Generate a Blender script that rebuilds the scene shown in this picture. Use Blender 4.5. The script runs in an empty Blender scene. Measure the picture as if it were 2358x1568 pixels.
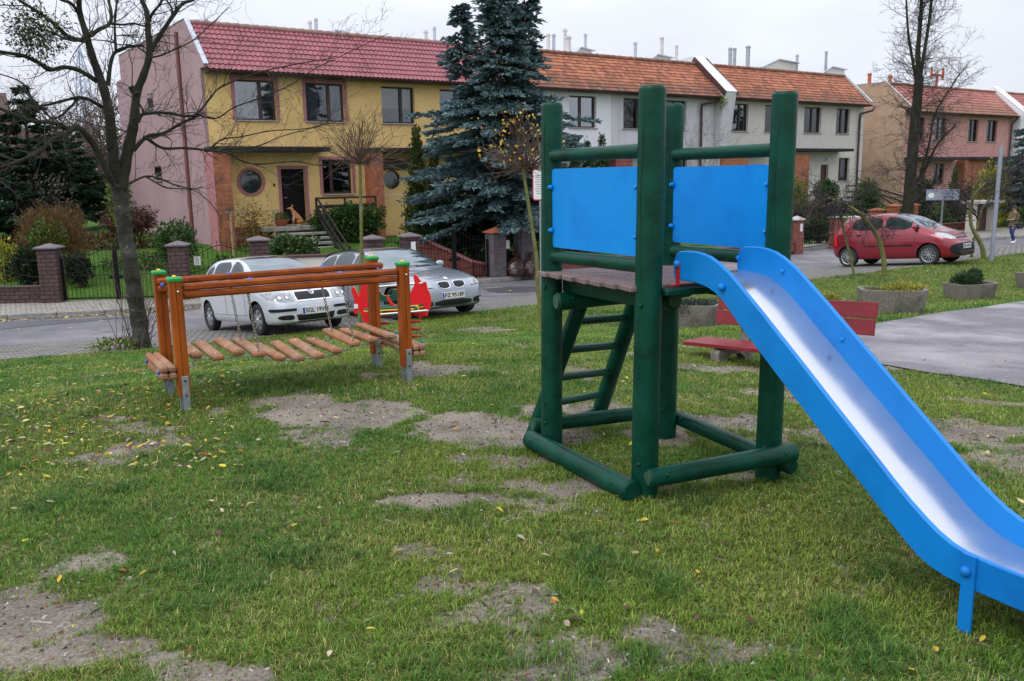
import bpy, bmesh, math, random
import numpy as np
from mathutils import Vector, Matrix
from mathutils.bvhtree import BVHTree

R = math.radians
PI = math.pi
sc = bpy.context.scene
COL = sc.collection

# ------------------------------------------------------------------ camera
IW, IH = 2358.0, 1568.0          # size of the photograph as measured
FOC = 2020.0                     # focal length in those pixels
PITCH, ROLL, EYE = R(10.55), R(1.0), 1.68
FW = Vector((0, math.cos(PITCH), -math.sin(PITCH)))
R0 = Vector((1, 0, 0)); U0 = R0.cross(FW)
RT = math.cos(ROLL) * R0 - math.sin(ROLL) * U0
UP = math.sin(ROLL) * R0 + math.cos(ROLL) * U0
cam_d = bpy.data.cameras.new('camera')
cam = bpy.data.objects.new('camera', cam_d)
COL.objects.link(cam)
cam.matrix_world = Matrix(((RT.x, UP.x, -FW.x, 0), (RT.y, UP.y, -FW.y, 0), (RT.z, UP.z, -FW.z, EYE), (0, 0, 0, 1)))
cam_d.sensor_width = 23.5
cam_d.lens = 23.5 * FOC / IW
cam_d.clip_start = 0.05
cam_d.clip_end = 3000
cam_d.dof.use_dof = True
cam_d.dof.focus_distance = 5.2
cam_d.dof.aperture_fstop = 9.0
sc.camera = cam

# ------------------------------------------------------------------ sky, sun, exposure
SUN_EL, SUN_AZ = 50, 228         # a veiled sun, high and behind the camera
w = bpy.data.worlds.new('World'); sc.world = w; w.use_nodes = True
nt = w.node_tree; nt.nodes.clear()
out = nt.nodes.new('ShaderNodeOutputWorld'); bg = nt.nodes.new('ShaderNodeBackground')
sky = nt.nodes.new('ShaderNodeTexSky'); sky.sky_type = 'NISHITA'; sky.sun_disc = False
sky.sun_elevation = R(SUN_EL); sky.sun_rotation = R(SUN_AZ)
sky.air_density = 1.0; sky.dust_density = 4.0; sky.ozone_density = 1.0
hs = nt.nodes.new('ShaderNodeHueSaturation'); hs.inputs['Saturation'].default_value = 0.12
# a closed cloud deck: even, a little brighter overhead, with soft lumps
tc = nt.nodes.new('ShaderNodeTexCoord')
sep = nt.nodes.new('ShaderNodeSeparateXYZ')
mr = nt.nodes.new('ShaderNodeMapRange'); mr.inputs[1].default_value = -0.02; mr.inputs[2].default_value = 1.0
mr.inputs[3].default_value = 8.2; mr.inputs[4].default_value = 18.5
noi = nt.nodes.new('ShaderNodeTexNoise'); noi.inputs['Scale'].default_value = 2.4; noi.inputs['Detail'].default_value = 5
mp = nt.nodes.new('ShaderNodeMapping'); mp.inputs['Scale'].default_value = (1, 1, 3.2)
nr = nt.nodes.new('ShaderNodeMapRange'); nr.inputs[1].default_value = 0.35; nr.inputs[2].default_value = 0.65
nr.inputs[3].default_value = 0.88; nr.inputs[4].default_value = 1.07
mu = nt.nodes.new('ShaderNodeMath'); mu.operation = 'MULTIPLY'
vm = nt.nodes.new('ShaderNodeVectorMath'); vm.operation = 'SCALE'; vm.inputs[0].default_value = (0.90, 0.945, 1.06)
mix = nt.nodes.new('ShaderNodeMixRGB'); mix.inputs[0].default_value = 0.88
L = nt.links.new
L(tc.outputs['Generated'], sep.inputs[0]); L(sep.outputs['Z'], mr.inputs[0])
L(tc.outputs['Generated'], mp.inputs['Vector']); L(mp.outputs[0], noi.inputs['Vector'])
L(noi.outputs['Fac'], nr.inputs[0]); L(mr.outputs[0], mu.inputs[0]); L(nr.outputs[0], mu.inputs[1])
L(mu.outputs[0], vm.inputs['Scale'])
L(sky.outputs[0], hs.inputs['Color']); L(hs.outputs[0], mix.inputs[1]); L(vm.outputs[0], mix.inputs[2])
L(mix.outputs[0], bg.inputs['Color']); bg.inputs['Strength'].default_value = 0.10
L(bg.outputs[0], out.inputs['Surface'])

sun_d = bpy.data.lights.new('sun', 'SUN'); sun_d.energy = 1.0; sun_d.angle = R(22); sun_d.color = (1, 0.97, 0.93)
sun = bpy.data.objects.new('sun', sun_d); COL.objects.link(sun)
az = R(SUN_AZ)
sdir = Vector((math.sin(az) * math.cos(R(SUN_EL)), math.cos(az) * math.cos(R(SUN_EL)), math.sin(R(SUN_EL))))
sun.rotation_euler = sdir.to_track_quat('Z', 'Y').to_euler()

sc.view_settings.view_transform = 'Standard'; sc.view_settings.look = 'None'
sc.view_settings.exposure = 0.14; sc.view_settings.gamma = 1.0
sc.render.resolution_x = 1024; sc.render.resolution_y = 681
sc.render.engine = 'CYCLES'
sc.cycles.max_bounces = 6; sc.cycles.transparent_max_bounces = 12
sc.cycles.sample_clamp_indirect = 6

# ------------------------------------------------------------------ geometry of the place
# street frame: t runs along the house row, s runs from the playground to the houses
AZ = R(55.11)
UT = Vector((math.sin(AZ), math.cos(AZ), 0)); NS = Vector((-UT.y, UT.x, 0))
TH = PI / 2 - AZ
def TS(t, s, z=0.0): return Vector((UT.x * t + NS.x * s, UT.y * t + NS.y * s, z))
def ts_of(x, y): return x * UT.x + y * UT.y, x * NS.x + y * NS.y
def ray(px, py): return FW + RT * ((px - IW / 2) / FOC) - UP * ((py - IH / 2) / FOC)
def hz(px, py, z):
    d = ray(px, py); k = (z - EYE) / d.z; return Vector((0, 0, EYE)) + d * k
def atd(px, py, Y):               # where a sight line meets the upright plane y = Y
    d = ray(px, py); return Vector((0, 0, EYE)) + d * (Y / d.y)
def ats(px, py, s):               # ... or the upright plane s = const
    d = ray(px, py); k = s / (d.x * NS.x + d.y * NS.y); return Vector((0, 0, EYE)) + d * k
EDGE_T = np.array([-40, -15, -4, 1.15, 2.95, 5.1, 11.4, 19, 21.7, 30, 60, 120.])
EDGE_S = np.array([38, 25.0, 18.6, 15.9, 15.35, 15.1, 15.1, 14.0, 13.9, 13.9, 13, 10.])
def smooth(x): x = np.clip(x, 0, 1); return x * x * (3 - 2 * x)
def TER(x, y):                    # lawn height, numpy friendly
    x = np.asarray(x, float); y = np.asarray(y, float)
    t = x * UT.x + y * UT.y; s = x * NS.x + y * NS.y
    e = np.interp(t, EDGE_T, EDGE_S)
    q = np.clip((s - 7.2) / (e - 7.2), 0, 1)
    zl = -1.05 * (q * 0.75 + 0.25 * smooth(q)) * smooth(q * 5)
    zt = -0.075 * np.clip(t - 4.0, 0, 4) - 0.045 * np.maximum(0, t - 8.0)
    z = np.maximum(zl + zt, -1.05)
    z = np.where(s > e, -1.05 - 0.40 * np.clip((s - e) / 4.6, 0, 1), z)
    z = z + 0.012 * np.sin(x * 2.1 + 1) * np.cos(y * 1.7) * np.clip((s < e) * 1.0, 0, 1)
    return z
def ter(x, y): return float(TER(x, y))
def G(px, py, dz=0.0):            # sight line on the terrain
    d = ray(px, py); p = Vector((0, 0, EYE)); k = 1.0
    while k < 200:
        q = p + d * k
        if q.z <= ter(q.x, q.y) + dz: break
        k += 0.03
    return p + d * k

def value_noise(x, y, scale, seed=0):
    x = np.asarray(x) * scale; y = np.asarray(y) * scale
    xi = np.floor(x).astype(np.int64); yi = np.floor(y).astype(np.int64)
    fx = x - xi; fy = y - yi; fx = fx * fx * (3 - 2 * fx); fy = fy * fy * (3 - 2 * fy)
    def h(a, b):
        n = (a * 374761393 + b * 668265263 + seed * 1274126177) & 0x7fffffff
        n = ((n ^ (n >> 13)) * 1274126177) & 0x7fffffff
        return ((n ^ (n >> 16)) & 0xffff) / 65535.0
    return (h(xi, yi) * (1 - fx) + h(xi + 1, yi) * fx) * (1 - fy) + (h(xi, yi + 1) * (1 - fx) + h(xi + 1, yi + 1) * fx) * fy
def fbm(x, y, scale, seed=0, o=4):
    r = 0; a = 0.5; tot = 0
    for i in range(o):
        r = r + a * value_noise(x, y, scale * 2 ** i, seed + i * 7); tot += a; a *= 0.55
    return r / tot

# ------------------------------------------------------------------ mesh builder
class MB:
    def __init__(s): s.v = []; s.f = []; s.m = []; s.uv = None
    def add(s, verts, faces, mi=0):
        o = len(s.v); s.v.extend([tuple(v) for v in verts]); s.f.extend([tuple(i + o for i in f) for f in faces]); s.m.extend([mi] * len(faces))
    def box(s, c, d, rot=None, mi=0, bev=0.0):
        hx, hy, hz_ = d[0] / 2, d[1] / 2, d[2] / 2
        if bev > 0:
            b = min(bev, hx * .9, hy * .9, hz_ * .9); vs = []; idx = {}
            for sx in (-1, 1):
                for sy in (-1, 1):
                    for sz in (-1, 1):
                        for k in range(3):
                            q = [sx * hx, sy * hy, sz * hz_]
                            for j in range(3):
                                if j != k: q[j] -= (sx, sy, sz)[j] * b
                            idx[(sx, sy, sz, k)] = len(vs); vs.append(Vector(q))
            fs = []
            for k in range(3):
                a, c2 = [(1, 2), (2, 0), (0, 1)][k]
                for sg in (-1, 1):
                    loop = []
                    for (p, q) in ((-1, -1), (1, -1), (1, 1), (-1, 1)):
                        e = [0, 0, 0]; e[k] = sg; e[a] = p; e[c2] = q; loop.append(idx[(e[0], e[1], e[2], k)])
                    fs.append(loop if sg > 0 else loop[::-1])
            for k in range(3):   # edges along axis k
                a, c2 = [(1, 2), (2, 0), (0, 1)][k]
                for p in (-1, 1):
                    for q in (-1, 1):
                        e0 = [0, 0, 0]; e0[k] = -1; e0[a] = p; e0[c2] = q; e1 = list(e0); e1[k] = 1
                        fs.append([idx[(*e0, a)], idx[(*e1, a)], idx[(*e1, c2)], idx[(*e0, c2)]][::(1 if p * q > 0 else -1)])
            for sx in (-1, 1):
                for sy in (-1, 1):
                    for sz in (-1, 1):
                        l = [idx[(sx, sy, sz, 0)], idx[(sx, sy, sz, 1)], idx[(sx, sy, sz, 2)]]
                        fs.append(l if sx * sy * sz > 0 else l[::-1])
        else:
            vs = [Vector((x, y, z)) for x in (-hx, hx) for y in (-hy, hy) for z in (-hz_, hz_)]
            fs = [(0, 1, 3, 2), (4, 6, 7, 5), (0, 4, 5, 1), (2, 3, 7, 6), (0, 2, 6, 4), (1, 5, 7, 3)]
        c = Vector(c)
        if rot is not None: vs = [rot @ v for v in vs]
        s.add([v + c for v in vs], fs, mi)
    def bar(s, p0, p1, w_, h_, up=(0, 0, 1), mi=0, bev=0.0):
        p0 = Vector(p0); p1 = Vector(p1); d = p1 - p0; l = d.length; x = d.normalized(); u = Vector(up)
        y = u.cross(x)
        if y.length < 1e-5: y = Vector((0, 1, 0)).cross(x)
        y.normalize(); z = x.cross(y)
        m = Matrix((x, y, z)).transposed()
        s.box((p0 + p1) / 2, (l, w_, h_), m, mi, bev)
    def tube(s, pts, rad, seg=8, mi=0, cap=True, squash=None):
        pts = [Vector(p) for p in pts]; n = len(pts)
        if not hasattr(rad, '__len__'): rad = [rad] * n
        rings = []; prev = None
        for i, p in enumerate(pts):
            d = (pts[min(i + 1, n - 1)] - pts[max(i - 1, 0)])
            if d.length < 1e-9: d = Vector((0, 0, 1))
            d.normalize()
            if prev is None:
                a = Vector((0, 0, 1)) if abs(d.z) < 0.9 else Vector((1, 0, 0)); u = d.cross(a).normalized()
            else:
                u = prev - d * prev.dot(d)
                if u.length < 1e-6: u = d.orthogonal()
                u.normalize()
            prev = u; v = d.cross(u)
            rings.append([p + (u * math.cos(2 * PI * k / seg) + v * math.sin(2 * PI * k / seg)) * rad[i] for k in range(seg)])
        o = len(s.v)
        for r_ in rings: s.v.extend([tuple(q) for q in r_])
        for i in range(n - 1):
            for k in range(seg):
                a = o + i * seg + k; b = o + i * seg + (k + 1) % seg
                s.f.append((a, b, b + seg, a + seg)); s.m.append(mi)
        if cap:
            s.f.append(tuple(o + k for k in range(seg))[::-1]); s.m.append(mi)
            s.f.append(tuple(o + (n - 1) * seg + k for k in range(seg))); s.m.append(mi)
    def log(s, p0, p1, r0, r1=None, seg=20, mi=0, bev=0.012):     # round timber with eased ends
        r1 = r0 if r1 is None else r1
        p0 = Vector(p0); p1 = Vector(p1); d = (p1 - p0).normalized()
        n = max(3, int((p1 - p0).length / 0.25)); pts = [p0, p0 + d * bev]; rad = [r0 - bev, r0]
        for i in range(1, n): k = i / n; pts.append(p0.lerp(p1, k)); rad.append((r0 + (r1 - r0) * k) * (1 + random.uniform(-.012, .012)))
        pts += [p1 - d * bev, p1]; rad += [r1, r1 - bev]
        s.tube(pts, rad, seg, mi)
    def lathe(s, prof, c=(0, 0, 0), seg=24, mi=0, axis='z', rot=None):
        o = len(s.v); c = Vector(c)
        for (r_, z) in prof:
            for k in range(seg):
                a = 2 * PI * k / seg
                q = Vector((r_ * math.cos(a), r_ * math.sin(a), z))
                if axis == 'y': q = Vector((q.x, q.z, q.y))
                if axis == 'x': q = Vector((q.z, q.x, q.y))
                if rot is not None: q = rot @ q
                s.v.append(tuple(q + c))
        for i in range(len(prof) - 1):
            for k in range(seg):
                a = o + i * seg + k; b = o + i * seg + (k + 1) % seg
                s.f.append((a, b, b + seg, a + seg)); s.m.append(mi)
    def prism(s, poly, h, m=None, mi=0, off=0.0):      # poly in local xy, thickness along z from off to off+h
        n = len(poly); vs = [Vector((x, y, off)) for x, y in poly] + [Vector((x, y, off + h)) for x, y in poly]
        if m is not None: vs = [m @ v for v in vs]
        fs = [tuple(range(n))[::-1], tuple(range(n, 2 * n))] + [(i, (i + 1) % n, n + (i + 1) % n, n + i) for i in range(n)]
        s.add(vs, fs, mi)
    def sphere(s, c, r_, seg=12, mi=0, sc_=(1, 1, 1)):
        rings = max(4, seg // 2)
        prof = [(max(1e-4, r_ * math.sin(PI * i / rings)), -r_ * math.cos(PI * i / rings)) for i in range(rings + 1)]
        o = len(s.v); s.lathe(prof, (0, 0, 0), seg, mi)
        for i in range(o, len(s.v)):
            v = s.v[i]; s.v[i] = (v[0] * sc_[0] + c[0], v[1] * sc_[1] + c[1], v[2] * sc_[2] + c[2])
    def pieces(s):
        par = list(range(len(s.v)))
        def fd(a):
            while par[a] != a: par[a] = par[par[a]]; a = par[a]
            return a
        for f in s.f:
            r_ = fd(f[0])
            for i in f[1:]: par[fd(i)] = r_
        gr = {}
        for k, f in enumerate(s.f): gr.setdefault(fd(f[0]), []).append(k)
        out_ = []
        for ks in gr.values():
            q = MB(); mp_ = {}
            for k in ks:
                nf = []
                for i in s.f[k]:
                    if i not in mp_: mp_[i] = len(q.v); q.v.append(s.v[i])
                    nf.append(mp_[i])
                q.f.append(tuple(nf)); q.m.append(s.m[k])
            out_.append(q)
        return out_
    def build(s, name, mats, parent=None, smooth_=False, recalc=True, loc=None):
        if name in ('bolt', 'screw', 'blue_cap', 'plug', 'side_block', 'steel_foot', 'bracket') and len(s.f) > 20:
            ps = s.pieces()
            if name != 'bracket' and 1 < len(ps) < 8:
                for q in ps: o = q.build(name, mats, parent, smooth_, recalc, loc)
                return o
        me = bpy.data.meshes.new(name); me.from_pydata(s.v, [], s.f)
        if not isinstance(mats, (list, tuple)): mats = [mats]
        for m_ in mats: me.materials.append(m_)
        if len(mats) > 1: me.polygons.foreach_set('material_index', s.m)
        if s.uv is not None:
            l = me.uv_layers.new(name='UVMap'); idx = np.empty(len(me.loops), np.int32); me.loops.foreach_get('vertex_index', idx)
            l.data.foreach_set('uv', np.asarray(s.uv, np.float32)[idx].ravel())
        if recalc:
            bm = bmesh.new(); bm.from_mesh(me); bmesh.ops.recalc_face_normals(bm, faces=bm.faces); bm.to_mesh(me); bm.free()
        if smooth_:
            me.polygons.foreach_set('use_smooth', [True] * len(me.polygons))
            try: me.set_sharp_from_angle(angle=R(38 if smooth_ is True else smooth_))
            except Exception: pass
        me.update()
        o = bpy.data.objects.new(name, me); COL.objects.link(o)
        if parent is not None: o.parent = parent
        if loc is not None: o.location = loc
        return o

def fast_mesh(name, verts, faces_flat, nper, mat_, parent=None, attr=None, smooth_=False):
    """verts Nx3 array; faces_flat int array of equal sized faces (nper) or (loops, sizes)"""
    me = bpy.data.meshes.new(name); verts = np.asarray(verts, np.float32)
    me.vertices.add(len(verts)); me.vertices.foreach_set('co', verts.ravel())
    ff = np.asarray(faces_flat, np.int32).ravel(); nf = len(ff) // nper
    me.loops.add(len(ff)); me.loops.foreach_set('vertex_index', ff)
    me.polygons.add(nf); me.polygons.foreach_set('loop_start', np.arange(nf, dtype=np.int32) * nper)
    if hasattr(me.polygons[0], 'loop_total'):
        try: me.polygons.foreach_set('loop_total', np.full(nf, nper, np.int32))
        except Exception: pass
    if smooth_: me.polygons.foreach_set('use_smooth', [True] * nf)
    me.update(calc_edges=True)
    if attr is not None:
        for an, av in attr.items():
            a = me.attributes.new(an, 'FLOAT_COLOR', 'POINT'); c = np.ones((len(verts), 4), np.float32); c[:, :3] = av
            a.data.foreach_set('color', c.ravel())
    me.materials.append(mat_)
    o = bpy.data.objects.new(name, me); COL.objects.link(o)
    if parent is not None: o.parent = parent
    return o

def tag(o, label, cat, group=None, kind=None):
    if label: o['label'] = label
    if cat: o['category'] = cat
    if group: o['group'] = group
    if kind: o['kind'] = kind
    return o
def thing(name, label, cat, loc=(0, 0, 0), rotz=0.0, group=None, mw=None):
    o = bpy.data.objects.new(name, None); COL.objects.link(o); o.empty_display_size = 0.2
    if mw is not None: o.matrix_world = mw
    else: o.location = loc; o.rotation_euler = (0, 0, rotz)
    return tag(o, label, cat, group)
def copy_thing(root, loc, rotz, label, group=None):
    r = root.copy(); COL.objects.link(r); r.location = loc; r.rotation_euler = (0, 0, rotz); r['label'] = label
    if group: r['group'] = group
    for ch in list(root.children):
        c = ch.copy(); COL.objects.link(c); c.parent = r
        for g in list(ch.children):
            d = g.copy(); COL.objects.link(d); d.parent = c
    return r
# ------------------------------------------------------------------ materials
def nodes(m):
    m.use_nodes = True; t = m.node_tree; t.nodes.clear()
    o = t.nodes.new('ShaderNodeOutputMaterial'); b = t.nodes.new('ShaderNodeBsdfPrincipled'); t.links.new(b.outputs[0], o.inputs[0]); return t, b, o
def mat(name, col, rough=0.6, metal=0.0, spec=0.5, var=0.12, vs=3.0, col2=None, c2s=1.2, c2=(0.45, 0.62), bump=0.0, bs=40.0, stretch=(1, 1, 1), coat=0.0, rvar=0.0, bd=0.01, col3=None, c3s=9.0, c3=(0.6, 0.7)):
    m = bpy.data.materials.new(name); t, b, o = nodes(m); N = t.nodes.new; K = t.links.new
    tc_ = N('ShaderNodeTexCoord'); mp_ = N('ShaderNodeMapping'); mp_.inputs['Scale'].default_value = stretch
    K(tc_.outputs['Object'], mp_.inputs['Vector'])
    n1 = N('ShaderNodeTexNoise'); n1.inputs['Scale'].default_value = vs; n1.inputs['Detail'].default_value = 6; K(mp_.outputs[0], n1.inputs['Vector'])
    r1 = N('ShaderNodeMapRange'); r1.inputs[1].default_value = .3; r1.inputs[2].default_value = .7
    r1.inputs[3].default_value = 1 - var; r1.inputs[4].default_value = 1 + var; K(n1.outputs['Fac'], r1.inputs[0])
    cur = None
    rgb = N('ShaderNodeRGB'); rgb.outputs[0].default_value = (*col, 1); cur = rgb.outputs[0]
    for cc, ss, rg in ((col2, c2s, c2), (col3, c3s, c3)):
        if cc is None: continue
        n2 = N('ShaderNodeTexNoise'); n2.inputs['Scale'].default_value = ss; n2.inputs['Detail'].default_value = 7; n2.inputs['Roughness'].default_value = .62; K(mp_.outputs[0], n2.inputs['Vector'])
        r2 = N('ShaderNodeMapRange'); r2.inputs[1].default_value = rg[0]; r2.inputs[2].default_value = rg[1]; K(n2.outputs['Fac'], r2.inputs[0])
        mx = N('ShaderNodeMixRGB'); K(r2.outputs[0], mx.inputs[0]); K(cur, mx.inputs[1]); mx.inputs[2].default_value = (*cc, 1); cur = mx.outputs[0]
    v_ = N('ShaderNodeVectorMath'); v_.operation = 'SCALE'; K(cur, v_.inputs[0]); K(r1.outputs[0], v_.inputs['Scale'])
    K(v_.outputs[0], b.inputs['Base Color'])
    b.inputs['Roughness'].default_value = rough; b.inputs['Metallic'].default_value = metal
    b.inputs['Specular IOR Level'].default_value = spec; b.inputs['Coat Weight'].default_value = coat
    b.inputs['Coat Roughness'].default_value = .04
    if rvar:
        r3 = N('ShaderNodeMapRange'); r3.inputs[1].default_value = .3; r3.inputs[2].default_value = .7; r3.inputs[3].default_value = max(.02, rough - rvar); r3.inputs[4].default_value = rough + rvar
        K(n1.outputs['Fac'], r3.inputs[0]); K(r3.outputs[0], b.inputs['Roughness'])
    if bump:
        n4 = N('ShaderNodeTexNoise'); n4.inputs['Scale'].default_value = bs; n4.inputs['Detail'].default_value = 6; K(mp_.outputs[0], n4.inputs['Vector'])
        bp = N('ShaderNodeBump'); bp.inputs['Strength'].default_value = bump; bp.inputs['Distance'].default_value = bd; K(n4.outputs['Fac'], bp.inputs['Height']); K(bp.outputs[0], b.inputs['Normal'])
    return m
def brick_mat(name, c1, c2, mortar, bw=.25, bh=.075, ms=.008, rough=.85, bump=.5, offs=(0, 0, 0), floor_=False, stain=None, rot=0.0, frq=2):
    m = bpy.data.materials.new(name); t, b, o = nodes(m); N = t.nodes.new; K = t.links.new
    tc_ = N('ShaderNodeTexCoord'); se = N('ShaderNodeSeparateXYZ'); co = N('ShaderNodeCombineXYZ'); K(tc_.outputs['Object'], se.inputs[0])
    if floor_:
        mp_ = N('ShaderNodeMapping'); mp_.inputs['Rotation'].default_value = (0, 0, rot); K(tc_.outputs['Object'], mp_.inputs[0]); vec = mp_.outputs[0]
    else:
        ad = N('ShaderNodeMath'); ad.operation = 'ADD'; K(se.outputs['X'], ad.inputs[0]); K(se.outputs['Y'], ad.inputs[1])
        K(ad.outputs[0], co.inputs['X']); K(se.outputs['Z'], co.inputs['Y']); vec = co.outputs[0]
    br = N('ShaderNodeTexBrick'); K(vec, br.inputs['Vector']); br.inputs['Scale'].default_value = 1
    br.inputs['Brick Width'].default_value = bw; br.inputs['Row Height'].default_value = bh; br.inputs['Mortar Size'].default_value = ms
    br.inputs['Mortar Smooth'].default_value = .3; br.inputs['Bias'].default_value = 0
    br.inputs['Color1'].default_value = (*c1, 1); br.inputs['Color2'].default_value = (*c2, 1); br.inputs['Mortar'].default_value = (*mortar, 1)
    br.offset_frequency = frq
    n1 = N('ShaderNodeTexNoise'); n1.inputs['Scale'].default_value = 6; n1.inputs['Detail'].default_value = 8; K(tc_.outputs['Object'], n1.inputs['Vector'])
    r1 = N('ShaderNodeMapRange'); r1.inputs[1].default_value = .3; r1.inputs[2].default_value = .7; r1.inputs[3].default_value = .72; r1.inputs[4].default_value = 1.22; K(n1.outputs['Fac'], r1.inputs[0])
    v_ = N('ShaderNodeVectorMath'); v_.operation = 'SCALE'; K(br.outputs['Color'], v_.inputs[0]); K(r1.outputs[0], v_.inputs['Scale']); cur = v_.outputs[0]
    if stain:
        n2 = N('ShaderNodeTexNoise'); n2.inputs['Scale'].default_value = stain[1]; n2.inputs['Detail'].default_value = 6; K(tc_.outputs['Object'], n2.inputs['Vector'])
        r2 = N('ShaderNodeMapRange'); r2.inputs[1].default_value = stain[2]; r2.inputs[2].default_value = stain[3]; K(n2.outputs['Fac'], r2.inputs[0])
        mx = N('ShaderNodeMixRGB'); K(r2.outputs[0], mx.inputs[0]); K(cur, mx.inputs[1]); mx.inputs[2].default_value = (*stain[0], 1); cur = mx.outputs[0]
    K(cur, b.inputs['Base Color']); b.inputs['Roughness'].default_value = rough
    bp = N('ShaderNodeBump'); bp.inputs['Strength'].default_value = bump; bp.inputs['Distance'].default_value = .01; bp.invert = True
    n3 = N('ShaderNodeTexNoise'); n3.inputs['Scale'].default_value = 50; K(tc_.outputs['Object'], n3.inputs['Vector'])
    ma = N('ShaderNodeMath'); ma.operation = 'MULTIPLY_ADD'; K(n3.outputs['Fac'], ma.inputs[0]); ma.inputs[1].default_value = -.35; K(br.outputs['Fac'], ma.inputs[2])
    K(ma.outputs[0], bp.inputs['Height']); K(bp.outputs[0], b.inputs['Normal'])
    return m
def tile_mat(name, c1, c2, c3, rough, moss=None):
    m = bpy.data.materials.new(name); t, b, o = nodes(m); N = t.nodes.new; K = t.links.new
    tc_ = N('ShaderNodeTexCoord'); fl = N('ShaderNodeVectorMath'); fl.operation = 'FLOOR'; K(tc_.outputs['UV'], fl.inputs[0])
    wn = N('ShaderNodeTexWhiteNoise'); wn.noise_dimensions = '2D'; K(fl.outputs[0], wn.inputs['Vector'])
    cr = N('ShaderNodeValToRGB'); e = cr.color_ramp.elements; e[0].color = (*c1, 1); e[1].color = (*c3, 1); e[0].position = .1; e[1].position = .95
    e2 = cr.color_ramp.elements.new(.5); e2.color = (*c2, 1); K(wn.outputs['Value'], cr.inputs[0]); cur = cr.outputs[0]
    n1 = N('ShaderNodeTexNoise'); n1.inputs['Scale'].default_value = 1.1; n1.inputs['Detail'].default_value = 8; K(tc_.outputs['Object'], n1.inputs['Vector'])
    r1 = N('ShaderNodeMapRange'); r1.inputs[1].default_value = .3; r1.inputs[2].default_value = .7; r1.inputs[3].default_value = .78; r1.inputs[4].default_value = 1.15; K(n1.outputs['Fac'], r1.inputs[0])
    v_ = N('ShaderNodeVectorMath'); v_.operation = 'SCALE'; K(cur, v_.inputs[0]); K(r1.outputs[0], v_.inputs['Scale']); cur = v_.outputs[0]
    if moss:
        n2 = N('ShaderNodeTexNoise'); n2.inputs['Scale'].default_value = 2.2; n2.inputs['Detail'].default_value = 9; n2.inputs['Roughness'].default_value = .7; K(tc_.outputs['Object'], n2.inputs['Vector'])
        se = N('ShaderNodeSeparateXYZ'); K(tc_.outputs['UV'], se.inputs[0])
        mm = N('ShaderNodeMapRange'); mm.inputs[1].default_value = 11; mm.inputs[2].default_value = 0; mm.inputs[3].default_value = -.2; mm.inputs[4].default_value = .17; K(se.outputs['Y'], mm.inputs[0])
        ad = N('ShaderNodeMath'); ad.operation = 'ADD'; K(n2.outputs['Fac'], ad.inputs[0]); K(mm.outputs[0], ad.inputs[1])
        r2 = N('ShaderNodeMapRange'); r2.inputs[1].default_value = .50; r2.inputs[2].default_value = .72; r2.inputs[4].default_value = .85; K(ad.outputs[0], r2.inputs[0])
        mx = N('ShaderNodeMixRGB'); K(r2.outputs[0], mx.inputs[0]); K(cur, mx.inputs[1]); mx.inputs[2].default_value = (*moss, 1); cur = mx.outputs[0]
    K(cur, b.inputs['Base Color']); b.inputs['Roughness'].default_value = rough
    return m
def attr_mat(name, rough=.6, spec=.3, translucent=.25, attr='Col'):
    m = bpy.data.materials.new(name); t, b, o = nodes(m); N = t.nodes.new; K = t.links.new
    a = N('ShaderNodeAttribute'); a.attribute_name = attr; K(a.outputs['Color'], b.inputs['Base Color'])
    b.inputs['Roughness'].default_value = rough; b.inputs['Specular IOR Level'].default_value = spec
    if translucent:
        tr = N('ShaderNodeBsdfTranslucent'); K(a.outputs['Color'], tr.inputs[0]); mx = N('ShaderNodeMixShader'); mx.inputs[0].default_value = translucent
        K(b.outputs[0], mx.inputs[1]); K(tr.outputs[0], mx.inputs[2]); K(mx.outputs[0], o.inputs[0])
    return m
def glass_mat(name, tint=(.02, .025, .03), fac=.35, rough=.03):
    m = bpy.data.materials.new(name); m.use_nodes = True; t = m.node_tree; t.nodes.clear(); N = t.nodes.new; K = t.links.new
    o = N('ShaderNodeOutputMaterial'); g = N('ShaderNodeBsdfGlossy'); g.inputs['Roughness'].default_value = rough; g.inputs['Color'].default_value = (.95, .97, 1, 1)
    tr = N('ShaderNodeBsdfTransparent'); tr.inputs[0].default_value = (*tint, 1)
    fr = N('ShaderNodeFresnel'); fr.inputs[0].default_value = 1.52
    ma = N('ShaderNodeMath'); ma.operation = 'MULTIPLY_ADD'; K(fr.outputs[0], ma.inputs[0]); ma.inputs[1].default_value = 1.0; ma.inputs[2].default_value = fac; ma.use_clamp = True
    mx = N('ShaderNodeMixShader'); K(ma.outputs[0], mx.inputs[0]); K(tr.outputs[0], mx.inputs[1]); K(g.outputs[0], mx.inputs[2]); K(mx.outputs[0], o.inputs[0])
    return m
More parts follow.
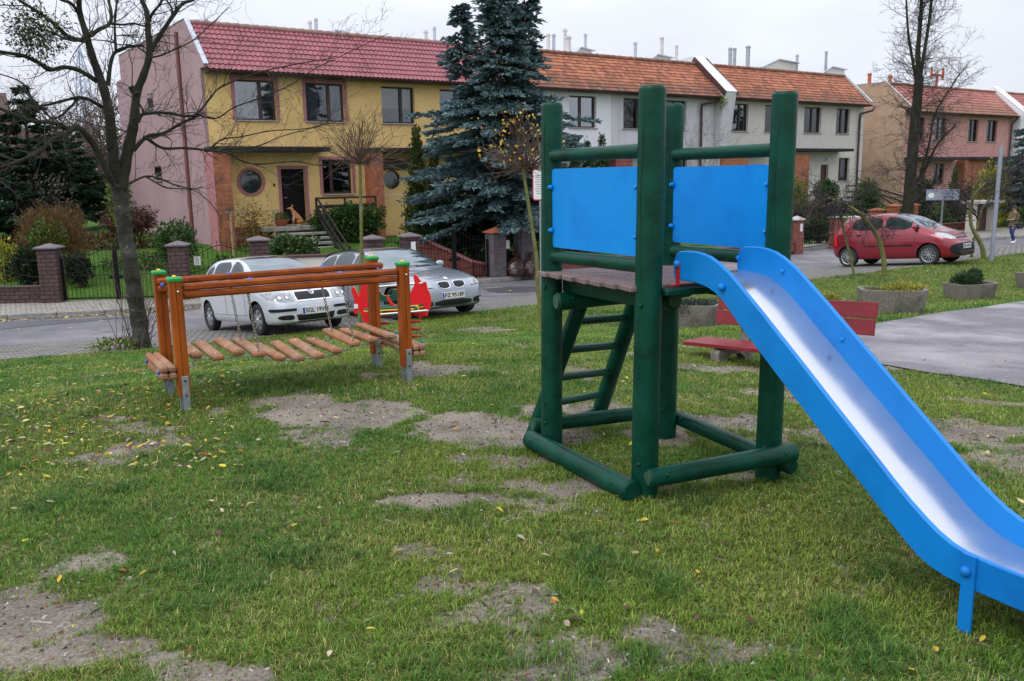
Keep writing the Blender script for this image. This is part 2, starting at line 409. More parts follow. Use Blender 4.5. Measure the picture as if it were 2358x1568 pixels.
def ground_mat():
    m = bpy.data.materials.new('lawn_soil'); t, b, o = nodes(m); N = t.nodes.new; K = t.links.new
    a = N('ShaderNodeAttribute'); a.attribute_name = 'Bare'; tc_ = N('ShaderNodeTexCoord')
    def noise(s_, d_=6, r_=.6):
        n = N('ShaderNodeTexNoise'); n.inputs['Scale'].default_value = s_; n.inputs['Detail'].default_value = d_; n.inputs['Roughness'].default_value = r_; K(tc_.outputs['Object'], n.inputs['Vector']); return n
    def ramp(n, cols):
        c = N('ShaderNodeValToRGB'); e = c.color_ramp.elements; e[0].position = cols[0][0]; e[0].color = (*cols[0][1], 1); e[1].position = cols[-1][0]; e[1].color = (*cols[-1][1], 1)
        for p, cc in cols[1:-1]: q = e.new(p); q.color = (*cc, 1)
        K(n.outputs['Fac'], c.inputs[0]); return c
    g = ramp(noise(38, 8, .7), [(.3, (.03, .03, .014)), (.47, (.085, .10, .028)), (.6, (.17, .19, .05)), (.75, (.33, .29, .14))])
    g2 = ramp(noise(1.3, 5), [(.35, (.7, .8, .7)), (.65, (1.2, 1.12, 1.0))])
    gm = N('ShaderNodeMixRGB'); gm.blend_type = 'MULTIPLY'; gm.inputs[0].default_value = 1; K(g.outputs[0], gm.inputs[1]); K(g2.outputs[0], gm.inputs[2])
    s1 = ramp(noise(60, 10, .75), [(.3, (.10, .085, .07)), (.47, (.24, .21, .175)), (.6, (.36, .32, .275)), (.75, (.55, .51, .45))])
    s2 = ramp(noise(2.2, 6), [(.35, (.62, .6, .6)), (.65, (1.08, 1.05, 1))])
    sm = N('ShaderNodeMixRGB'); sm.blend_type = 'MULTIPLY'; sm.inputs[0].default_value = 1; K(s1.outputs[0], sm.inputs[1]); K(s2.outputs[0], sm.inputs[2])
    nn = noise(16, 8, .7); se = N('ShaderNodeSeparateColor'); K(a.outputs['Color'], se.inputs[0])
    ad = N('ShaderNodeMath'); ad.operation = 'ADD'; K(nn.outputs['Fac'], ad.inputs[0]); K(se.outputs[0], ad.inputs[1])
    r2 = N('ShaderNodeMapRange'); r2.inputs[1].default_value = .78; r2.inputs[2].default_value = .98; K(ad.outputs[0], r2.inputs[0])
    mx = N('ShaderNodeMixRGB'); K(r2.outputs[0], mx.inputs[0]); K(gm.outputs[0], mx.inputs[1]); K(sm.outputs[0], mx.inputs[2])
    K(mx.outputs[0], b.inputs['Base Color']); b.inputs['Roughness'].default_value = .95; b.inputs['Specular IOR Level'].default_value = .15
    bp = N('ShaderNodeBump'); bp.inputs['Strength'].default_value = .8; bp.inputs['Distance'].default_value = .02; n5 = noise(45, 10, .75); K(n5.outputs['Fac'], bp.inputs['Height']); K(bp.outputs[0], b.inputs['Normal'])
    return m
def lawn_far_mat(name, cols, sc_=25):
    m = bpy.data.materials.new(name); t, b, o = nodes(m); N = t.nodes.new; K = t.links.new; tc_ = N('ShaderNodeTexCoord')
    n = N('ShaderNodeTexNoise'); n.inputs['Scale'].default_value = sc_; n.inputs['Detail'].default_value = 9; n.inputs['Roughness'].default_value = .7; K(tc_.outputs['Object'], n.inputs['Vector'])
    c = N('ShaderNodeValToRGB'); e = c.color_ramp.elements; e[0].position = .3; e[0].color = (*cols[0], 1); e[1].position = .75; e[1].color = (*cols[2], 1); q = e.new(.52); q.color = (*cols[1], 1); K(n.outputs['Fac'], c.inputs[0])
    K(c.outputs[0], b.inputs['Base Color']); b.inputs['Roughness'].default_value = .95; b.inputs['Specular IOR Level'].default_value = .1
    return m

M = {}
M['green'] = mat('green_painted_log', (.0008, .050, .030), .42, var=.28, vs=6, bump=.55, bs=26, bd=.004, stretch=(1, 1, 1), col2=(.0006, .024, .014), c2s=5, c2=(.5, .75), rvar=.08, spec=.22, col3=(.002, .011, .007), c3s=16, c3=(.62, .74))
M['green_end'] = mat('green_log_end', (.02, .085, .05), .6, var=.3, vs=30, col2=(.08, .075, .05), c2s=30, c2=(.5, .7), bump=.5, bs=60, bd=.004)
M['blue'] = mat('blue_panel', (.002, .262, .76), .45, var=.06, vs=3, bump=.1, bs=120, bd=.002, spec=.25, col2=(.002, .19, .62), c2s=3, c2=(.5, .7), col3=(.004, .10, .32), c3s=75, c3=(.68, .73))
M['blue_side'] = mat('blue_slide_side', (.003, .205, .61), .42, var=.06, vs=4, bump=.1, bs=140, bd=.002, spec=.28, col2=(.003, .15, .5), c2s=2.5, c2=(.5, .7), col3=(.006, .08, .26), c3s=80, c3=(.69, .74))
M['steel'] = mat('slide_steel', (.64, .65, .68), .20, metal=.86, var=.04, vs=5, rvar=.05, col3=(.42, .42, .45), c3s=60, c3=(.66, .72))
M['deck'] = mat('weathered_deck', (.16, .1, .1), .75, var=.3, vs=18, col2=(.23, .18, .17), c2s=4, c2=(.4, .7), bump=.5, bs=60, bd=.004, stretch=(1, 6, 1))
M['redpaint'] = mat('red_bracket', (.42, .01, .015), .45, var=.15, vs=20)
M['orange'] = mat('orange_stained_wood', (.31, .072, .007), .5, var=.3, vs=9, col2=(.15, .028, .003), c2s=7, c2=(.45, .7), bump=.45, bs=50, bd=.003, stretch=(1, 1, .18), spec=.25)
M['orangeb'] = mat('orange_stained_beam', (.30, .066, .008), .5, var=.3, vs=9, col2=(.15, .026, .003), c2s=7, c2=(.45, .7), bump=.45, bs=50, bd=.003, stretch=(.18, 1, 1), spec=.25)
M['plank'] = mat('worn_plank', (.30, .125, .05), .65, var=.3, vs=10, col2=(.34, .23, .15), c2s=4, c2=(.45, .7), bump=.4, bs=60, bd=.003, stretch=(1, .3, 1))
M['gcap'] = mat('green_plastic', (.01, .3, .06), .35, var=.05)
M['ycap'] = mat('yellow_plastic', (.8, .5, .02), .35, var=.03)
M['bcap'] = mat('blue_plastic', (.03, .13, .6), .35, var=.03)
M['galv'] = mat('galvanised_steel', (.32, .35, .37), .45, metal=.6, var=.2, vs=15)
M['chain'] = mat('chain_steel', (.42, .4, .38), .35, metal=.9, var=.2, vs=80)
M['chrome'] = mat('polished_tube', (.8, .8, .82), .18, metal=1, var=.02)
M['black'] = mat('black_plastic', (.012, .012, .013), .45, var=.1)
M['iron'] = mat('black_iron', (.005, .005, .007), .6, var=.2, spec=.2)
M['hred'] = mat('red_hdpe', (.75, .012, .02), .4, var=.06, spec=.4)
M['hyel'] = mat('yellow_hdpe', (.85, .5, .02), .4, var=.05)
M['hgrn'] = mat('green_hdpe', (.008, .08, .05), .4, var=.08)
M['springred'] = mat('red_spring', (.42, .01, .02), .25, var=.08, spec=.6)
M['conc'] = mat('aggregate_concrete', (.16, .14, .12), .9, var=.35, vs=60, col2=(.3, .27, .24), c2s=70, c2=(.5, .62), bump=1.0, bs=90, bd=.012, col3=(.05, .06, .03), c3s=2.5, c3=(.5, .72))
M['conc2'] = mat('bench_concrete', (.2, .185, .16), .9, var=.3, vs=25, col2=(.08, .09, .05), c2s=5, c2=(.5, .7), bump=.7, bs=60, bd=.008)
M['benchred'] = mat('red_bench_paint', (.20, .012, .02), .5, var=.2, vs=8, col2=(.2, .02, .025), c2s=10, c2=(.55, .7), bump=.3, bs=40, bd=.003, stretch=(.3, 1, 1))
M['bark'] = mat('tree_bark', (.05, .046, .038), .9, var=.4, vs=6, col2=(.016, .016, .006), c2s=2.5, c2=(.42, .6), bump=.9, bs=22, bd=.02, stretch=(1, 1, 1.6), col3=(.17, .16, .145), c3s=14, c3=(.6, .72))
M['barkdk'] = mat('mossy_bark', (.016, .014, .009), .9, var=.4, vs=8, col2=(.026, .03, .007), c2s=3, c2=(.45, .65), bump=.8, bs=30, bd=.015)
M['twig'] = mat('twig_bark', (.04, .032, .03), .85, var=.35, vs=3, col2=(.14, .12, .115), c2s=2, c2=(.55, .8))
M['twigbr'] = mat('brown_twigs', (.1, .06, .045), .85, var=.3, vs=3)
M['greenstem'] = mat('green_sapling_bark', (.13, .14, .03), .75, var=.25, vs=12, col2=(.2, .17, .1), c2s=4, c2=(.5, .7))
M['stake'] = mat('wooden_stake', (.36, .27, .17), .8, var=.25, vs=20)
M['yellow'] = mat('yellow_render', (.78, .535, .215), .9, var=.07, vs=2.5, bump=.35, bs=90, bd=.006, col2=(.66, .44, .165), c2s=.7, c2=(.45, .75))
M['pink'] = mat('pink_render', (.37, .245, .26), .9, var=.07, vs=2, bump=.3, bs=90, bd=.006, col2=(.36, .225, .24), c2s=.8, c2=(.45, .7), stretch=(1, 1, .3))
M['pinkdk'] = mat('dark_pink_trim', (.40, .165, .17), .85, var=.08, vs=4)
M['pinkpipe'] = mat('brown_pink_pipe', (.19, .07, .06), .6, var=.08)
M['whitewall'] = mat('white_render', (.78, .78, .82), .9, var=.05, vs=2, bump=.3, bs=80, bd=.006)
M['greywall'] = mat('grey_white_render', (.60, .59, .62), .9, var=.08, vs=2, bump=.3, bs=80, bd=.006, col2=(.36, .34, .33), c2s=.6, c2=(.5, .75), stretch=(1, 1, .4))
M['creamwall'] = mat('cream_render', (.62, .585, .53), .9, var=.06, vs=2, bump=.3, bs=80, bd=.006)
M['ochre'] = mat('ochre_render', (.44, .30, .21), .9, var=.08, vs=2, bump=.3, bs=80, bd=.006)
M['salmon'] = mat('salmon_render', (.55, .28, .25), .9, var=.08, vs=2, bump=.3, bs=80, bd=.006)
M['wood_br'] = mat('brown_window_wood', (.055, .02, .015), .45, var=.2, vs=10)
M['wood_bk'] = mat('dark_window_wood', (.016, .012, .012), .45, var=.2, vs=10)
M['timber'] = mat('dark_timber', (.018, .013, .012), .7, var=.35, vs=8, col2=(.04, .05, .015), c2s=3, c2=(.6, .75), bump=.3, bs=40, bd=.005, stretch=(.3, 1, 1))
M['door'] = mat('black_door', (.010, .008, .009), .6, var=.2, vs=10, spec=.12)
M['curtain'] = mat('net_curtain', (.34, .36, .42), .9, var=.18, vs=14, stretch=(1, 1, .3))
M['blind'] = mat('yellow_blind', (.5, .45, .25), .8, var=.1, vs=10)
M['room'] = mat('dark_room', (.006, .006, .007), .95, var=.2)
M['pane'] = glass_mat('window_pane', (.75, .78, .8), .04)
M['paneb'] = glass_mat('window_pane_bright', (.6, .62, .62), .16)
M['carglass'] = glass_mat('car_glass', (.10, .13, .13), .28)
M['windscreen'] = glass_mat('windscreen_glass', (.2, .27, .27), .42, .05)
M['sill'] = mat('stone_sill', (.42, .4, .4), .7, var=.15)
M['stair'] = mat('stair_concrete', (.3, .3, .27), .85, var=.3, vs=12, col2=(.13, .15, .05), c2s=3, c2=(.5, .68), bump=.4, bs=50, bd=.006)
M['gutter'] = mat('brown_gutter', (.075, .035, .035), .4, var=.1)
M['zinc'] = mat('zinc_sheet', (.5, .53, .58), .4, metal=.4, var=.15, vs=6)
M['pipegrey'] = mat('flue_metal', (.4, .42, .44), .4, metal=.7, var=.15)
M['pipewhite'] = mat('flue_plaster', (.6, .57, .55), .8, var=.12)
M['brick_or'] = brick_mat('orange_brick', (.5, .15, .045), (.38, .1, .035), (.2, .15, .13), .21, .078, .01, stain=((.12, .05, .04), 1.2, .56, .8))
M['brick_dk'] = brick_mat('dark_brown_brick', (.075, .04, .04), (.1, .055, .052), (.012, .01, .01), .25, .105, .012, stain=((.05, .045, .04), 2, .6, .8))
M['brick_gr'] = brick_mat('grey_clinker', (.14, .12, .13), (.1, .09, .1), (.07, .065, .065), .25, .05, .006)
M['brick_rd'] = brick_mat('red_brick_wall', (.28, .07, .05), (.2, .05, .04), (.12, .09, .08), .25, .075, .008)
M['tile_red'] = brick_mat('dark_red_tiles', (.3, .05, .045), (.25, .045, .04), (.35, .3, .28), .2, .2, .008)
M['capgrey'] = mat('grey_cap_stone', (.15, .12, .13), .8, var=.15)
M['capor'] = mat('terracotta_cap', (.42, .11, .05), .8, var=.15)
M['roofpink'] = tile_mat('pink_metal_tiles', (.27, .07, .085), (.29, .078, .092), (.31, .085, .10), .38)
M['rooforange'] = tile_mat('orange_clay_tiles', (.24, .085, .05), (.37, .125, .062), (.44, .17, .095), .85, moss=(.085, .06, .045))
M['rooffar'] = tile_mat('faded_pink_tiles', (.33, .12, .1), (.38, .14, .12), (.42, .17, .14), .85, moss=(.16, .1, .05))
M['asphalt'] = mat('asphalt', (.13, .125, .14), .7, var=.25, vs=1.4, col2=(.2, .19, .2), c2s=.5, c2=(.42, .62), bump=.5, bs=120, bd=.006, col3=(.34, .32, .3), c3s=55, c3=(.64, .7))
M['asphaltdk'] = mat('fresh_asphalt', (.075, .073, .085), .55, var=.1, vs=3, bump=.3, bs=150, bd=.004)
M['path'] = mat('path_asphalt', (.15, .14, .155), .7, var=.22, vs=1.1, col2=(.27, .255, .27), c2s=.8, c2=(.45, .58), bump=.7, bs=90, bd=.01, col3=(.4, .38, .38), c3s=70, c3=(.58, .64))
M['cobble'] = brick_mat('cobble_paving', (.29, .27, .255), (.2, .185, .178), (.04, .045, .03), .26, .13, .024, bump=.8, floor_=True, rot=-TH + .35, stain=((.09, .1, .05), 1.4, .6, .8))
M['paver'] = brick_mat('pavement_slabs', (.33, .3, .26), (.27, .25, .22), (.1, .1, .07), .22, .16, .014, bump=.6, floor_=True, rot=-TH + .1, stain=((.12, .14, .07), 1.0, .58, .8))
M['kerb'] = mat('kerb_stone', (.26, .25, .235), .85, var=.25, vs=8, bump=.4, bs=40)
M['garden'] = lawn_far_mat('garden_grass', ((.02, .04, .008), (.055, .125, .015), (.12, .19, .035)), 9)
M['gleaf'] = attr_mat('leaf_litter', .8, .2, .1)
M['grassblade'] = attr_mat('grass_blade', .55, .25, .3)
M['leaf'] = attr_mat('foliage_leaf', .6, .3, .15)
M['needle'] = attr_mat('conifer_needle', .65, .25, .05)
M['soil'] = ground_mat()
M['bag'] = mat('brown_plastic_bag', (.06, .03, .028), .18, var=.15, bump=.9, bs=9, bd=.05, spec=.7)
M['terracotta'] = mat('terracotta_pot', (.38, .1, .045), .75, var=.12)
M['white'] = mat('white_paint', (.75, .75, .75), .5, var=.05)
M['hill'] = lawn_far_mat('bare_wood', ((.05, .04, .04), (.085, .065, .06), (.13, .105, .1)), .35)
M['polegrey'] = mat('grey_lamp_pole', (.3, .33, .4), .4, metal=.3, var=.1)
M['signblue'] = mat('blue_grey_sign', (.17, .18, .3), .5, var=.1)
# ------------------------------------------------------------------ ground, road, pavement
rng = np.random.default_rng(5)
def xy_ts(t, s): return UT.x * t + NS.x * s, UT.y * t + NS.y * s
BARE = []                         # worn patches: centre x, y, radii, strength
for (px, py, rx, ry, st) in [(255, 965, .36, .16, .75), (770, 945, .75, .48, 1.0), (700, 925, .5, .3, .7), (1110, 985, .62, .42, 1.0), (1190, 1000, .45, .35, .9), (955, 1165, .42, .17, 1.1),
         (60, 1430, .34, .28, .95), (140, 1510, .3, .16, .9), (30, 1350, .2, .16, .7), (210, 1530, .3, .12, .7), (520, 1560, .3, .12, .75),  (1560, 1490, .24, .1, .6), (1480, 1535, .22, .08, .65), (1240, 1540, .25, .08, .45),
        (1690, 1530, .3, .1, .7), (1330, 1510, .3, .12, .5), (1600, 965, .5, .3, .95), (1680, 980, .4, .25, .8), (1450, 960, .5, .28, .9), (1330, 945, .5, .3, .8), (1700, 850, .7, .3, .95), (1620, 850, .4, .25, .7), (1800, 905, .5, .3, .7),
        (2200, 1000, .5, .22, .8), (2330, 1000, .5, .22, .8), (2140, 965, .4, .15, .6), (2250, 920, .5, .12, .7), (1010, 850, .5, .35, .75), (930, 800, .5, .25, .5), (1120, 760, .9, .3, .6), (1000, 790, .4, .3, .6), (1320, 1130, .45, .16, .8), (1250, 1170, .3, .14, .55), (1560, 1110, .5, .1, .6),
        (1700, 1090, .3, .1, .5), (1900, 870, .5, .3, .5), (1150, 1050, .3, .14, .55)]:
    p = G(px, py); BARE.append((p.x, p.y, rx, ry, st))
def bare(x, y):
    x = np.asarray(x, float); y = np.asarray(y, float); b = np.zeros_like(x)
    wx = x + (fbm(x, y, 2.2, 3) - .5) * .5; wy = y + (fbm(x, y, 2.2, 11) - .5) * .5
    n0 = fbm(x, y, 4.5, 91, 4)
    for cx, cy, rx, ry, st in BARE:
        d = ((wx - cx) / rx) ** 2 + ((wy - cy) / ry) ** 2
        d = d * 1.8 + (n0 - .5) * 2.6; b = np.maximum(b, st * np.clip(1.5 - d, 0, 1) ** .8 * (d < 1.5) * .92)
    n = fbm(x, y, 1.6, 21, 5)
    b = np.maximum(b, np.clip((n - .60) * 5, 0, .55) * np.clip((11 - y) / 3, 0, 1))
    n2 = fbm(x, y, 7, 31, 3)
    n3 = fbm(x, y, 19, 77, 3); n4 = fbm(x, y, 11, 123, 3); return np.clip(b * (.72 + .5 * n3 + .25 * n2) + (n2 - .5) * .35 + np.clip((n4 - .5) * 1.5, 0, .4), 0, 1)
tg = np.concatenate([np.linspace(-24, -6.1, 40), np.arange(-6, 12, .09), np.linspace(12.1, 20, 40), np.linspace(20.5, 90, 60)])
NSR = 330
eg = np.interp(tg, EDGE_T, EDGE_S)
fr = np.linspace(0, 1, NSR)
S_ = -10 + (eg[:, None] + 10) * fr[None, :]; T_ = np.repeat(tg[:, None], NSR, 1)
X_, Y_ = xy_ts(T_, S_); Z_ = TER(X_, Y_ - 1e-6); Z_[:, -1] = -1.03
def grid_faces(nu, nv):
    a = (np.arange(nu - 1)[:, None] * nv + np.arange(nv - 1)[None, :]).ravel()
    return np.stack([a, a + nv, a + nv + 1, a + 1], 1)
V = np.stack([X_.ravel(), Y_.ravel(), Z_.ravel()], 1)
bb = bare(V[:, 0], V[:, 1])
lawn = fast_mesh('lawn', V, grid_faces(len(tg), NSR), 4, M['soil'], attr={'Bare': np.repeat(bb[:, None], 3, 1)}, smooth_=True)
tag(lawn, None, None, kind='structure')

def ribbon(name, m_, ts_list, lo, hi, z, n=12, kind='structure'):
    """strip between s=lo(t) and s=hi(t); z is a number or 'ter'"""
    v = []; f = []
    for t in ts_list:
        a, b = lo(t), hi(t)
        for k in range(n + 1):
            s = a + (b - a) * k / n; x, y = xy_ts(t, s)
            v.append((x, y, (ter(x, y) if z is None else z(t, s) if callable(z) else z)))
    f = grid_faces(len(ts_list), n + 1)
    o = fast_mesh(name, np.array(v), f, 4, m_, smooth_=True)
    tag(o, None, None, kind=kind); return o
edge = lambda t: float(np.interp(t, EDGE_T, EDGE_S))
KP = [hz(x, y, -1.45) for x, y in ((-300, 752), (0, 737), (300, 722), (1120, 652), (1840, 578), (1935, 570), (2358, 548))]
KTS = [ts_of(p.x, p.y) for p in KP]
KTS = [(-30, KTS[0][1] + 7)] + KTS + [(KTS[-1][0] + 50, KTS[-1][1] - 12)]
kerb = lambda t: float(np.interp(t, [a for a, b in KTS], [b for a, b in KTS]))
tl = [float(a) for a in np.concatenate([np.arange(-24, 45, .5), np.arange(45, 90, 2)])]
ribbon('parking_strip', M['cobble'], tl, lambda t: edge(t) - .01, lambda t: edge(t) + 3.6, None)
ribbon('road', M['asphalt'], tl, lambda t: edge(t) + 3.59, lambda t: kerb(t) + .05, lambda t, s: -1.05 - .4 * min(1, max(0, (s - edge(t)) / 4.6)) - .004)
dk_lo = lambda t: kerb(t) - .55 - 1.15 * max(0, 1 - max(0, t - 1.5) / 3.4)
dk = ribbon('road_patch', M['asphaltdk'], [float(a) for a in np.arange(-14, 5, .25)], dk_lo, lambda t: kerb(t) - .5, -1.446)
pt = [(14.9, -1.0, 1.1), (15.6, -1.15, 1.15)]
mb = MB()
for cx_, cy_, a_, b_ in [(1215, 668, 1.1, .5), (1180, 664, .8, .35)]:
    p = hz(cx_, cy_, -1.45)
    pl = []
    for k in range(18):
        an = 2 * PI * k / 18; pl.append((p.x + a_ * math.cos(an) * (1 + .15 * math.sin(5 * an)), p.y + b_ * math.sin(an) + .2 * math.cos(an)))
    mb.add([(x, y, -1.4475 + .002 * (cx_ == 1180)) for x, y in pl], [tuple(range(18))])
o = mb.build('road_repair', M['asphaltdk']); tag(o, None, None, kind='structure')
# kerb stones: a real step
kb = MB()
kt = [float(a) for a in np.arange(-24, 88, 1.0)]
for a, b in zip(kt[:-1], kt[1:]):
    p0 = TS(a, kerb(a), -1.385); p1 = TS(b - .012, kerb(b), -1.385)
    kb.bar(p0, p1, .12, .13 + .004 * (int(a) % 3), bev=.012)
o = kb.build('kerb', M['kerb']); tag(o, None, None, kind='structure')
FT = [(-30, 46), (-10, 33.7), (3.24, 25.49), (5.99, 23.78), (8.27, 24.1), (11.14, 22.9), (12.25, 22.66), (14.93, 22.2), (16, 22.15), (28, 22.7), (31, 23.2), (36, 24.5), (45, 23.5), (90, 8)]
fence_s = lambda t: max(kerb(t) + .35, float(np.interp(t, [a for a, b in FT], [b for a, b in FT])))
ribbon('pavement', M['paver'], tl, lambda t: kerb(t) + .05, lambda t: fence_s(t) + .3, -1.325, n=3)
def garden_z(t, s):
    k = fence_s(t) + .3
    return -1.30 + .85 * min(1, max(0, (s - k - 1.0) / 7.5)) * (0.75 if t < 9 else .9) - (.02 if s > k else .03)
ribbon('garden_ground', M['garden'], tl, lambda t: fence_s(t) + .05, lambda t: kerb(t) + 60, lambda t, s: garden_z(t, s) - .012 * 0, n=60)
# path of old asphalt on the right
def sheet(name, poly, m_, dz, step=.35, parent=None):
    bm = bmesh.new(); vs = [bm.verts.new((x, y, 0)) for x, y in poly]; bm.faces.new(vs)
    xs = [p[0] for p in poly]; ys = [p[1] for p in poly]
    for k in np.arange(min(xs), max(xs), step): bmesh.ops.bisect_plane(bm, geom=bm.verts[:] + bm.edges[:] + bm.faces[:], plane_co=(k, 0, 0), plane_no=(1, 0, 0))
    for k in np.arange(min(ys), max(ys), step): bmesh.ops.bisect_plane(bm, geom=bm.verts[:] + bm.edges[:] + bm.faces[:], plane_co=(0, k, 0), plane_no=(0, 1, 0))
    for v in bm.verts: v.co.z = ter(v.co.x, v.co.y) + dz
    me = bpy.data.meshes.new(name); bm.to_mesh(me); bm.free(); me.materials.append(m_)
    me.polygons.foreach_set('use_smooth', [True] * len(me.polygons))
    o = bpy.data.objects.new(name, me); COL.objects.link(o); return o
PPX = [(1925, 800), (1960, 765), (2006, 749), (2120, 729), (2240, 712), (2358, 695), (2560, 668), (2760, 640), (3050, 760), (2800, 960), (2356, 893), (2250, 875), (2130, 860), (2030, 841), (1960, 820)]
PPOLY = [(G(x, y).x, G(x, y).y) for x, y in PPX]
o = sheet('path', PPOLY, M['path'], .014); tag(o, None, None, kind='structure')
def inside(px, py, poly):
    r_ = np.zeros(px.shape, bool); n = len(poly); j = n - 1
    for i in range(n):
        xi, yi = poly[i]; xj, yj = poly[j]
        c = ((yi > py) != (yj > py)) & (px < (xj - xi) * (py - yi) / (yj - yi + 1e-12) + xi); r_ ^= c; j = i
    return r_
# far wooded hill behind the left gardens
v = []; nx, ny = 90, 14
for i in range(nx):
    t = -150 + 320 * i / (nx - 1)
    for j in range(ny):
        k = j / (ny - 1); s = 150 + 120 * k
        h = -3 + (20 * math.exp(-((t + 15) / 60) ** 2) + 7) * math.sin(k * PI / 2) * (1 + .12 * math.sin(t * .11) + .06 * math.sin(t * .5 + j))
        p = TS(t, s); v.append((p.x, p.y, h))
o = fast_mesh('hill', np.array(v), grid_faces(nx, ny), 4, M['hill'], smooth_=True); tag(o, None, None, kind='structure')
v = []
for r_, z in ((0, -4), (900, -4)):
    for k in range(32): v.append((r_ * math.cos(2 * PI * k / 32), r_ * math.sin(2 * PI * k / 32), z))
mb = MB(); mb.add([(900 * math.cos(2 * PI * k / 48), 900 * math.sin(2 * PI * k / 48), -4) for k in range(48)], [tuple(range(48))])
o = mb.build('ground', M['garden']); tag(o, None, None, kind='structure')

# ------------------------------------------------------------------ grass blades
def blades(name, n, dmin, dmax, pw, azl, azr, hmul, wmul, seed):
    g = np.random.default_rng(seed)
    u = g.random(n * 2); a_ = 2 - pw
    d = (dmin ** a_ + u * (dmax ** a_ - dmin ** a_)) ** (1 / a_)
    az_ = np.radians(azl + (azr - azl) * g.random(n * 2)); x = d * np.sin(az_); y = d * np.cos(az_)
    # gather into tufts
    k = g.integers(0, n * 2, n * 2 // 1); tuf = (g.random(n * 2) < .35)
    cx = np.round(x * 11) / 11 + (value_noise(x, y, 11, 5) - .5) * .07; cy = np.round(y * 11) / 11 + (value_noise(x, y, 11, 9) - .5) * .07
    x = np.where(tuf, cx + g.normal(0, .018, n * 2), x); y = np.where(tuf, cy + g.normal(0, .018, n * 2), y)
    b = bare(x, y); t, s = ts_of(x, y); e = np.interp(t, EDGE_T, EDGE_S)
    keep = (g.random(n * 2) > b * 1.18 - .08) & (s < e + .12) & ~inside(x, y, PPOLY)
    x, y, b, tuf, d = [q[keep][:n] for q in (x, y, b, tuf, d)]; n = len(x)
    clump = fbm(x, y, 3.2, 41, 4); big = fbm(x, y, .8, 51, 3)
    z = TER(x, y)
    h = (.009 + .017 * g.random(n) + .038 * np.clip((clump - .55) * 4, 0, 1) * g.random(n) + .02 * tuf * g.random(n)) * hmul * (1 - .45 * b)
    wd = (.0010 + .0010 * g.random(n)) * wmul * (1 + .11 * np.maximum(0, d - 3))
    th = g.random(n) * 2 * PI; lean = .35 + .95 * g.random(n)
    dx, dy = np.cos(th), np.sin(th); sx, sy = -dy, dx
    mx_, my_ = x + dx * h * lean * .45, y + dy * h * lean * .45
    tx, ty = x + dx * h * lean * 1.25, y + dy * h * lean * 1.25
    P = np.empty((n, 5, 3), np.float32)
    P[:, 0] = np.stack([x - sx * wd, y - sy * wd, z - .004], 1); P[:, 1] = np.stack([x + sx * wd, y + sy * wd, z - .004], 1)
    P[:, 2] = np.stack([mx_ - sx * wd * .8, my_ - sy * wd * .8, z + h * .62], 1); P[:, 3] = np.stack([mx_ + sx * wd * .8, my_ + sy * wd * .8, z + h * .62], 1)
    P[:, 4] = np.stack([tx, ty, z + h * (1.0 - .25 * (lean > .9))], 1)
    F = np.array([[0, 1, 3], [0, 3, 2], [2, 3, 4]])[None] + (np.arange(n) * 5)[:, None, None]
    c0 = np.array([.085, .22, .026]); c1 = np.array([.22, .32, .04]); c2 = np.array([.48, .42, .16]); c3 = np.array([.04, .14, .025])
    m1 = np.clip((big - .38) * 3 + g.normal(0, .28, n), 0, 1)[:, None]; m2 = np.clip((g.random(n) - .74) * 3 + b * .6 + (fbm(x, y, 2.1, 61, 4) - .50) * 2.0, 0, 1)[:, None]; m3 = np.clip((clump - .52) * 5 * g.random(n), 0, 1)[:, None]
    c = c0 * (1 - m1) + c1 * m1; c = c * (1 - m2) + c2 * m2; c = c * (1 - m3) + c3 * m3
    c = c * (0.42 + 1.1 * g.random((n, 1)) ** 1.15)
    C = np.repeat(c[:, None, :], 5, 1).reshape(-1, 3)
    o = fast_mesh(name, P.reshape(-1, 3), F, 3, M['grassblade'], attr={'Col': C})
    tag(o, 'short worn playground grass with yellowed blades' if name == 'grass' else 'short green grass of the verge by the parked red car', 'grass', kind='stuff'); return o
blades('grass', 700000, 2.2, 18, 1.55, -37, 39, 1.0, 1.0, 7)
blades('far_grass', 150000, 12, 38, 1.1, -14, 40, 1.5, 1.2, 8)
# fallen leaves
def leaves(name, pos, size, cols, label, seed=3, zf=None):
    g = np.random.default_rng(seed); n = len(pos); pos = np.asarray(pos, float)
    x, y = pos[:, 0], pos[:, 1]; z = (TER(x, y) if zf is None else np.array([zf(a, b) for a, b in zip(x, y)])) + .006 + .018 * g.random(n) * (zf is None)
    th = g.random(n) * 2 * PI; sz = size * (.5 + g.random(n)); cu = g.random(n) * .6; tl_ = g.normal(0, .35, (n, 2))
    out_ = np.array([(-1, 0), (-.45, .42), (.25, .38), (1, 0), (.3, -.36), (-.4, -.4)])
    P = np.empty((n, 6, 3)); 
    for k, (a, b) in enumerate(out_):
        lx = a * sz; ly = b * sz * .9
        P[:, k, 0] = x + lx * np.cos(th) - ly * np.sin(th); P[:, k, 1] = y + lx * np.sin(th) + ly * np.cos(th)
        P[:, k, 2] = z + np.abs(b) * sz * cu + lx * tl_[:, 0] * .6 + ly * tl_[:, 1] + .004
    P[:, :, 2] = np.maximum(P[:, :, 2], z[:, None] - .004)
    F = np.array([[0, 1, 5], [1, 2, 4], [1, 4, 5], [2, 3, 4]])[None] + (np.arange(n) * 6)[:, None, None]
    c = np.array(cols)[g.integers(0, len(cols), n)] * (.7 + .6 * g.random((n, 1)))
    o = fast_mesh(name, P.reshape(-1, 3), F, 3, M['gleaf'], attr={'Col': np.repeat(c, 6, 0)})
    tag(o, label, 'leaves', kind='stuff'); return o
pos = []
g_ = np.random.default_rng(9)
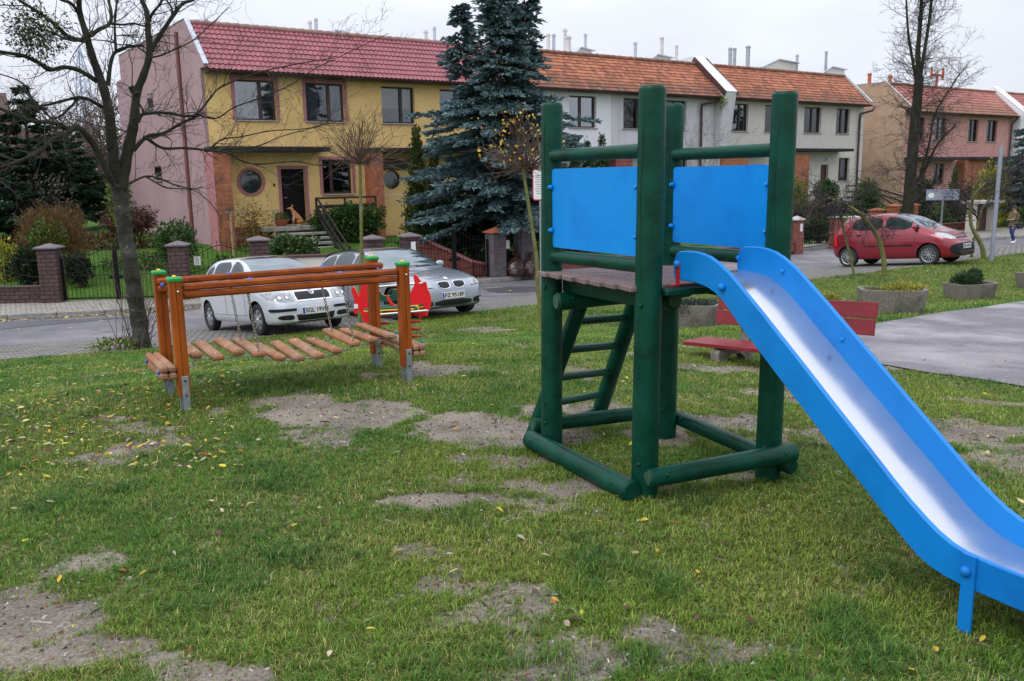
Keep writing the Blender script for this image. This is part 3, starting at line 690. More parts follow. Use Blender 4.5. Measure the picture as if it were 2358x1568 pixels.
for k in range(1900):              # thick under the bare tree on the left
    px, py = g_.uniform(-250, 560), 835 + 250 * g_.random() ** 1.6
    p = G(px, py); pos.append((p.x, p.y))
for k in range(620):
    d = 2.6 + 8 * g_.random() ** .8; a = R(g_.uniform(-36, 38)); pos.append((d * math.sin(a), d * math.cos(a)))
pos = [p for p in pos if ts_of(*p)[1] < edge(ts_of(*p)[0])]
leaves('fallen_leaves', pos, .020, [(.5, .42, .2), (.45, .3, .04), (.32, .12, .04), (.1, .05, .035), (.09, .07, .06), (.42, .36, .26), (.5, .4, .05), (.12, .07, .05)], 'scattered yellow and brown fallen leaves on the grass')
pos = []
for k in range(1500):
    t = g_.uniform(-16, 9); q = kerb(t) - abs(g_.normal(.02, .2)) - .07; p = TS(t, q); pos.append((p.x, p.y))
for k in range(260):
    t = g_.uniform(-16, 20); q = kerb(t) - 3.5 * g_.random() ** 2 - .1; p = TS(t, q); pos.append((p.x, p.y))
leaves('gutter_leaves', pos, .035, [(.55, .4, .08), (.5, .33, .12), (.4, .24, .1), (.5, .42, .2)], 'yellow leaves drifted along the kerb of the road', 4, zf=lambda a, b: -1.43)

# twigs, crumbs of earth and pale chips lying in the worn grass
def debris(name, n, seed, label):
    g = np.random.default_rng(seed); d = 2.5 + 8.5 * g.random(n) ** 1.1; a = np.radians(g.uniform(-36, 38, n)); x = d * np.sin(a); y = d * np.cos(a)
    b = bare(x, y); k = (g.random(n) < .25 + b) & (ts_of(x, y)[1] < np.interp(ts_of(x, y)[0], EDGE_T, EDGE_S) - .1); x, y = x[k], y[k]; n = len(x); z = TER(x, y) + .004
    th = g.random(n) * PI * 2; ln = .004 + .012 * g.random(n) ** 2 + .03 * (g.random(n) < .06); w_ = .003 + .005 * g.random(n); h = .002 + .006 * g.random(n)
    P = np.empty((n, 5, 3)); c, s_ = np.cos(th), np.sin(th)
    for i, (u, v) in enumerate(((-1, -1), (1, -1), (1, 1), (-1, 1))): P[:, i] = np.stack([x + u * ln * c - v * w_ * s_ * .5, y + u * ln * s_ + v * w_ * c * .5, z - .003], 1)
    P[:, 4] = np.stack([x, y, z + h], 1); F = np.array([[0, 1, 4], [1, 2, 4], [2, 3, 4], [3, 0, 4]])[None] + (np.arange(n) * 5)[:, None, None]
    cols = np.array([(.05, .035, .025), (.08, .06, .045), (.3, .27, .22), (.16, .12, .08), (.45, .42, .38), (.2, .09, .04)]); cc = cols[g.integers(0, len(cols), n)] * (.6 + .7 * g.random((n, 1)))
    o = fast_mesh(name, P.reshape(-1, 3), F, 3, M['gleaf'], attr={'Col': np.repeat(cc, 5, 0)}); tag(o, label, 'debris', kind='stuff')
debris('ground_litter', 16000, 14, 'small twigs, pebbles and crumbs of earth in the worn grass')
# ------------------------------------------------------------------ playground
random.seed(11)
def W_(mb, name, mats, root, smooth_=False, loc=None):
    """link a world-coordinate mesh as a child of root (root has location + z rotation)"""
    m = Matrix.LocRotScale(root.location, root.rotation_euler, None).inverted()
    mb.v = [tuple(m @ Vector(v)) for v in mb.v]
    return mb.build(name, mats, root, smooth_)
def S_sub(mb, name, mats, root, part, smooth_=False):
    m = Matrix.LocRotScale(root.location, root.rotation_euler, None).inverted()
    mb.v = [tuple(m @ Vector(v)) for v in mb.v]
    o = mb.build(name, mats, part, smooth_); return o
Lp, Np, Rp, Fp = Vector((.235, 5.27, 0)), Vector((.69, 4.45, 0)), Vector((1.42, 4.70, 0)), Vector((.99, 5.51, 0))
av = ((Rp - Np).normalized() + (Fp - Lp).normalized()).normalized()
bv = ((Np - Lp).normalized() + (Rp - Fp).normalized()).normalized()
ZU = Vector((0, 0, 1))
def crack(part, p0, p1, r_, ang, a, b, th=.0022):
    p0 = Vector(p0); p1 = Vector(p1); d = (p1 - p0).normalized(); u = d.orthogonal().normalized(); v = d.cross(u); n = 14; pts = []
    ref = (-(p0 + p1) / 2 + Vector((0, 0, EYE))); ref = (ref - d * ref.dot(d)).normalized(); v = d.cross(ref); ph = random.uniform(0, 6)
    for i in range(n + 1):
        k = a + (b - a) * i / n; an = ang + .10 * math.sin(i * .9 + ph) + .05 * math.sin(i * 2.3); pts.append(p0.lerp(p1, k) + (ref * math.cos(an) + v * math.sin(an)) * (r_ + .0002))
    mb = MB(); mb.tube(pts, [.0004] + [th * random.uniform(.5, 1.1) for _ in range(n - 1)] + [.0004], 5); S_sub(mb, 'crack', M['crackdk'], tower, part)
M['crackdk'] = mat('dark_crack', (.002, .012, .008), .9)
tower = thing('play_tower', 'dark green log play tower with blue panels, ladder and a blue and steel slide', 'slide', (.85, 4.95, 0))
tops = {0: 2.10, 1: 2.107, 2: 2.09, 3: 2.10}
for i, (p, r_) in enumerate(((Lp, .064), (Np, .069), (Rp, .068), (Fp, .064))):
    mb = MB(); tp = p + Vector((.022, .012, tops[i])); lo = p + Vector((0, 0, -.12))
    pts = []; rad = []
    for k in range(15):
        q = k / 14; pts.append(lo.lerp(tp - ZU * .02, q)); rad.append(r_ * (1.03 - .05 * q) * (1 + random.uniform(-.008, .008)))
    pts += [tp - ZU * .012, tp - ZU * .004, tp]; rad += [r_ * .975, r_ * .9, r_ * .86]
    mb.tube(pts, rad, 28)
    post = W_(mb, 'post', [M['green']], tower, True)
    for an_, a_, b_ in ((-.5, .25, .95), (.45, .05, .5)): crack(post, lo, tp, r_ * 1.0, an_ + random.uniform(-.2, .2), a_, b_, .0016)
    cap_ = MB(); cap_.tube([tp - ZU * .002, tp + ZU * .0015], [r_ * .86, r_ * .84], 28); S_sub(cap_, 'post_top', M['green_end'], tower, post)
    for z in (1.03, .19):
        b_ = MB(); d = (Vector((0, 0, 0)) - p).normalized(); d = Vector((d.x, d.y, 0)); side = Vector((-.55, -.83, 0)).normalized()
        c = p + side * (r_ * .98) + ZU * z; b_.sphere(c, .011, 10); S_sub(b_, 'bolt', M['green'], tower, post, True)
def raillog(p, q, z0, z1, r_, nm='rail'):
    mb = MB(); mb.log(p + ZU * z0, q + ZU * z1, r_, r_ * 1.03, 20); return W_(mb, nm, [M['green']], tower, True)
for a_, b_ in ((Lp, Np), (Fp, Rp)):
    d = (b_ - a_).normalized()
    raillog(a_ + d * .045, b_ - d * .03, 1.798, 1.798, .036); raillog(a_ + d * .045, b_ - d * .03, 1.212, 1.222, .037)
    # rounded blue board
    mb = MB(); l = (b_ - a_).length - .10; h = .455; z0 = 1.268; poly = []; rr = .03
    for cx, cy, a0 in ((l - rr, rr, -90), (l - rr, h - rr, 0), (rr, h - rr, 90), (rr, rr, 180)):
        for k in range(6): an = R(a0 + 90 * k / 5); poly.append((cx + rr * math.cos(an), cy + rr * math.sin(an)))
    nrm = d.cross(ZU).normalized()
    if nrm.dot(-a_) < 0: nrm = -nrm
    o_ = a_ + d * .05 + nrm * .012 + ZU * z0
    zx = ZU.cross(d); m_ = Matrix(((d.x, 0, zx.x, o_.x), (d.y, 0, zx.y, o_.y), (0, 1, 0, o_.z), (0, 0, 0, 1)))
    mb.prism(poly, .014, m_); pan = W_(mb, 'side_panel', M['blue'], tower)
    for lx in (.006, l - .006):
        for lz in (.1, .35):
            c = o_ + d * lx + ZU * lz + nrm * .012; mb = MB(); mb.box(c, (.03, .012, .026), Matrix.Rotation(math.atan2(d.y, d.x), 3, 'Z'), bev=.003); mb.sphere(c + nrm * .008, .011, 8)
            S_sub(mb, 'bracket', M['blue'], tower, pan, True)
# deck
dz = 1.122
q0 = Lp - av * .075 - bv * .035; lenb = (Np - Lp).length + .04; la = .79 + .12
npl = 7
for i in range(npl):
    mb = MB(); pc = q0 + bv * (lenb * (i + .5) / npl) + av * la / 2 + ZU * (dz - .014 + random.uniform(-.001, .001))
    mb.box(pc, (la, lenb / npl - .007, .028), Matrix.Rotation(math.atan2(av.y, av.x) + random.uniform(-.004, .004), 3, 'Z'), bev=.004)
    W_(mb, 'deck_board', M['deck'], tower)
for off, s_ in ((Lp + av * .075, 1), (Fp - av * .075, -1)):
    mb = MB(); mb.bar(off + bv * .04 + ZU * 1.047, off + bv * .93 + ZU * 1.047, .04, .105, bev=.006); W_(mb, 'deck_beam', M['green'], tower)
mb = MB(); mb.bar(Np + bv * .0 + av * .07 + ZU * 1.09, Rp - av * .07 + ZU * 1.09, .17, .034, bev=.008); W_(mb, 'deck_beam', M['green'], tower)
def wlog(p0, p1, r0, r1=None, end=True):
    mb = MB(); p0 = Vector(p0); p1 = Vector(p1); mb.log(p0, p1, r0, r1, 22); lg = W_(mb, 'log', [M['green']], tower, True)
    d = (p1 - p0).normalized(); crack(lg, p0, p1, r0, -.35, .08, .93); crack(lg, p0, p1, r0, .5, .3, .8, .0015); e = MB(); r1_ = r1 or r0; e.tube([p0 - d * .0015, p0 + d * .002], [r0 - .014, r0 - .013], 20); S_sub(e, 'log_end', M['green_end'], tower, lg)
    b_ = MB(); up = ZU.cross(d).normalized()
    if up.dot(-p0) < 0: up = -up
    for k in (.1, .9): b_.sphere(p0.lerp(p1, k) + up * (r0 * .9) + ZU * .02, .012, 10)
    S_sub(b_, 'bolt', M['green'], tower, lg, True); return lg
wlog((.262, 5.13, .952), (1.12, 5.45, .968), .054, .044)
wlog((.868, 4.60, 1.02), (.50, 5.36, 1.0), .052, .05)
wlog((.10, 5.33, .055), (.612, 4.34, .062), .056, .060)
wlog((.69, 4.345, .128), (1.54, 4.615, .17), .050, .053)
wlog((.12, 5.40, .118), (1.05, 5.66, .14), .047, .047)
wlog((1.07, 5.58, .11), (1.53, 4.60, .09), .047, .047)
# ladder
mb = MB(); l0, l1 = atd(1336, 700, 5.40), hz(1224, 1012, -.02); mb.log(l0 + (l0 - l1) * .12, l1, .05, .052, 20); lad = W_(mb, 'ladder', [M['green']], tower, True)
r0_, r1_ = atd(1464, 690, 5.66), hz(1380, 948, -.02); mb = MB(); mb.log(r0_ + (r0_ - r1_) * .12, r1_, .055, .055, 20); S_sub(mb, 'ladder_rail', M['green'], tower, lad, True)
for a_, b_ in ((.12, .14), (.325, .375), (.53, .61), (.73, .82), (.93, .98)):
    mb = MB(); mb.log(l0.lerp(l1, a_), r0_.lerp(r1_, b_), .027, .025, 14, bev=.006); S_sub(mb, 'rung', M['green'], tower, lad, True)
# slide
leg0 = hz(2222, 1455, 0); cv = Vector((.48, -.877, 0)).normalized(); gv = Vector((-cv.y, cv.x, 0))
topE = [(-1.712, 1.19), (-1.71, 1.245), (-1.695, 1.278), (-1.665, 1.297), (-1.62, 1.302), (-1.56, 1.303), (-1.5, 1.298), (-1.44, 1.285), (-1.38, 1.26), (-1.30, 1.215), (-1.21, 1.15), (-1.09, 1.06), (-.81, .843), (-.62, .693), (-.48, .585), (-.36, .49), (-.27, .422), (-.2, .376), (-.14, .341), (-.08, .316), (-.02, .303), (.08, .298), (.22, .297), (.42, .296), (.50, .288), (.52, .268)]
botE = [(.52, .19), (.50, .172), (.42, .168), (.2, .168), (.03, .17), (-.04, .172), (-.1, .178), (-.16, .192), (-.22, .217), (-.3, .27), (-.46, .393), (-.64, .528), (-.8, .65), (-1.0, .802), (-1.15, .92), (-1.24, .99), (-1.30, 1.045), (-1.35, 1.085), (-1.4, 1.113), (-1.46, 1.135), (-1.54, 1.148), (-1.63, 1.15), (-1.70, 1.15)]
bed = [(-1.72, 1.155), (-1.60, 1.157), (-1.52, 1.15), (-1.44, 1.125), (-1.36, 1.08), (-1.28, 1.025), (-1.19, .952), (-1.0, .808), (-.8, .658), (-.6, .505), (-.46, .40), (-.33, .30), (-.25, .248), (-.18, .215), (-.1, .195), (-.02, .187), (.1, .184), (.3, .183), (.5, .182)]
SW = .43
slide = None
def sp(k, z, w_): q = leg0 + cv * k + gv * w_; return Vector((q.x, q.y, z))
for w0 in (0.0, SW):
    poly = topE + botE; th = .024
    mb = MB(); n = len(poly); o0 = w0 if w0 == 0 else w0
    bev_ = .005
    cen = Vector((0, 0))
    def off(pl, d_):
        r_ = []
        for i in range(len(pl)):
            a = Vector(pl[i - 1]); b = Vector(pl[i]); c = Vector(pl[(i + 1) % len(pl)])
            n1 = Vector((b.y - a.y, a.x - b.x)).normalized(); n2 = Vector((c.y - b.y, b.x - c.x)).normalized(); nn = (n1 + n2)
            if nn.length < .3: nn = n1
            nn.normalize(); r_.append((b.x + nn.x * d_, b.y + nn.y * d_))
        return r_
    inner = off(poly, bev_)
    rings = [[sp(k, z, o0) for k, z in inner], [sp(k, z, o0 + bev_) for k, z in poly], [sp(k, z, o0 + th - bev_) for k, z in poly], [sp(k, z, o0 + th) for k, z in inner]]
    vs = [q for r_ in rings for q in r_]; fs = [tuple(range(n)), tuple(range(3 * n, 4 * n))[::-1]]
    for j in range(3):
        for i in range(n): fs.append((j * n + i, j * n + (i + 1) % n, (j + 1) * n + (i + 1) % n, (j + 1) * n + i))
    mb.add(vs, fs)
    if slide is None: slide = W_(mb, 'slide', M['blue_side'], tower)
    else: S_sub(mb, 'slide_side', M['blue_side'], tower, slide)
# stainless trough, slightly dished with turned-up edges
mb = MB(); prof = [(.024, .016), (.06, .0155), (.10, .015), (.16, .0145), (.227, .0145), (.29, .0145), (.35, .015), (.40, .0155), (.43, .016)]
bz = []
for (k0, z0), (k1, z1) in zip(bed[:-1], bed[1:]):
    for j in range(3): bz.append((k0 + (k1 - k0) * j / 3, z0 + (z1 - z0) * j / 3))
bz.append(bed[-1])
bz = [(sum(bz[min(max(i + d, 0), len(bz) - 1)][0] for d in (-1, 0, 1)) / 3, sum(bz[min(max(i + d, 0), len(bz) - 1)][1] for d in (-1, 0, 1)) / 3) for i in range(len(bz))]
vs = []
for i, (k, z) in enumerate(bz):
    a = bz[max(0, i - 1)]; b = bz[min(len(bz) - 1, i + 1)]; tn = Vector((b[0] - a[0], b[1] - a[1])).normalized(); nn = Vector((-tn.y, tn.x))
    for w_, h_ in prof: vs.append(sp(k + nn.x * h_, z + nn.y * h_, w_))
nb = len(prof); mb.add(vs, [tuple(f) for f in grid_faces(len(bz), nb)])
S_sub(mb, 'chute', M['steel'], tower, slide, 75)
for k, z in ((-1.672, 1.232), (-1.34, 1.147)):
    mb = MB(); c = sp(k, z, -.008); mb.sphere(c, .019, 16, sc_=(1, 1, 1)); S_sub(mb, 'dome_nut', M['blue_side'], tower, slide, True)
for k, z in ((-1.70, 1.235), (-1.38, 1.19), (-.99, .90)):
    mb = MB(); c = sp(k, z, SW - .001); mb.sphere(c, .013, 12); S_sub(mb, 'bolt', M['blue_side'], tower, slide, True)
mb = MB(); c = sp(-.008, .24, -.014); mb.sphere(c, .021, 16); S_sub(mb, 'dome_nut', M['blue_side'], tower, slide, True)
for w_ in (-.007, SW + .031):
    mb = MB(); mb.box(sp(0.0, .085, w_) + Vector((0, 0, .035)), (.052, .012, .37), Matrix.Rotation(math.atan2(cv.y, cv.x), 3, 'Z'), bev=.002); S_sub(mb, 'leg', M['blue_side'], tower, slide)
for w_ in (-.004, SW + .028):
    mb = MB(); rot_ = Matrix.Rotation(math.atan2(cv.y, cv.x), 3, 'Z')
    mb.box(sp(-1.668, 1.185, w_), (.028, .006, .125), rot_, bev=.002); mb.box(sp(-1.675, 1.127, w_ - .02 if w_ < 0 else w_ + .02), (.05, .05, .006), rot_, bev=.002); S_sub(mb, 'bracket', M['redpaint'], tower, slide)
# crumbs and a leaf on the deck
pos = []
g2_ = np.random.default_rng(2)
for k in range(240):
    q = q0 + bv * (.5 + .16 * g2_.standard_normal()) * .9 + av * (.4 + .22 * g2_.standard_normal()); pos.append((q.x, q.y))
pos = [p for p in pos if 0.02 < (Vector((p[0], p[1], 0)) - q0).dot(av) < .85 and .03 < (Vector((p[0], p[1], 0)) - q0).dot(bv) < .85]
leaves('wood_chips', pos, .006, [(.45, .35, .15), (.35, .3, .15), (.2, .16, .1)], 'small yellow seeds and chips lying on the tower deck', 6, zf=lambda a, b: dz - .004)

# ------------------------------------------------------------------ suspension bridge of planks
A0, A1, B0, B1 = Vector((-2.46, 6.39, 0)), Vector((-.90, 7.29, 0)), Vector((-2.775, 6.905, 0)), Vector((-1.245, 7.87, 0))
br = thing('suspension_bridge', 'orange timber frame with wooden planks hanging on chains', 'play bridge', (-1.85, 7.1, 0))
xd = (A1 - A0).normalized(); yd = (B0 - A0).normalized(); ang = math.atan2(xd.y, xd.x); rotb = Matrix.Rotation(ang, 3, 'Z')
def ypost(p, steelside):
    mb = MB(); h = 1.0; wv = .0
    prof = [(-.044, -.036), (-.036, -.044), (-.006, -.044), (0, -.037), (.006, -.044), (.036, -.044), (.044, -.036), (.044, .036), (.036, .044), (.006, .044), (0, .037), (-.006, .044), (-.036, .044), (-.044, .036)]
    n = len(prof); vs = []; zs = [.12, .4, .7, h - .025]
    for z in zs: vs += [p + rotb @ Vector((x, y, 0)) + ZU * z for x, y in prof]
    fs = [tuple(range(n))[::-1], tuple(range(3 * n, 4 * n))]
    for j in range(3):
        for i in range(n): fs.append((j * n + i, j * n + (i + 1) % n, (j + 1) * n + (i + 1) % n, (j + 1) * n + i))
    mb.add(vs, fs); po = W_(mb, 'post', M['orange'], br)
    mb = MB(); mb.box(p + ZU * (h - .012), (.104, .104, .034), rotb, bev=.009); cp = S_sub(mb, 'post_cap', M['gcap'], br, po)
    mb = MB(); mb.sphere(p + ZU * (h + .008), .017, 10, sc_=(1, 1, .7)); S_sub(mb, 'cap_button', M['ycap'], br, po, True)
    mb = MB(); c = p - yd * .048 + xd * .006; mb.box(c + ZU * .11, (.05, .008, .32), rotb, bev=.002); mb.box(p + yd * .048 + ZU * .11, (.05, .008, .32), rotb, bev=.002); st = S_sub(mb, 'steel_foot', M['galv'], br, po)
    mb = MB()
    for z in (.235, .125): mb.sphere(c - yd * .006 + ZU * z, .0095, 8)
    S_sub(mb, 'bolt', M['black'], br, po, True)
    mb = MB(); mb.sphere(p - yd * .046 + ZU * .9 + xd * .01, .010, 10); S_sub(mb, 'screw_head', M['chrome'], br, po, True)
for p in (A0, A1, B0, B1): ypost(p, 1)
def beam(a, b, z, w_, h_, par=None, nm='beam', mt='orangeb'):
    mb = MB(); mb.bar(a + ZU * z, b + ZU * z, w_, h_, bev=.014)
    return W_(mb, nm, M[mt], br) if par is None else S_sub(mb, nm, M[mt], br, par)
for a, b, ex in ((A0 + xd * .05, A1 - xd * .05, 0), (B0 + yd * .0 - xd * .03, B1 + xd * .07, 0)):
    if ex == 0 and a.y > 6.7: a = a - yd * .072; b = b - yd * .072
    beam(a, b, .925, .06, .052); beam(a, b, .868, .06, .052)
    for k in (.29, .71):
        mb = MB(); c = a.lerp(b, k) + ZU * .951; mb.lathe([(.0001, .012), (.012, .009), (.02, 0)], c, 12); W_(mb, 'beam_cap', M['bcap'], br, True)
mb = MB(); mb.sphere(B0 - yd * .105 - xd * .0 + ZU * .9, .016, 12, sc_=(1, 1, 1)); W_(mb, 'blue_cap', M['bcap'], br, True)
mb = MB(); mb.sphere(B1 - yd * .105 + xd * .01 + ZU * .9, .013, 12); W_(mb, 'blue_cap', M['bcap'], br, True)
# end seats: two timbers side by side
for sgn, a, b in ((-1, A0, B0), (1, A1, B1)):
    c0 = a - yd * .06; c1 = b + yd * .0
    for off_, zz in ((.075, 0), (.132, 0)):
        mb = MB(); o_ = xd * sgn * off_
        so = .335 - (.06 if sgn > 0 else 0); mb.bar(c0 + o_ + ZU * so, c1 + o_ + ZU * so, .055, .052, bev=.014); mb.bar(c0 + o_ + ZU * (so - .053), c1 + o_ + ZU * (so - .053), .055, .052, bev=.014)
        st = W_(mb, 'end_seat', M['plank'], br)
    mb = MB()
    for k in (.12, .88): mb.sphere(c0.lerp(c1, k) + xd * sgn * .163 + ZU * .305, .014, 10)
    W_(mb, 'blue_cap', M['bcap'], br, True)
# planks
L_ = (A1 - A0).length; plk = []
npk = 11; sag = [.335, .30, .285, .31, .265, .255, .258, .285, .335, .33, .35]
ctr = (A0 + B0) / 2; cw = (B0 - A0).length
zpts = []
for i in range(npk):
    u_ = .12 + (L_ - .24) * i / (npk - 1); zz = .292 + .03 - .05 * i / 10 + .095 * abs((i - 5) / 5) ** 1.6 + (.035 if i in (2, 3) else 0) + (.04 if i in (8,) else 0) + (.02 if i in (9, 10) else 0)
    if i < 2: zz -= .01
    tilt = random.uniform(-.12, .12) + (-.1 if i in (0, 1, 2) else .1 if i > 8 else 0)
    zpts.append((u_, zz))
    mb = MB(); c = ctr + xd * u_ + ZU * zz + yd * .06
    rt_ = rotb @ Matrix.Rotation(tilt, 3, 'Y') @ Matrix.Rotation(random.uniform(-.03, .03), 3, 'X')
    mb.box(c, (.094, cw + .13, .042), rt_, bev=.012)
    pk = W_(mb, 'plank', M['plank'], br)
    mb = MB()
    for y_ in (-.27, .27): mb.sphere(c + rt_ @ Vector((0, y_, .0215)), .007, 8, sc_=(1, 1, .4))
    S_sub(mb, 'screw', M['chrome'], br, pk, True)
def chain(p, q, sagz, nm='chain', link=.034, thick=.0034):
    p = Vector(p); q = Vector(q); l = (q - p).length; n = max(3, int(l / (link * .72))); mb = MB()
    for i in range(n):
        k = (i + .5) / n; c = p.lerp(q, k) - ZU * sagz * 4 * k * (1 - k); c2 = p.lerp(q, min(1, k + .01)) - ZU * sagz * 4 * (k + .01) * (1 - k - .01)
        d = (c2 - c).normalized(); sd = d.orthogonal().normalized(); sd2 = d.cross(sd)
        if i % 2: sd = sd2
        pts = []
        for a in range(8):
            an = 2 * PI * a / 8; pts.append(c + d * (link / 2 * math.cos(an)) + sd * (link * .3 * math.sin(an)))
        pts.append(pts[0]); mb.tube(pts, thick, 5, cap=False)
    return W_(mb, nm, M['chain'], br, True)
for side, sg in ((A0, 1), (B0, -1)):
    pt_ = [side + yd * .05 * sg * .6 + xd * .045 + ZU * .30]
    for u_, zz in zpts: pt_.append(side + xd * u_ + yd * sg * .055 + ZU * (zz - .028))
    pt_.append(side + xd * (L_ - .045) + yd * sg * .03 + ZU * .37)
    mb = MB()
    for a, b in zip(pt_[:-1], pt_[1:]):
        l = (b - a).length; n = max(2, int(round(l / .024)))
        for i in range(n):
            c = a.lerp(b, (i + .5) / n); d = (b - a).normalized(); sd = d.orthogonal().normalized()
            if i % 2: sd = d.cross(sd)
            pts = [c + d * (.017 * math.cos(2 * PI * k / 8)) + sd * (.009 * math.sin(2 * PI * k / 8)) for k in range(8)]; pts.append(pts[0]); mb.tube(pts, .0034, 5, cap=False)
    W_(mb, 'plank_chain', M['chain'], br, True)
    for fk, pi in ((.29, 3), (.71, 8)):
        top = side + xd * (L_ * fk) + yd * (0 if sg > 0 else -.072) + ZU * .842
        chain(top, pt_[pi + 1], 0, 'hanging_chain')
        mb = MB(); mb.tube([top + ZU * .03, top - ZU * .01], .008, 8); W_(mb, 'chain_eye', M['black'], br)

# ------------------------------------------------------------------ two-spring fish rocker
spc = Vector((-.98, 8.62, 0)); spz = ter(-1.08, 9.45)
rk = thing('spring_rider', 'red fish-shaped rocker on two red coil springs', 'spring rider', (-1.1, 9.45, spz))
def rp(px, py, Y): return atd(px, py, Y * 1.10)
def outline(pts, y0, th, m_, nm, mat_back=None, par=None):
    """flat board with real thickness, cut to the outline, standing in the plane y=y0"""
    P = [rp(x, y, y0) for x, y in pts]; n = len(P); dv = Vector((.35, .94, 0)).normalized() * th
    dv = Vector((0, 1, 0)) * th
    mb = MB(); mb.add([tuple(p) for p in P] + [tuple(p + dv * .3) for p in P] + [tuple(p + dv) for p in P], [], 0)
    o_ = 0
    mb.f.append(tuple(range(n))); mb.m.append(0); mb.f.append(tuple(range(2 * n, 3 * n))[::-1]); mb.m.append(0)
    for i in range(n):
        j = (i + 1) % n; mb.f.append((i, j, n + j, n + i)); mb.m.append(1); mb.f.append((n + i, n + j, 2 * n + j, 2 * n + i)); mb.m.append(1)
    return W_(mb, nm, [M[m_], M['hyel']], rk)
def z6(x, y): return ((1060 + x * .1531) / 1.3473, (820 + y * .1531) / 1.3473)
tail = [z6(*p) for p in [(225, 455), (262, 470), (300, 545), (335, 610), (345, 660), (395, 470), (385, 300), (400, 275), (430, 285), (480, 350), (530, 420), (600, 520), (690, 620), (700, 900), (640, 1060), (560, 1120), (540, 1200), (495, 1180), (440, 1165), (415, 1080), (385, 980), (350, 915), (320, 980), (290, 1015), (260, 1005), (240, 950), (250, 860), (265, 760), (235, 660), (200, 560), (195, 490)]]
outline(tail, 8.75, .022, 'hred', 'tail_board')
head = [z6(*p) for p in [(1465, 215), (1490, 205), (1530, 235), (1590, 320), (1640, 370), (1690, 350), (1715, 365), (1730, 430), (1735, 490), (1780, 560), (1805, 640), (1815, 720), (1810, 800), (1790, 900), (1750, 970), (1740, 1040), (1700, 1048), (1640, 1060), (1600, 1105), (1560, 1065), (1490, 1040), (1430, 960), (1340, 880), (1340, 720), (1385, 620), (1400, 560), (1450, 460), (1480, 380), (1455, 280)]]
outline(head, 8.45, .022, 'hred', 'head_board')
fin = [z6(*p) for p in [(1250, 470), (1300, 440), (1350, 455), (1395, 560), (1400, 700), (1340, 780), (1230, 700)]]
outline(fin, 8.78, .022, 'hred', 'far_head_board')
back = [z6(*p) for p in [(640, 560), (720, 540), (760, 535), (790, 560), (810, 600), (860, 630), (920, 632), (980, 625), (1010, 590), (1040, 520), (1090, 505), (1200, 510), (1300, 560), (1380, 595), (1440, 600), (1445, 730), (1340, 720), (1120, 735), (960, 760), (720, 750), (640, 740)]]
outline(back, 8.72, .02, 'hgrn', 'backrest')
seatL, seatR = rp(*z6(620, 880), 8.72), rp(*z6(1620, 830), 8.42)
mb = MB(); mb.bar(seatL, seatR, .30, .022, bev=.006); st = W_(mb, 'seat', M['hgrn'], rk)
mb = MB(); mb.bar(seatL - ZU * .0185, seatR - ZU * .0185, .31, .014, bev=.004); S_sub(mb, 'seat_rim', M['hyel'], rk, st)
mb = MB(); mb.bar(rp(*z6(700, 950), 8.58), rp(*z6(900, 940), 8.54), .02, .07, bev=.004); mb.bar(rp(*z6(1360, 905), 8.38), rp(*z6(1560, 890), 8.33), .02, .07, bev=.004); W_(mb, 'side_block', M['hyel'], rk)
mb = MB(); mb.bar(rp(*z6(880, 935), 8.56), rp(*z6(1360, 905), 8.40), .018, .065, bev=.004); W_(mb, 'side_rail', M['hred'], rk)
mb = MB()
for p_, y_ in ((z6(855, 955), 8.53), (z6(1505, 900), 8.32)): mb.lathe([(.0001, -.014), (.016, -.01), (.02, 0), (.02, .01)], rp(*p_, y_), 12, axis='y')
W_(mb, 'plug', M['hgrn'], rk, True)
mb = MB(); pts = [rp(*z6(x, y), 8.60 - .0 * i) for i, (x, y) in enumerate([(925, 640), (960, 720), (1000, 790), (1060, 840), (1125, 850)])]; mb.tube(pts, [.012, .016, .018, .016, .012], 10); W_(mb, 'saddle_horn', M['hred'], rk, True)
for (xa, ya, xb, yb, Y) in ((690, 460, 1650, 380, 8.50), (690, 1025, 1745, 935, 8.26)):
    mb = MB(); mb.tube([rp(*z6(xa, ya), Y + .2), rp(*z6(xb, yb), Y - .06)], .0125, 12); W_(mb, 'hand_bar', M['chrome'], rk, True)
mb = MB(); c_ = rp(*z6(288, 850), 8.745); mb.box(c_, (.045, .004, .05)); W_(mb, 'maker_label', M['white'], rk)
for (xa, ya, xb, yb, Y, r_) in ((800, 1040, 800, 1420, 8.62, .085), (1430, 1010, 1460, 1500, 8.42, .085)):
    t0, t1 = rp(*z6(xa, ya), Y), rp(*z6(xb, yb), Y); g0 = ter(t1.x, t1.y); t1 = Vector((t1.x, t1.y, g0 - .01)); pts = []; turns = 4.6; n = int(turns * 18)
    for i in range(n + 1):
        k = i / n; an = 2 * PI * turns * k; c = t0.lerp(t1, k); pts.append(c + Vector((r_ * math.cos(an), r_ * math.sin(an), 0)))
    mb = MB(); mb.tube(pts, .012, 8); W_(mb, 'coil_spring', M['springred'], rk, True)

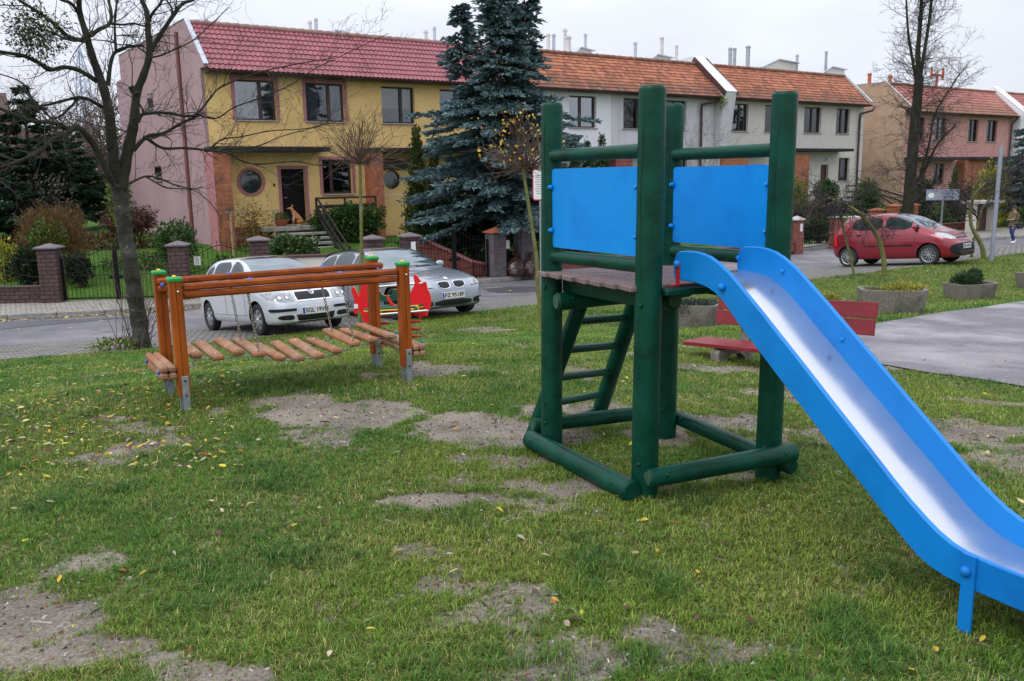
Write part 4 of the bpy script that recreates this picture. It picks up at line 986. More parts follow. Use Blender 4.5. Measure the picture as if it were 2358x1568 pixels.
# ------------------------------------------------------------------ red bench
def bench():
    a1 = Vector(((2008 - 1179) / FOC * 1.0, 1, 0))
    Rr = atd(2017, 735, 7.9); Lr = atd(1653, 712, 9.25)      # lower edge line of the top plank
    d = Vector((Rr.x - Lr.x, Rr.y - Lr.y, 0)); ln = d.length; d.normalize()
    root = thing('park_bench', 'red plank bench with rough concrete supports beside the path', 'bench', (Lr.x, Lr.y, ter(Lr.x, Lr.y) - .03), math.atan2(d.y, d.x))
    rt_ = root.rotation_euler.z
    # local frame: x along bench (left end 0), y away from the seat front (behind)
    zb = Lr.z - root.location.z
    slope = (Rr.z - Lr.z) / ln
    def pl(y, z, w_, h_, x0, x1, tilt, nm):
        mb = MB(); m_ = Matrix.Rotation(tilt, 3, 'X'); c = Vector(((x0 + x1) / 2, y, z + slope * (x0 + x1) / 2))
        mb.box(c, (x1 - x0, w_, h_), Matrix.Rotation(-math.atan(slope), 3, 'Y') @ m_, bev=.005); return mb.build(nm, M['benchred'], root)
    pl(.02, zb + .078, .035, .15, 0, ln, -.16, 'backrest_plank'); pl(-.012, zb - .078, .035, .15, 0, ln, -.16, 'backrest_plank')
    sz = zb - .34
    return root, zb, sz, slope, ln, pl
root, zb, sz, slope, ln, pl = bench()
mwb = Matrix.LocRotScale(root.location, root.rotation_euler, None)
# seat planks reach from the left end of the bench towards the viewer
p_ = mwb.inverted() @ atd(1580, 760, 9.15)
for k, y in enumerate((-.10, -.225, -.35)):
    pl(y - .05, .20, .118, .04, -.10, ln - .32, 0, 'seat_plank')
for x in (.32, ln - .35):
    mb = MB()
    prof = [(-.46, -.1), (-.46, .15), (-.44, .18), (.03, .18), (.045, .3), (.05, .5), (.09, .51), (.12, .3), (.12, .15), (.12, -.1), (0, -.1), (-.02, .06), (-.10, .11), (-.26, .11), (-.33, .06), (-.34, -.1)]
    m_ = Matrix(((0, 0, 1, x - .05), (1, 0, 0, 0), (0, 1, 0, slope * x - .02), (0, 0, 0, 1)))
    mb.prism(prof, .10, m_); mb.build('support', M['conc2'], root)

# ------------------------------------------------------------------ concrete planters with low shrubs
def leafcloud(n, c, r_, size, cols, seed, up=.3, shell=.5, flat=0.0, long=1.6, droop=0.0):
    g = np.random.default_rng(seed); c = np.array(c, float); r_ = np.array(r_, float)
    d = g.normal(size=(n, 3)); d /= np.linalg.norm(d, axis=1)[:, None]; rad = (shell + (1 - shell) * g.random(n)) ** .8
    lump = 1 + .28 * np.sin(d[:, 0] * 5 + seed) * np.cos(d[:, 1] * 6 + seed * 2) + .16 * np.sin(d[:, 2] * 9 + d[:, 0] * 11)
    p = c + d * r_ * (rad * lump)[:, None]
    ax = d + g.normal(0, .6, (n, 3)); ax[:, 2] += up; ax /= np.linalg.norm(ax, axis=1)[:, None]
    sd = np.cross(ax, g.normal(size=(n, 3))); sd /= np.linalg.norm(sd, axis=1)[:, None] + 1e-9
    s_ = size * (.6 + .8 * g.random(n))[:, None]; w_ = s_ / long
    P = np.stack([p - sd * w_ * .3, p + ax * s_ * .5 - sd * w_ * .5, p + ax * s_, p + ax * s_ * .5 + sd * w_ * .5], 1)
    cc = np.array(cols)[g.integers(0, len(cols), n)] * (.65 + .7 * g.random((n, 1)))
    return P.reshape(-1, 3), np.repeat(cc, 4, 0)
def cloud_obj(name, parts, m_='leaf', parent=None, zmin=None):
    V = np.concatenate([a for a, b in parts]); C = np.concatenate([b for a, b in parts])
    if parent is not None:
        mi = Matrix.LocRotScale(parent.location, parent.rotation_euler, None).inverted() if parent.parent is None else Matrix.LocRotScale(parent.parent.location, parent.parent.rotation_euler, None).inverted()
        A = np.array(mi); V = V @ A[:3, :3].T + A[:3, 3]
    return fast_mesh(name, V, np.arange(len(V)), 4, M[m_], parent, attr={'Col': C})
def planter(px, py, w_, dp, h_, rot, label, plants, dist=None):
    p = G(px, py); root = thing('planter', label, 'planter', (p.x, p.y, p.z - .02), rot, 'concrete planters on the verge')
    mb = MB(); N_ = 8; n = 36
    def rim(a, f_, z):
        ca, sa = math.cos(a), math.sin(a); k = (abs(ca) ** N_ + abs(sa) ** N_) ** (-1 / N_)
        return Vector((ca * k * w_ / 2 * f_, sa * k * dp / 2 * f_, z))
    rings = []
    for f_, z, in ((.86, 0), (.93, h_ * .5), (1, h_), ):
        rings.append([rim(2 * PI * i / n, f_, z - (.05 * h_ * math.cos(2 * PI * i / n) ** 2 * -1 if z == h_ else 0)) for i in range(n)])
    rings.append([Vector((v.x * .86, v.y * .8, v.z)) for v in rings[-1]]); rings.append([Vector((v.x, v.y, h_ * .75)) for v in rings[-1]])
    vs = [v for r_ in rings for v in r_]; fs = []
    for j in range(4):
        for i in range(n): fs.append((j * n + i, j * n + (i + 1) % n, (j + 1) * n + (i + 1) % n, (j + 1) * n + i))
    fs.append(tuple(range(4 * n, 5 * n))); mb.add(vs, fs); mb.build('tub', M['conc'], root)
    k = 0
    for (x, y, z, rx, ry, rz, cols, nn, sz_) in plants:
        q = Matrix.LocRotScale(root.location, root.rotation_euler, None) @ Vector((x, y, h_ * .8 + z))
        o = cloud_obj('shrub', [leafcloud(nn, q, (rx, ry, rz), sz_, cols, 70 + k + int(px), up=.5, long=3)], parent=root); k += 1
YL = [(.42, .36, .05), (.3, .3, .05), (.2, .22, .05)]; DG = [(.02, .05, .02), (.035, .07, .03), (.05, .09, .04)]; BG = [(.05, .08, .06), (.03, .05, .04), (.08, .1, .07)]
planter(2050, 720, 1.02, .55, .40, -.18, 'grey concrete planter overflowing with low yellow juniper', [(.18, -.02, .05, .36, .22, .12, YL, 2600, .05), (-.25, 0, .03, .15, .15, .06, [(.15, .15, .06)], 500, .04)])
planter(2232, 686, 1.05, .62, .34, .28, 'concrete planter with dark green dwarf juniper, beside the path', [(-.12, 0, .1, .3, .22, .17, DG, 2600, .06), (.12, .05, .16, .16, .15, .2, DG, 1200, .06)])
planter(2400, 662, 1.15, .6, .36, .1, 'concrete planter cut off by the right edge of the picture', [(0, 0, .08, .3, .2, .12, DG, 1200, .06)])
planter(1596, 756, .84, .5, .40, -.5, 'mossy concrete planter with bluish creeping juniper, left of the red bench', [(0, 0, .04, .4, .22, .09, BG, 2400, .05)])
planter(1905, 715, .62, .45, .25, -.2, 'concrete planter with bright yellow shrub, half hidden behind the slide', [(0, -.02, .06, .26, .2, .1, YL, 1500, .05)])
# ------------------------------------------------------------------ row of terraced houses (local frame: x along the street, y away from it)
SH = 32.0
random.seed(21)
def front_wall(mb, x0, x1, z0, z1, ops, dep=.2, rounds=()):
    xs = sorted({x0, x1} | {o[0] for o in ops} | {o[1] for o in ops} | {c[0] - c[2] - .1 for c in rounds} | {c[0] + c[2] + .1 for c in rounds})
    zs = sorted({z0, z1} | {o[2] for o in ops} | {o[3] for o in ops} | {c[1] - c[2] - .1 for c in rounds} | {c[1] + c[2] + .1 for c in rounds})
    def hole(x, z):
        return any(o[0] < x < o[1] and o[2] < z < o[3] for o in ops) or any(abs(x - c[0]) < c[2] + .1 and abs(z - c[1]) < c[2] + .1 for c in rounds)
    for a, b in zip(xs[:-1], xs[1:]):
        for c, d in zip(zs[:-1], zs[1:]):
            if not hole((a + b) / 2, (c + d) / 2): mb.add([(a, 0, c), (b, 0, c), (b, 0, d), (a, 0, d)], [(0, 1, 2, 3)])
    for a, b, c, d in ops:
        for q in ([(a, 0, c), (a, dep, c), (a, dep, d), (a, 0, d)], [(b, 0, c), (b, 0, d), (b, dep, d), (b, dep, c)], [(a, 0, c), (b, 0, c), (b, dep, c), (a, dep, c)], [(a, 0, d), (a, dep, d), (b, dep, d), (b, 0, d)]): mb.add(q, [(0, 1, 2, 3)])
    for cx, cz, r_ in rounds:
        n = 32; sq = []; ci = []
        for k in range(n):
            a = 2 * PI * k / n; c_, s_ = math.cos(a), math.sin(a); m_ = max(abs(c_), abs(s_)); h = r_ + .1
            sq.append((cx + c_ / m_ * h, 0, cz + s_ / m_ * h)); ci.append((cx + c_ * r_, 0, cz + s_ * r_))
        o = len(mb.v); mb.add(sq + ci + [(x, dep, z) for x, y, z in ci], [])
        for k in range(n):
            j = (k + 1) % n; mb.f.append((o + k, o + j, o + n + j, o + n + k)); mb.m.append(0); mb.f.append((o + n + k, o + n + j, o + 2 * n + j, o + 2 * n + k)); mb.m.append(0)
def frame_ring(mb, x0, x1, z0, z1, w_, y0, y1, sides='lrtb', mi=0):
    if 'l' in sides: mb.box(((x0 + x0 + w_) / 2, (y0 + y1) / 2, (z0 + z1) / 2), (w_, y1 - y0, z1 - z0), mi=mi)
    if 'r' in sides: mb.box(((x1 + x1 - w_) / 2, (y0 + y1) / 2, (z0 + z1) / 2), (w_, y1 - y0, z1 - z0), mi=mi)
    if 't' in sides: mb.box(((x0 + x1) / 2, (y0 + y1) / 2, z1 - w_ / 2), (x1 - x0 - 2 * w_, y1 - y0, w_), mi=mi)
    if 'b' in sides: mb.box(((x0 + x1) / 2, (y0 + y1) / 2, z0 + w_ / 2), (x1 - x0 - 2 * w_, y1 - y0, w_), mi=mi)
def window(root, x0, x1, z0, z1, frame='wood_bk', mull=.6, sill='sill', surround=None, dress='curtain', pane='pane', dep=.14, fw=.06):
    mb = MB(); frame_ring(mb, x0 + .003, x1 - .003, z0 + .003, z1 - .003, fw, dep, dep + .07)
    xm = x0 + (x1 - x0) * mull; mb.box((xm, dep + .03, (z0 + z1) / 2), (.12, .075, z1 - z0 - 2 * fw))
    wn = mb.build('window', M[frame], root)
    mb = MB(); mb.box(((x0 + x1) / 2, dep + .04, (z0 + z1) / 2), (x1 - x0 - fw, .008, z1 - z0 - fw)); mb.build('pane', M[pane], wn)
    if dress:
        mb = MB(); y = dep + .17; n = 44; vs = []
        if dress == 'curtain': gaps = [(x0, x0 + (x1 - x0) * random.uniform(.38, .47)), (x0 + (x1 - x0) * random.uniform(.53, .62), x1)] if random.random() < .5 else [(x0, x1)]
        else: gaps = [(x0, x1)]
        for a, b in gaps:
            o = len(mb.v); zb = z0 - .02 if dress == 'curtain' else z0 + (z1 - z0) * .42
            for i in range(n + 1):
                x = a + (b - a) * i / n; yy = y + (.03 * math.sin(i * 1.25 + a) + .015 * math.sin(i * 2.9) if dress == 'curtain' else 0)
                mb.v += [(x, yy, zb), (x, yy + .02 * math.sin(i), z1)]
            for i in range(n): mb.f.append((o + 2 * i, o + 2 * i + 2, o + 2 * i + 3, o + 2 * i + 1)); mb.m.append(0)
        mb.build('curtain' if dress == 'curtain' else 'blind', M[dress], wn, True)
    if sill: mb = MB(); mb.box(((x0 + x1) / 2, .03, z0 - .02), (x1 - x0 + .12, .22, .035), bev=.004); mb.build('sill', M[sill], wn)
    if surround:
        mb = MB(); w_ = surround[1]; frame_ring(mb, x0 - w_, x1 + w_, z0 - (.0 if sill else w_), z1 + w_, w_, -.018, -.002, 'lrt' if sill else 'lrtb'); mb.build('surround', M[surround[0]], wn)
    return wn
ZE, ZR_, YE, YR = 5.50, 7.28, -.50, 1.42
def tiled_roof(root, x0, x1, m_, rows, per, amp, step, lenpad=0):
    d = Vector((0, YR - YE, ZR_ - ZE)); ln = d.length; d.normalize(); nn = Vector((0, -d.z, d.y))
    nu = max(2, int(round((x1 - x0) / per * 6))); vs = []; uv = []; rl = []
    for r_ in range(rows):
        for q, hh in ((0.0, step), (.5, step * .55), (1.0, step * .08)): rl.append(((r_ + q) / rows, hh, r_))
    for (v, hh, rr) in rl:
        for i in range(nu + 1):
            x = x0 + (x1 - x0) * i / nu; ph = (x - x0) / per
            wv = amp * (.5 + .5 * math.cos(2 * PI * ph)) ** 1.6
            p = Vector((x, YE, ZE)) + d * (ln * v) + nn * (hh + wv); vs.append(tuple(p)); uv.append((ph + .5 * (rr % 2) * (amp < .02), rr + .5))
    mb = MB(); mb.v = vs; mb.uv = uv
    for f in grid_faces(len(rl), nu + 1): mb.f.append(tuple(f)); mb.m.append(0)
    # underside board so that the roof has a thickness
    rf = mb.build('roof', m_, root, 50, recalc=False)
    mb = MB(); a = Vector((x0, YE + .02, ZE - .01)); b = Vector((x0, YR, ZR_ - .01))
    mb.add([a, b, b + Vector((x1 - x0, 0, 0)), a + Vector((x1 - x0, 0, 0)), a - nn * .07, b - nn * .07, b - nn * .07 + Vector((x1 - x0, 0, 0)), a - nn * .07 + Vector((x1 - x0, 0, 0))], [(0, 1, 2, 3), (4, 7, 6, 5), (0, 4, 5, 1), (2, 6, 7, 3), (0, 3, 7, 4), (1, 5, 6, 2)])
    mb.build('roof_deck', M['timber'], rf)
    mb = MB(); k = x0
    while k < x1 - .05:
        e = min(k + .36, x1); pts = [(k, YR, ZR_ + .015), (e + .03, YR, ZR_ + .03)]; mb.tube(pts, [.10, .115], 10, cap=True); k += .36
    mb.build('ridge_caps', m_ if m_ is not M['roofpink'] else M['ridgepink'], rf, True)
    mb = MB(); n = 8; vs = []
    for x in (x0, x1):
        for k in range(n + 1): a = PI + PI * k / n; vs.append((x, YE - .05 + .075 * math.cos(a), ZE - .0 + .075 * math.sin(a)))
        for k in range(n, -1, -1): a = PI + PI * k / n; vs.append((x, YE - .05 + .068 * math.cos(a), ZE - .0 + .068 * math.sin(a)))
    m2 = 2 * n + 2; mb.add(vs, [(k, (k + 1) % m2, m2 + (k + 1) % m2, m2 + k) for k in range(m2)])
    mb.build('gutter', M['gutter'], rf, True)
    mb = MB(); mb.box(((x0 + x1) / 2, YE / 2 + .02, ZE - .08), (x1 - x0, -YE - .03, .03)); mb.build('soffit', M['gutter'], rf)
    return rf
M['ridgepink'] = mat('pink_ridge', (.3, .17, .15), .7, var=.2, vs=4)
def house(name, label, t0, t1, wall, roofm, up, dress, mulls, ground=None, front_ops=(), rounds=(), rows=9, per=.19, amp=.035, step=.035, group='row of terraced houses', back=12.2, side_left=None, side_right=None, frame='wood_bk', zbase=-1.3, surround=None, sillm='sill', upz=(3.86, 5.27)):
    root = thing(name, label, 'house', TS(t0, SH, 0), TH, group); L_ = t1 - t0
    ops = [(a, b, upz[0], upz[1]) for a, b in up] + list(front_ops)
    mb = MB(); front_wall(mb, 0, L_, zbase, 5.62, ops, rounds=rounds); mb.build('front_wall', M[wall], root, recalc=False)
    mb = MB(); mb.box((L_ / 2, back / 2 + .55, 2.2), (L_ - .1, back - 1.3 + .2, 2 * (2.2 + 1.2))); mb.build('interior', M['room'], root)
    mb = MB(); mb.box((L_ / 2, (back + YR + .0) / 2, 7.12), (L_, back - YR - .02, .22)); mb.build('flat_roof', M['zinc'], root)
    mb = MB(); mb.box((L_ / 2, back + .1, 2.9), (L_, .2, 8.4)); mb.build('back_wall', M[wall], root)
    for sd, mt in ((0, side_left), (1, side_right)):
        if mt is None: continue
        x = -.04 if sd == 0 else L_ + .04
        prof = [(.0, zbase), (0.0, 5.58), (-.42, 5.56), (-.42, 5.66), (YR, ZR_ + .12), (back + .2, 7.42), (back + .2, zbase)]
        m_ = Matrix(((0, 0, 1, x - .06), (1, 0, 0, 0), (0, 1, 0, 0), (0, 0, 0, 1))); mb = MB(); mb.prism(prof, .12, m_); sw = mb.build('side_wall', M[mt], root)
        mb = MB(); mb.bar((x, YE - .03, ZE + .17), (x, YR + .03, ZR_ + .17), .17, .025); mb.bar((x, YR, ZR_ + .15), (x, back + .2, 7.44), .17, .025); mb.build('coping', M['zinc'], sw)
    tiled_roof(root, 0.02 if side_left else 0, L_ - (.02 if side_right else 0), roofm, rows, per, amp, step)
    for i, (a, b) in enumerate(up):
        window(root, a, b, upz[0], upz[1], frame if isinstance(frame, str) else frame[i], mulls[i], sillm, surround if surround and i < surround[2] else None, dress[i], 'paneb' if dress[i] == 'curtain' and random.random() < .3 else 'pane')
    return root
def pillar(root, x0, x1, y0, z0, z1, m_, left=None):
    mb = MB(); mb.box(((x0 + x1) / 2, (y0 - .002) / 2, (z0 + z1) / 2), (x1 - x0, -y0 - .002, z1 - z0)); p = mb.build('brick_pillar', M[m_], root)
    return p
def canopy(root, x0, x1, y0, z0, z1):
    mb = MB(); mb.box(((x0 + x1) / 2, y0 / 2 - .002, (z0 + z1) / 2), (x1 - x0, -y0 - .004, z1 - z0), bev=.01); c = mb.build('canopy', M['timber'], root)
    mb = MB(); mb.box(((x0 + x1) / 2, y0 - .012, z0 + (z1 - z0) * .5), (x1 - x0 - .01, .02, .012)); mb.build('board_gap', M['black'], c)
def door(root, x0, x1, z0, z1, m_='door', surround=None):
    mb = MB(); mb.box(((x0 + x1) / 2, .17, (z0 + z1) / 2), (x1 - x0, .06, z1 - z0)); dr = mb.build('door', M[m_], root)
    nrow = 5
    mb = MB()
    for r_ in range(nrow):
        for c in range(2):
            w_ = (x1 - x0) / 2 - .1; h = (z1 - z0) / nrow - .09; mb.box((x0 + (x1 - x0) * (c + .5) / 2, .137, z0 + (z1 - z0) * (r_ + .5) / nrow), (w_, .014, h), bev=.006)
    mb.build('door_panels', M[m_], dr)
    mb = MB(); mb.tube([(x0 + .1, .12, z0 + 1.0), (x0 + .1, .06, z0 + 1.0), (x0 + .2, .06, z0 + 1.0)], .012, 8); mb.build('handle', M['galv'], dr, True)
    if surround: mb = MB(); w_ = surround[1]; frame_ring(mb, x0 - w_, x1 + w_, z0, z1 + w_, w_, -.02, -.002, 'lrt'); mb.build('surround', M[surround[0]], dr)
def round_window(root, cx, cz, r_, ring=None, rw=.11):
    n = 36; mb = MB()
    def annulus(r0, r1, y0, y1):
        vs = []
        for r2, y in ((r0, y0), (r1, y0), (r1, y1), (r0, y1)):
            for k in range(n): a = 2 * PI * k / n; vs.append((cx + r2 * math.cos(a), y, cz + r2 * math.sin(a)))
        mb.add(vs, [(j * n + k, j * n + (k + 1) % n, ((j + 1) % 4) * n + (k + 1) % n, ((j + 1) % 4) * n + k) for j in range(4) for k in range(n)])
    annulus(r_ - .05, r_ - .002, .1, .16); wn = mb.build('round_window', M['wood_bk'], root, True)
    mb = MB(); mb.lathe([(.0001, 0), (r_ - .04, 0)], (cx, .13, cz), n, axis='y'); mb.build('pane', M['pane'], wn)
    if ring: mb = MB(); annulus(r_ + .001, r_ + rw, -.018, -.002); mb.build('surround', M[ring], wn, True)
    mb = MB(); o = 0
    for i in range(31): x = cx - r_ + 2 * r_ * i / 30; mb.v += [(x, .26 + .02 * math.sin(i * 1.7), cz - r_ * .9), (x, .26 + .02 * math.sin(i * 1.7), cz + r_ * .9)]
    for i in range(30): mb.f.append((2 * i, 2 * i + 2, 2 * i + 3, 2 * i + 1)); mb.m.append(0)
    mb.build('curtain', M['curtaindk'], wn, True)
M['curtaindk'] = mat('dark_curtain', (.06, .08, .07), .9, var=.2, vs=12)
T0, T1, T2_, T3, T4, T5, T6 = 9.46, 15.72, 22.3, 28.2, 35.25, 42.0, 48.1
pk = ('pinkdk', .12, 2)
def flue(root, x, y, z1, r_, m_, z0=7.15, cap=True):
    mb = MB(); pr = [(r_, z0), (r_, z1 - .12), (r_ * 1.35, z1 - .1), (r_ * 1.35, z1 - .06), (r_, z1 - .05), (r_, z1), (.0001, z1)] if cap else [(r_, z0), (r_, z1), (.0001, z1)]
    mb.lathe(pr, (x, y, 0), 12); mb.build('flue', M[m_], root, True)
def flue_px(root, px, py, s, wpx, m_='pipegrey'):
    p = ats(px, py, s); t, _ = ts_of(p.x, p.y); d = Vector((p.x, p.y, 0)).length
    t0_ = ts_of(root.location.x, root.location.y)[0]; flue(root, t - t0_, s - SH, p.z, max(.05, wpx * d * .92 / FOC / 2), m_)
def hood(root, px0, px1, py, s):
    a = ats(px0, py + 6, s); b = ats(px1, py + 6, s); x0 = ts_of(a.x, a.y)[0]; x1 = ts_of(b.x, b.y)[0]; t0_ = ts_of(root.location.x, root.location.y)[0]; zt = ats((px0 + px1) / 2, py, s).z; y = s - SH
    x0 -= t0_; x1 -= t0_; zb = 7.2; mb = MB(); mb.add([(x0, y, zb), (x1, y, zb), (x1, y, zt - .1), ((x0 + x1) / 2 - .2, y, zt), (x0, y, zt - .55), (x0, y + 2, zb), (x1, y + 2, zb), (x1, y + 2, zt - .1), ((x0 + x1) / 2 - .2, y + 2, zt), (x0, y + 2, zt - .55)],
        [(0, 1, 2, 3, 4), (5, 9, 8, 7, 6), (0, 5, 6, 1), (1, 6, 7, 2), (2, 7, 8, 3), (3, 8, 9, 4), (4, 9, 5, 0)]); h = mb.build('roof_exit', M['creamwall'], root)
    mb = MB(); mb.bar((x0 - .15, y + 1, zt - .56), ((x0 + x1) / 2 - .2, y + 1, zt + .03), 2.3, .05); mb.bar(((x0 + x1) / 2 - .2, y + 1, zt + .03), (x1 + .15, y + 1, zt - .09), 2.3, .05); mb.build('hood_roof', M['zinc'], h)

# house 1: yellow with pink trim, door and dog
h1 = house('terraced_house', 'yellow end house with pink side wall, round window and black front door', T0, T1, 'yellow', M['roofpink'], [(1.03, 2.54), (3.69, 5.24)], ['curtain', 'curtain'], [.64, .62],
    front_ops=[(2.54, 3.47, .07, 2.12), (4.19, 5.41, 1.16, 2.46)], rounds=[(1.41, 1.67, .42)], side_left='pink', surround=('pinkdk', .12, 2), frame='wood_br')
door(h1, 2.54, 3.47, .07, 2.12, surround=('pinkdk', .12)); window(h1, 4.19, 5.41, 1.16, 2.46, 'wood_br', .33, 'sill', ('pinkdk', .12), 'curtaindk'if False else None)
round_window(h1, 1.41, 1.67, .42, 'pinkdk')
pillar(h1, -.18, .40, -.96, -1.0, 2.72, 'brick_or'); canopy(h1, -.2, 4.14, -1.02, 2.72, 2.90)
mb = MB(); mb.box((-.19, -.48, .85), (.02, .97, 3.72)); mb.build('painted_pillar_side', M['pinkdk'], h1)
mb = MB(); mb.box((3.1, -.012, -.42), (6.1, .02, .95)); mb.build('plinth', M['brick_rd'], h1)
mb = MB(); mb.tube([(-.16, 2.46, -1.2), (-.16, 2.46, 7.1)], .07, 10); mb.build('downpipe', M['pinkpipe'], h1, True)
for a, b, c, d in ((6.9, 7.75, 4.72, 5.34), (6.5, 7.6, 1.80, 2.38)):
    mb = MB(); mb.box((-.107, (a + b) / 2, (c + d) / 2), (.012, b - a, d - c)); v = mb.build('side_window', M['wood_br'], h1)
    mb = MB(); mb.box((-.116, (a + b) / 2, (c + d) / 2), (.006, b - a - .14, d - c - .12)); mb.build('pane', M['pane'], v)
    mb = MB(); mb.box((-.14, (a + b) / 2, c - .02), (.08, b - a + .1, .03)); mb.build('sill', M['sill'], v)
mb = MB(); mb.prism([(11.9, -1.3), (11.9, 6.42), (13.6, 6.38), (13.6, -1.3)], .9, Matrix(((0, 0, 1, -.06), (1, 0, 0, 0), (0, 1, 0, 0), (0, 0, 0, 1)))); mb.build('rear_annex', M['pink'], h1)
mb = MB(); mb.box((2.26, -.02, 1.55), (.07, .03, .1)); mb.build('door_bell', M['black'], h1)
for px, py, s, w_ in ((713, 48, 36, 8), (727, 42, 36, 8)): flue_px(h1, px, py, s, w_, 'pipewhite' if px < 720 else 'zinc')
flue_px(h1, 656, 64, 36, 7, 'zinc')
# house 2: yellow, beside the spruce
h2 = house('terraced_house', 'yellow house with red roof, partly hidden by the blue spruce', T1, T2_, 'yellow', M['roofpink'], [(.56, 2.03), (3.2, 4.6)], ['blind', 'curtain'], [.62, .6],
    front_ops=[(2.3, 3.2, .07, 2.12), (3.9, 5.1, 1.16, 2.46)], rounds=[(.88, 1.66, .38)], frame='wood_bk')
door(h2, 2.3, 3.2, .07, 2.12); window(h2, 3.9, 5.1, 1.16, 2.46, 'wood_br', .4, 'sill', None, 'curtain'); round_window(h2, .88, 1.66, .38)
pillar(h2, -.31, .02, -.96, -1.0, 2.72, 'brick_or'); canopy(h2, -.35, 5.3, -1.02, 2.70, 2.88)
mb = MB(); mb.box((1.05, -.06, 2.27), (1.5, .12, .42))
for k in range(6): mb.box((1.05, -.125, 2.1 + .07 * k), (1.46, .012, .05))
mb.build('roller_shutter', M['wood_bk'], h2)
mb = MB(); mb.box((.95, -.012, 1.05), (1.8, .02, .03)); mb.build('white_ledge', M['white'], h2)
for px, py, s, w_ in ((980, 70, 36, 9), (1000, 62, 36, 7), (942, 86, 36, 6)): flue_px(h2, px, py, s, w_, 'pipewhite' if px < 990 else 'zinc')
hood(h2, 760, 800, 72, 37)
pillar(h2, 5.9, 6.55, -.96, -1.2, 2.6, 'brick_or')
# house 3: white
h3 = house('terraced_house', 'bright white house with brown window, right of the blue spruce', T2_, T3, 'whitewall', M['rooforange'], [(.7, 2.2), (3.4, 5.0)], ['curtain', 'curtain'], [.6, .46],
    front_ops=[(2.2, 3.1, .07, 2.12), (3.9, 5.1, 1.16, 2.46)], frame='wood_br', rows=11, amp=.012, step=.03)
door(h3, 2.2, 3.1, .07, 2.12, 'wood_br'); window(h3, 3.9, 5.1, 1.16, 2.46, 'wood_br'); canopy(h3, .2, 5.4, -1.0, 2.72, 2.9)
for px, py, s, w_ in ((1262, 78, 36, 9), (1275, 78, 36, 8), (1301, 67, 37, 9), (1308, 84, 36.5, 14), (1348, 78, 38, 7)): flue_px(h3, px, py, s, w_, 'pipewhite' if px in (1262, 1301, 1308) else 'zinc')
# house 4: greyish
h4 = house('terraced_house', 'grey-white weathered house with dark windows and a brown downpipe, behind the tower', T3, T4, 'greywall', M['rooforange'], [(.78, 2.3), (3.45, 5.0)], ['curtain', 'curtain'], [.66, .5],
    front_ops=[(2.2, 3.1, .07, 2.12), (3.9, 5.1, 1.16, 2.46)], rows=11, amp=.012, step=.03)
door(h4, 2.2, 3.1, .07, 2.12, 'wood_br'); window(h4, 3.9, 5.1, 1.16, 2.46, 'wood_bk'); canopy(h4, .4, 4.6, -1.0, 2.72, 2.9)
pillar(h4, -.3, .75, -.7, -1.2, 2.46, 'tile_red')
mb = MB(); mb.tube([(6.9, -.5, 5.42), (6.9, -.42, 5.3), (5.99, -.12, 5.12), (5.99, -.1, 4.9), (5.99, -.1, -1.0)], .06, 10); mb.build('downpipe', M['gutter'], h4, True)
for px, py, s, w_ in ((1463, 97, 37, 8), (1524, 85, 38, 9), (1558, 104, 38, 7)): flue_px(h4, px, py, s, w_, 'pipewhite' if px > 1500 else 'zinc')
hood(h3, 1320, 1362, 111, 37); hood(h4, 1488, 1545, 127, 37)
# party wall that steps up through the roof
pw = thing('party_wall', 'white party wall rising through the orange roofs between two houses', 'wall', TS(T4, SH, 0), TH)
prof = [(-.35, -1.3), (-.35, 3.2), (-.62, 5.2), (-.72, 5.75), (YR + .2, 7.72), (4.2, 7.6), (4.2, -1.3)]
mb = MB(); mb.prism(prof, .80, Matrix(((0, 0, 1, .02), (1, 0, 0, 0), (0, 1, 0, 0), (0, 0, 0, 1)))); mb.build('wall', M['greywall'], pw)
mb = MB(); mb.bar((.42, -.74, 5.765), (.42, YR + .2, 7.745), .84, .03); mb.build('coping', M['whitewall'], pw)
for x in (-.03, .87):
    mb = MB(); mb.bar((x, -.72, 5.64), (x, YR + .1, 7.58), .05, .26); mb.build('flashing', M['gutter'], pw)
# houses 5 and 6
h5 = house('terraced_house', 'pale cream house with three narrow windows, right of the party wall', T4 + .85, T5, 'creamwall', M['rooforange'], [(.35, 1.75), (3.1, 4.6)], ['curtain', 'curtain'], [.6, .55],
    front_ops=[(2.2, 3.1, .07, 2.12), (3.9, 5.1, 1.16, 2.46)], rows=11, amp=.012, step=.03)
door(h5, 2.2, 3.1, .07, 2.12, 'wood_br'); window(h5, 3.9, 5.1, 1.16, 2.46, 'wood_bk'); canopy(h5, -.6, 3.4, -1.0, 2.80, 2.94)
pillar(h5, -.75, .8, -.9, -1.2, 2.5, 'brick_or')
for px, py, s, w_ in ((1682, 110, 37, 9), (1692, 111, 37.5, 8), (1723, 106, 38, 10)): flue_px(h5, px, py, s, w_, 'pipegrey')
hood(h5, 1755, 1835, 138, 38)
h6 = house('terraced_house', 'cream end house with brick pillar, small lamp over its brown door', T5, T6, 'creamwall', M['rooforange'], [(.55, 2.1), (3.5, 4.8)], ['curtain', 'curtain'], [.55, .5],
    front_ops=[(2.25, 2.98, -.1, 2.08), (3.95, 5.0, 1.12, 2.46)], rows=11, amp=.012, step=.03, side_right='creamwall')
door(h6, 2.25, 2.98, -.1, 2.08, 'wood_br'); window(h6, 3.95, 5.0, 1.12, 2.46, 'wood_bk', .3); canopy(h6, -1.4, 3.9, -1.0, 2.80, 2.96)
pillar(h6, -1.6, -.02, -.9, -1.2, 2.6, 'brick_or')
mb = MB(); mb.sphere((2.75, -.08, 2.38), .11, 12); mb.build('porch_lamp', M['white'], h6, True)
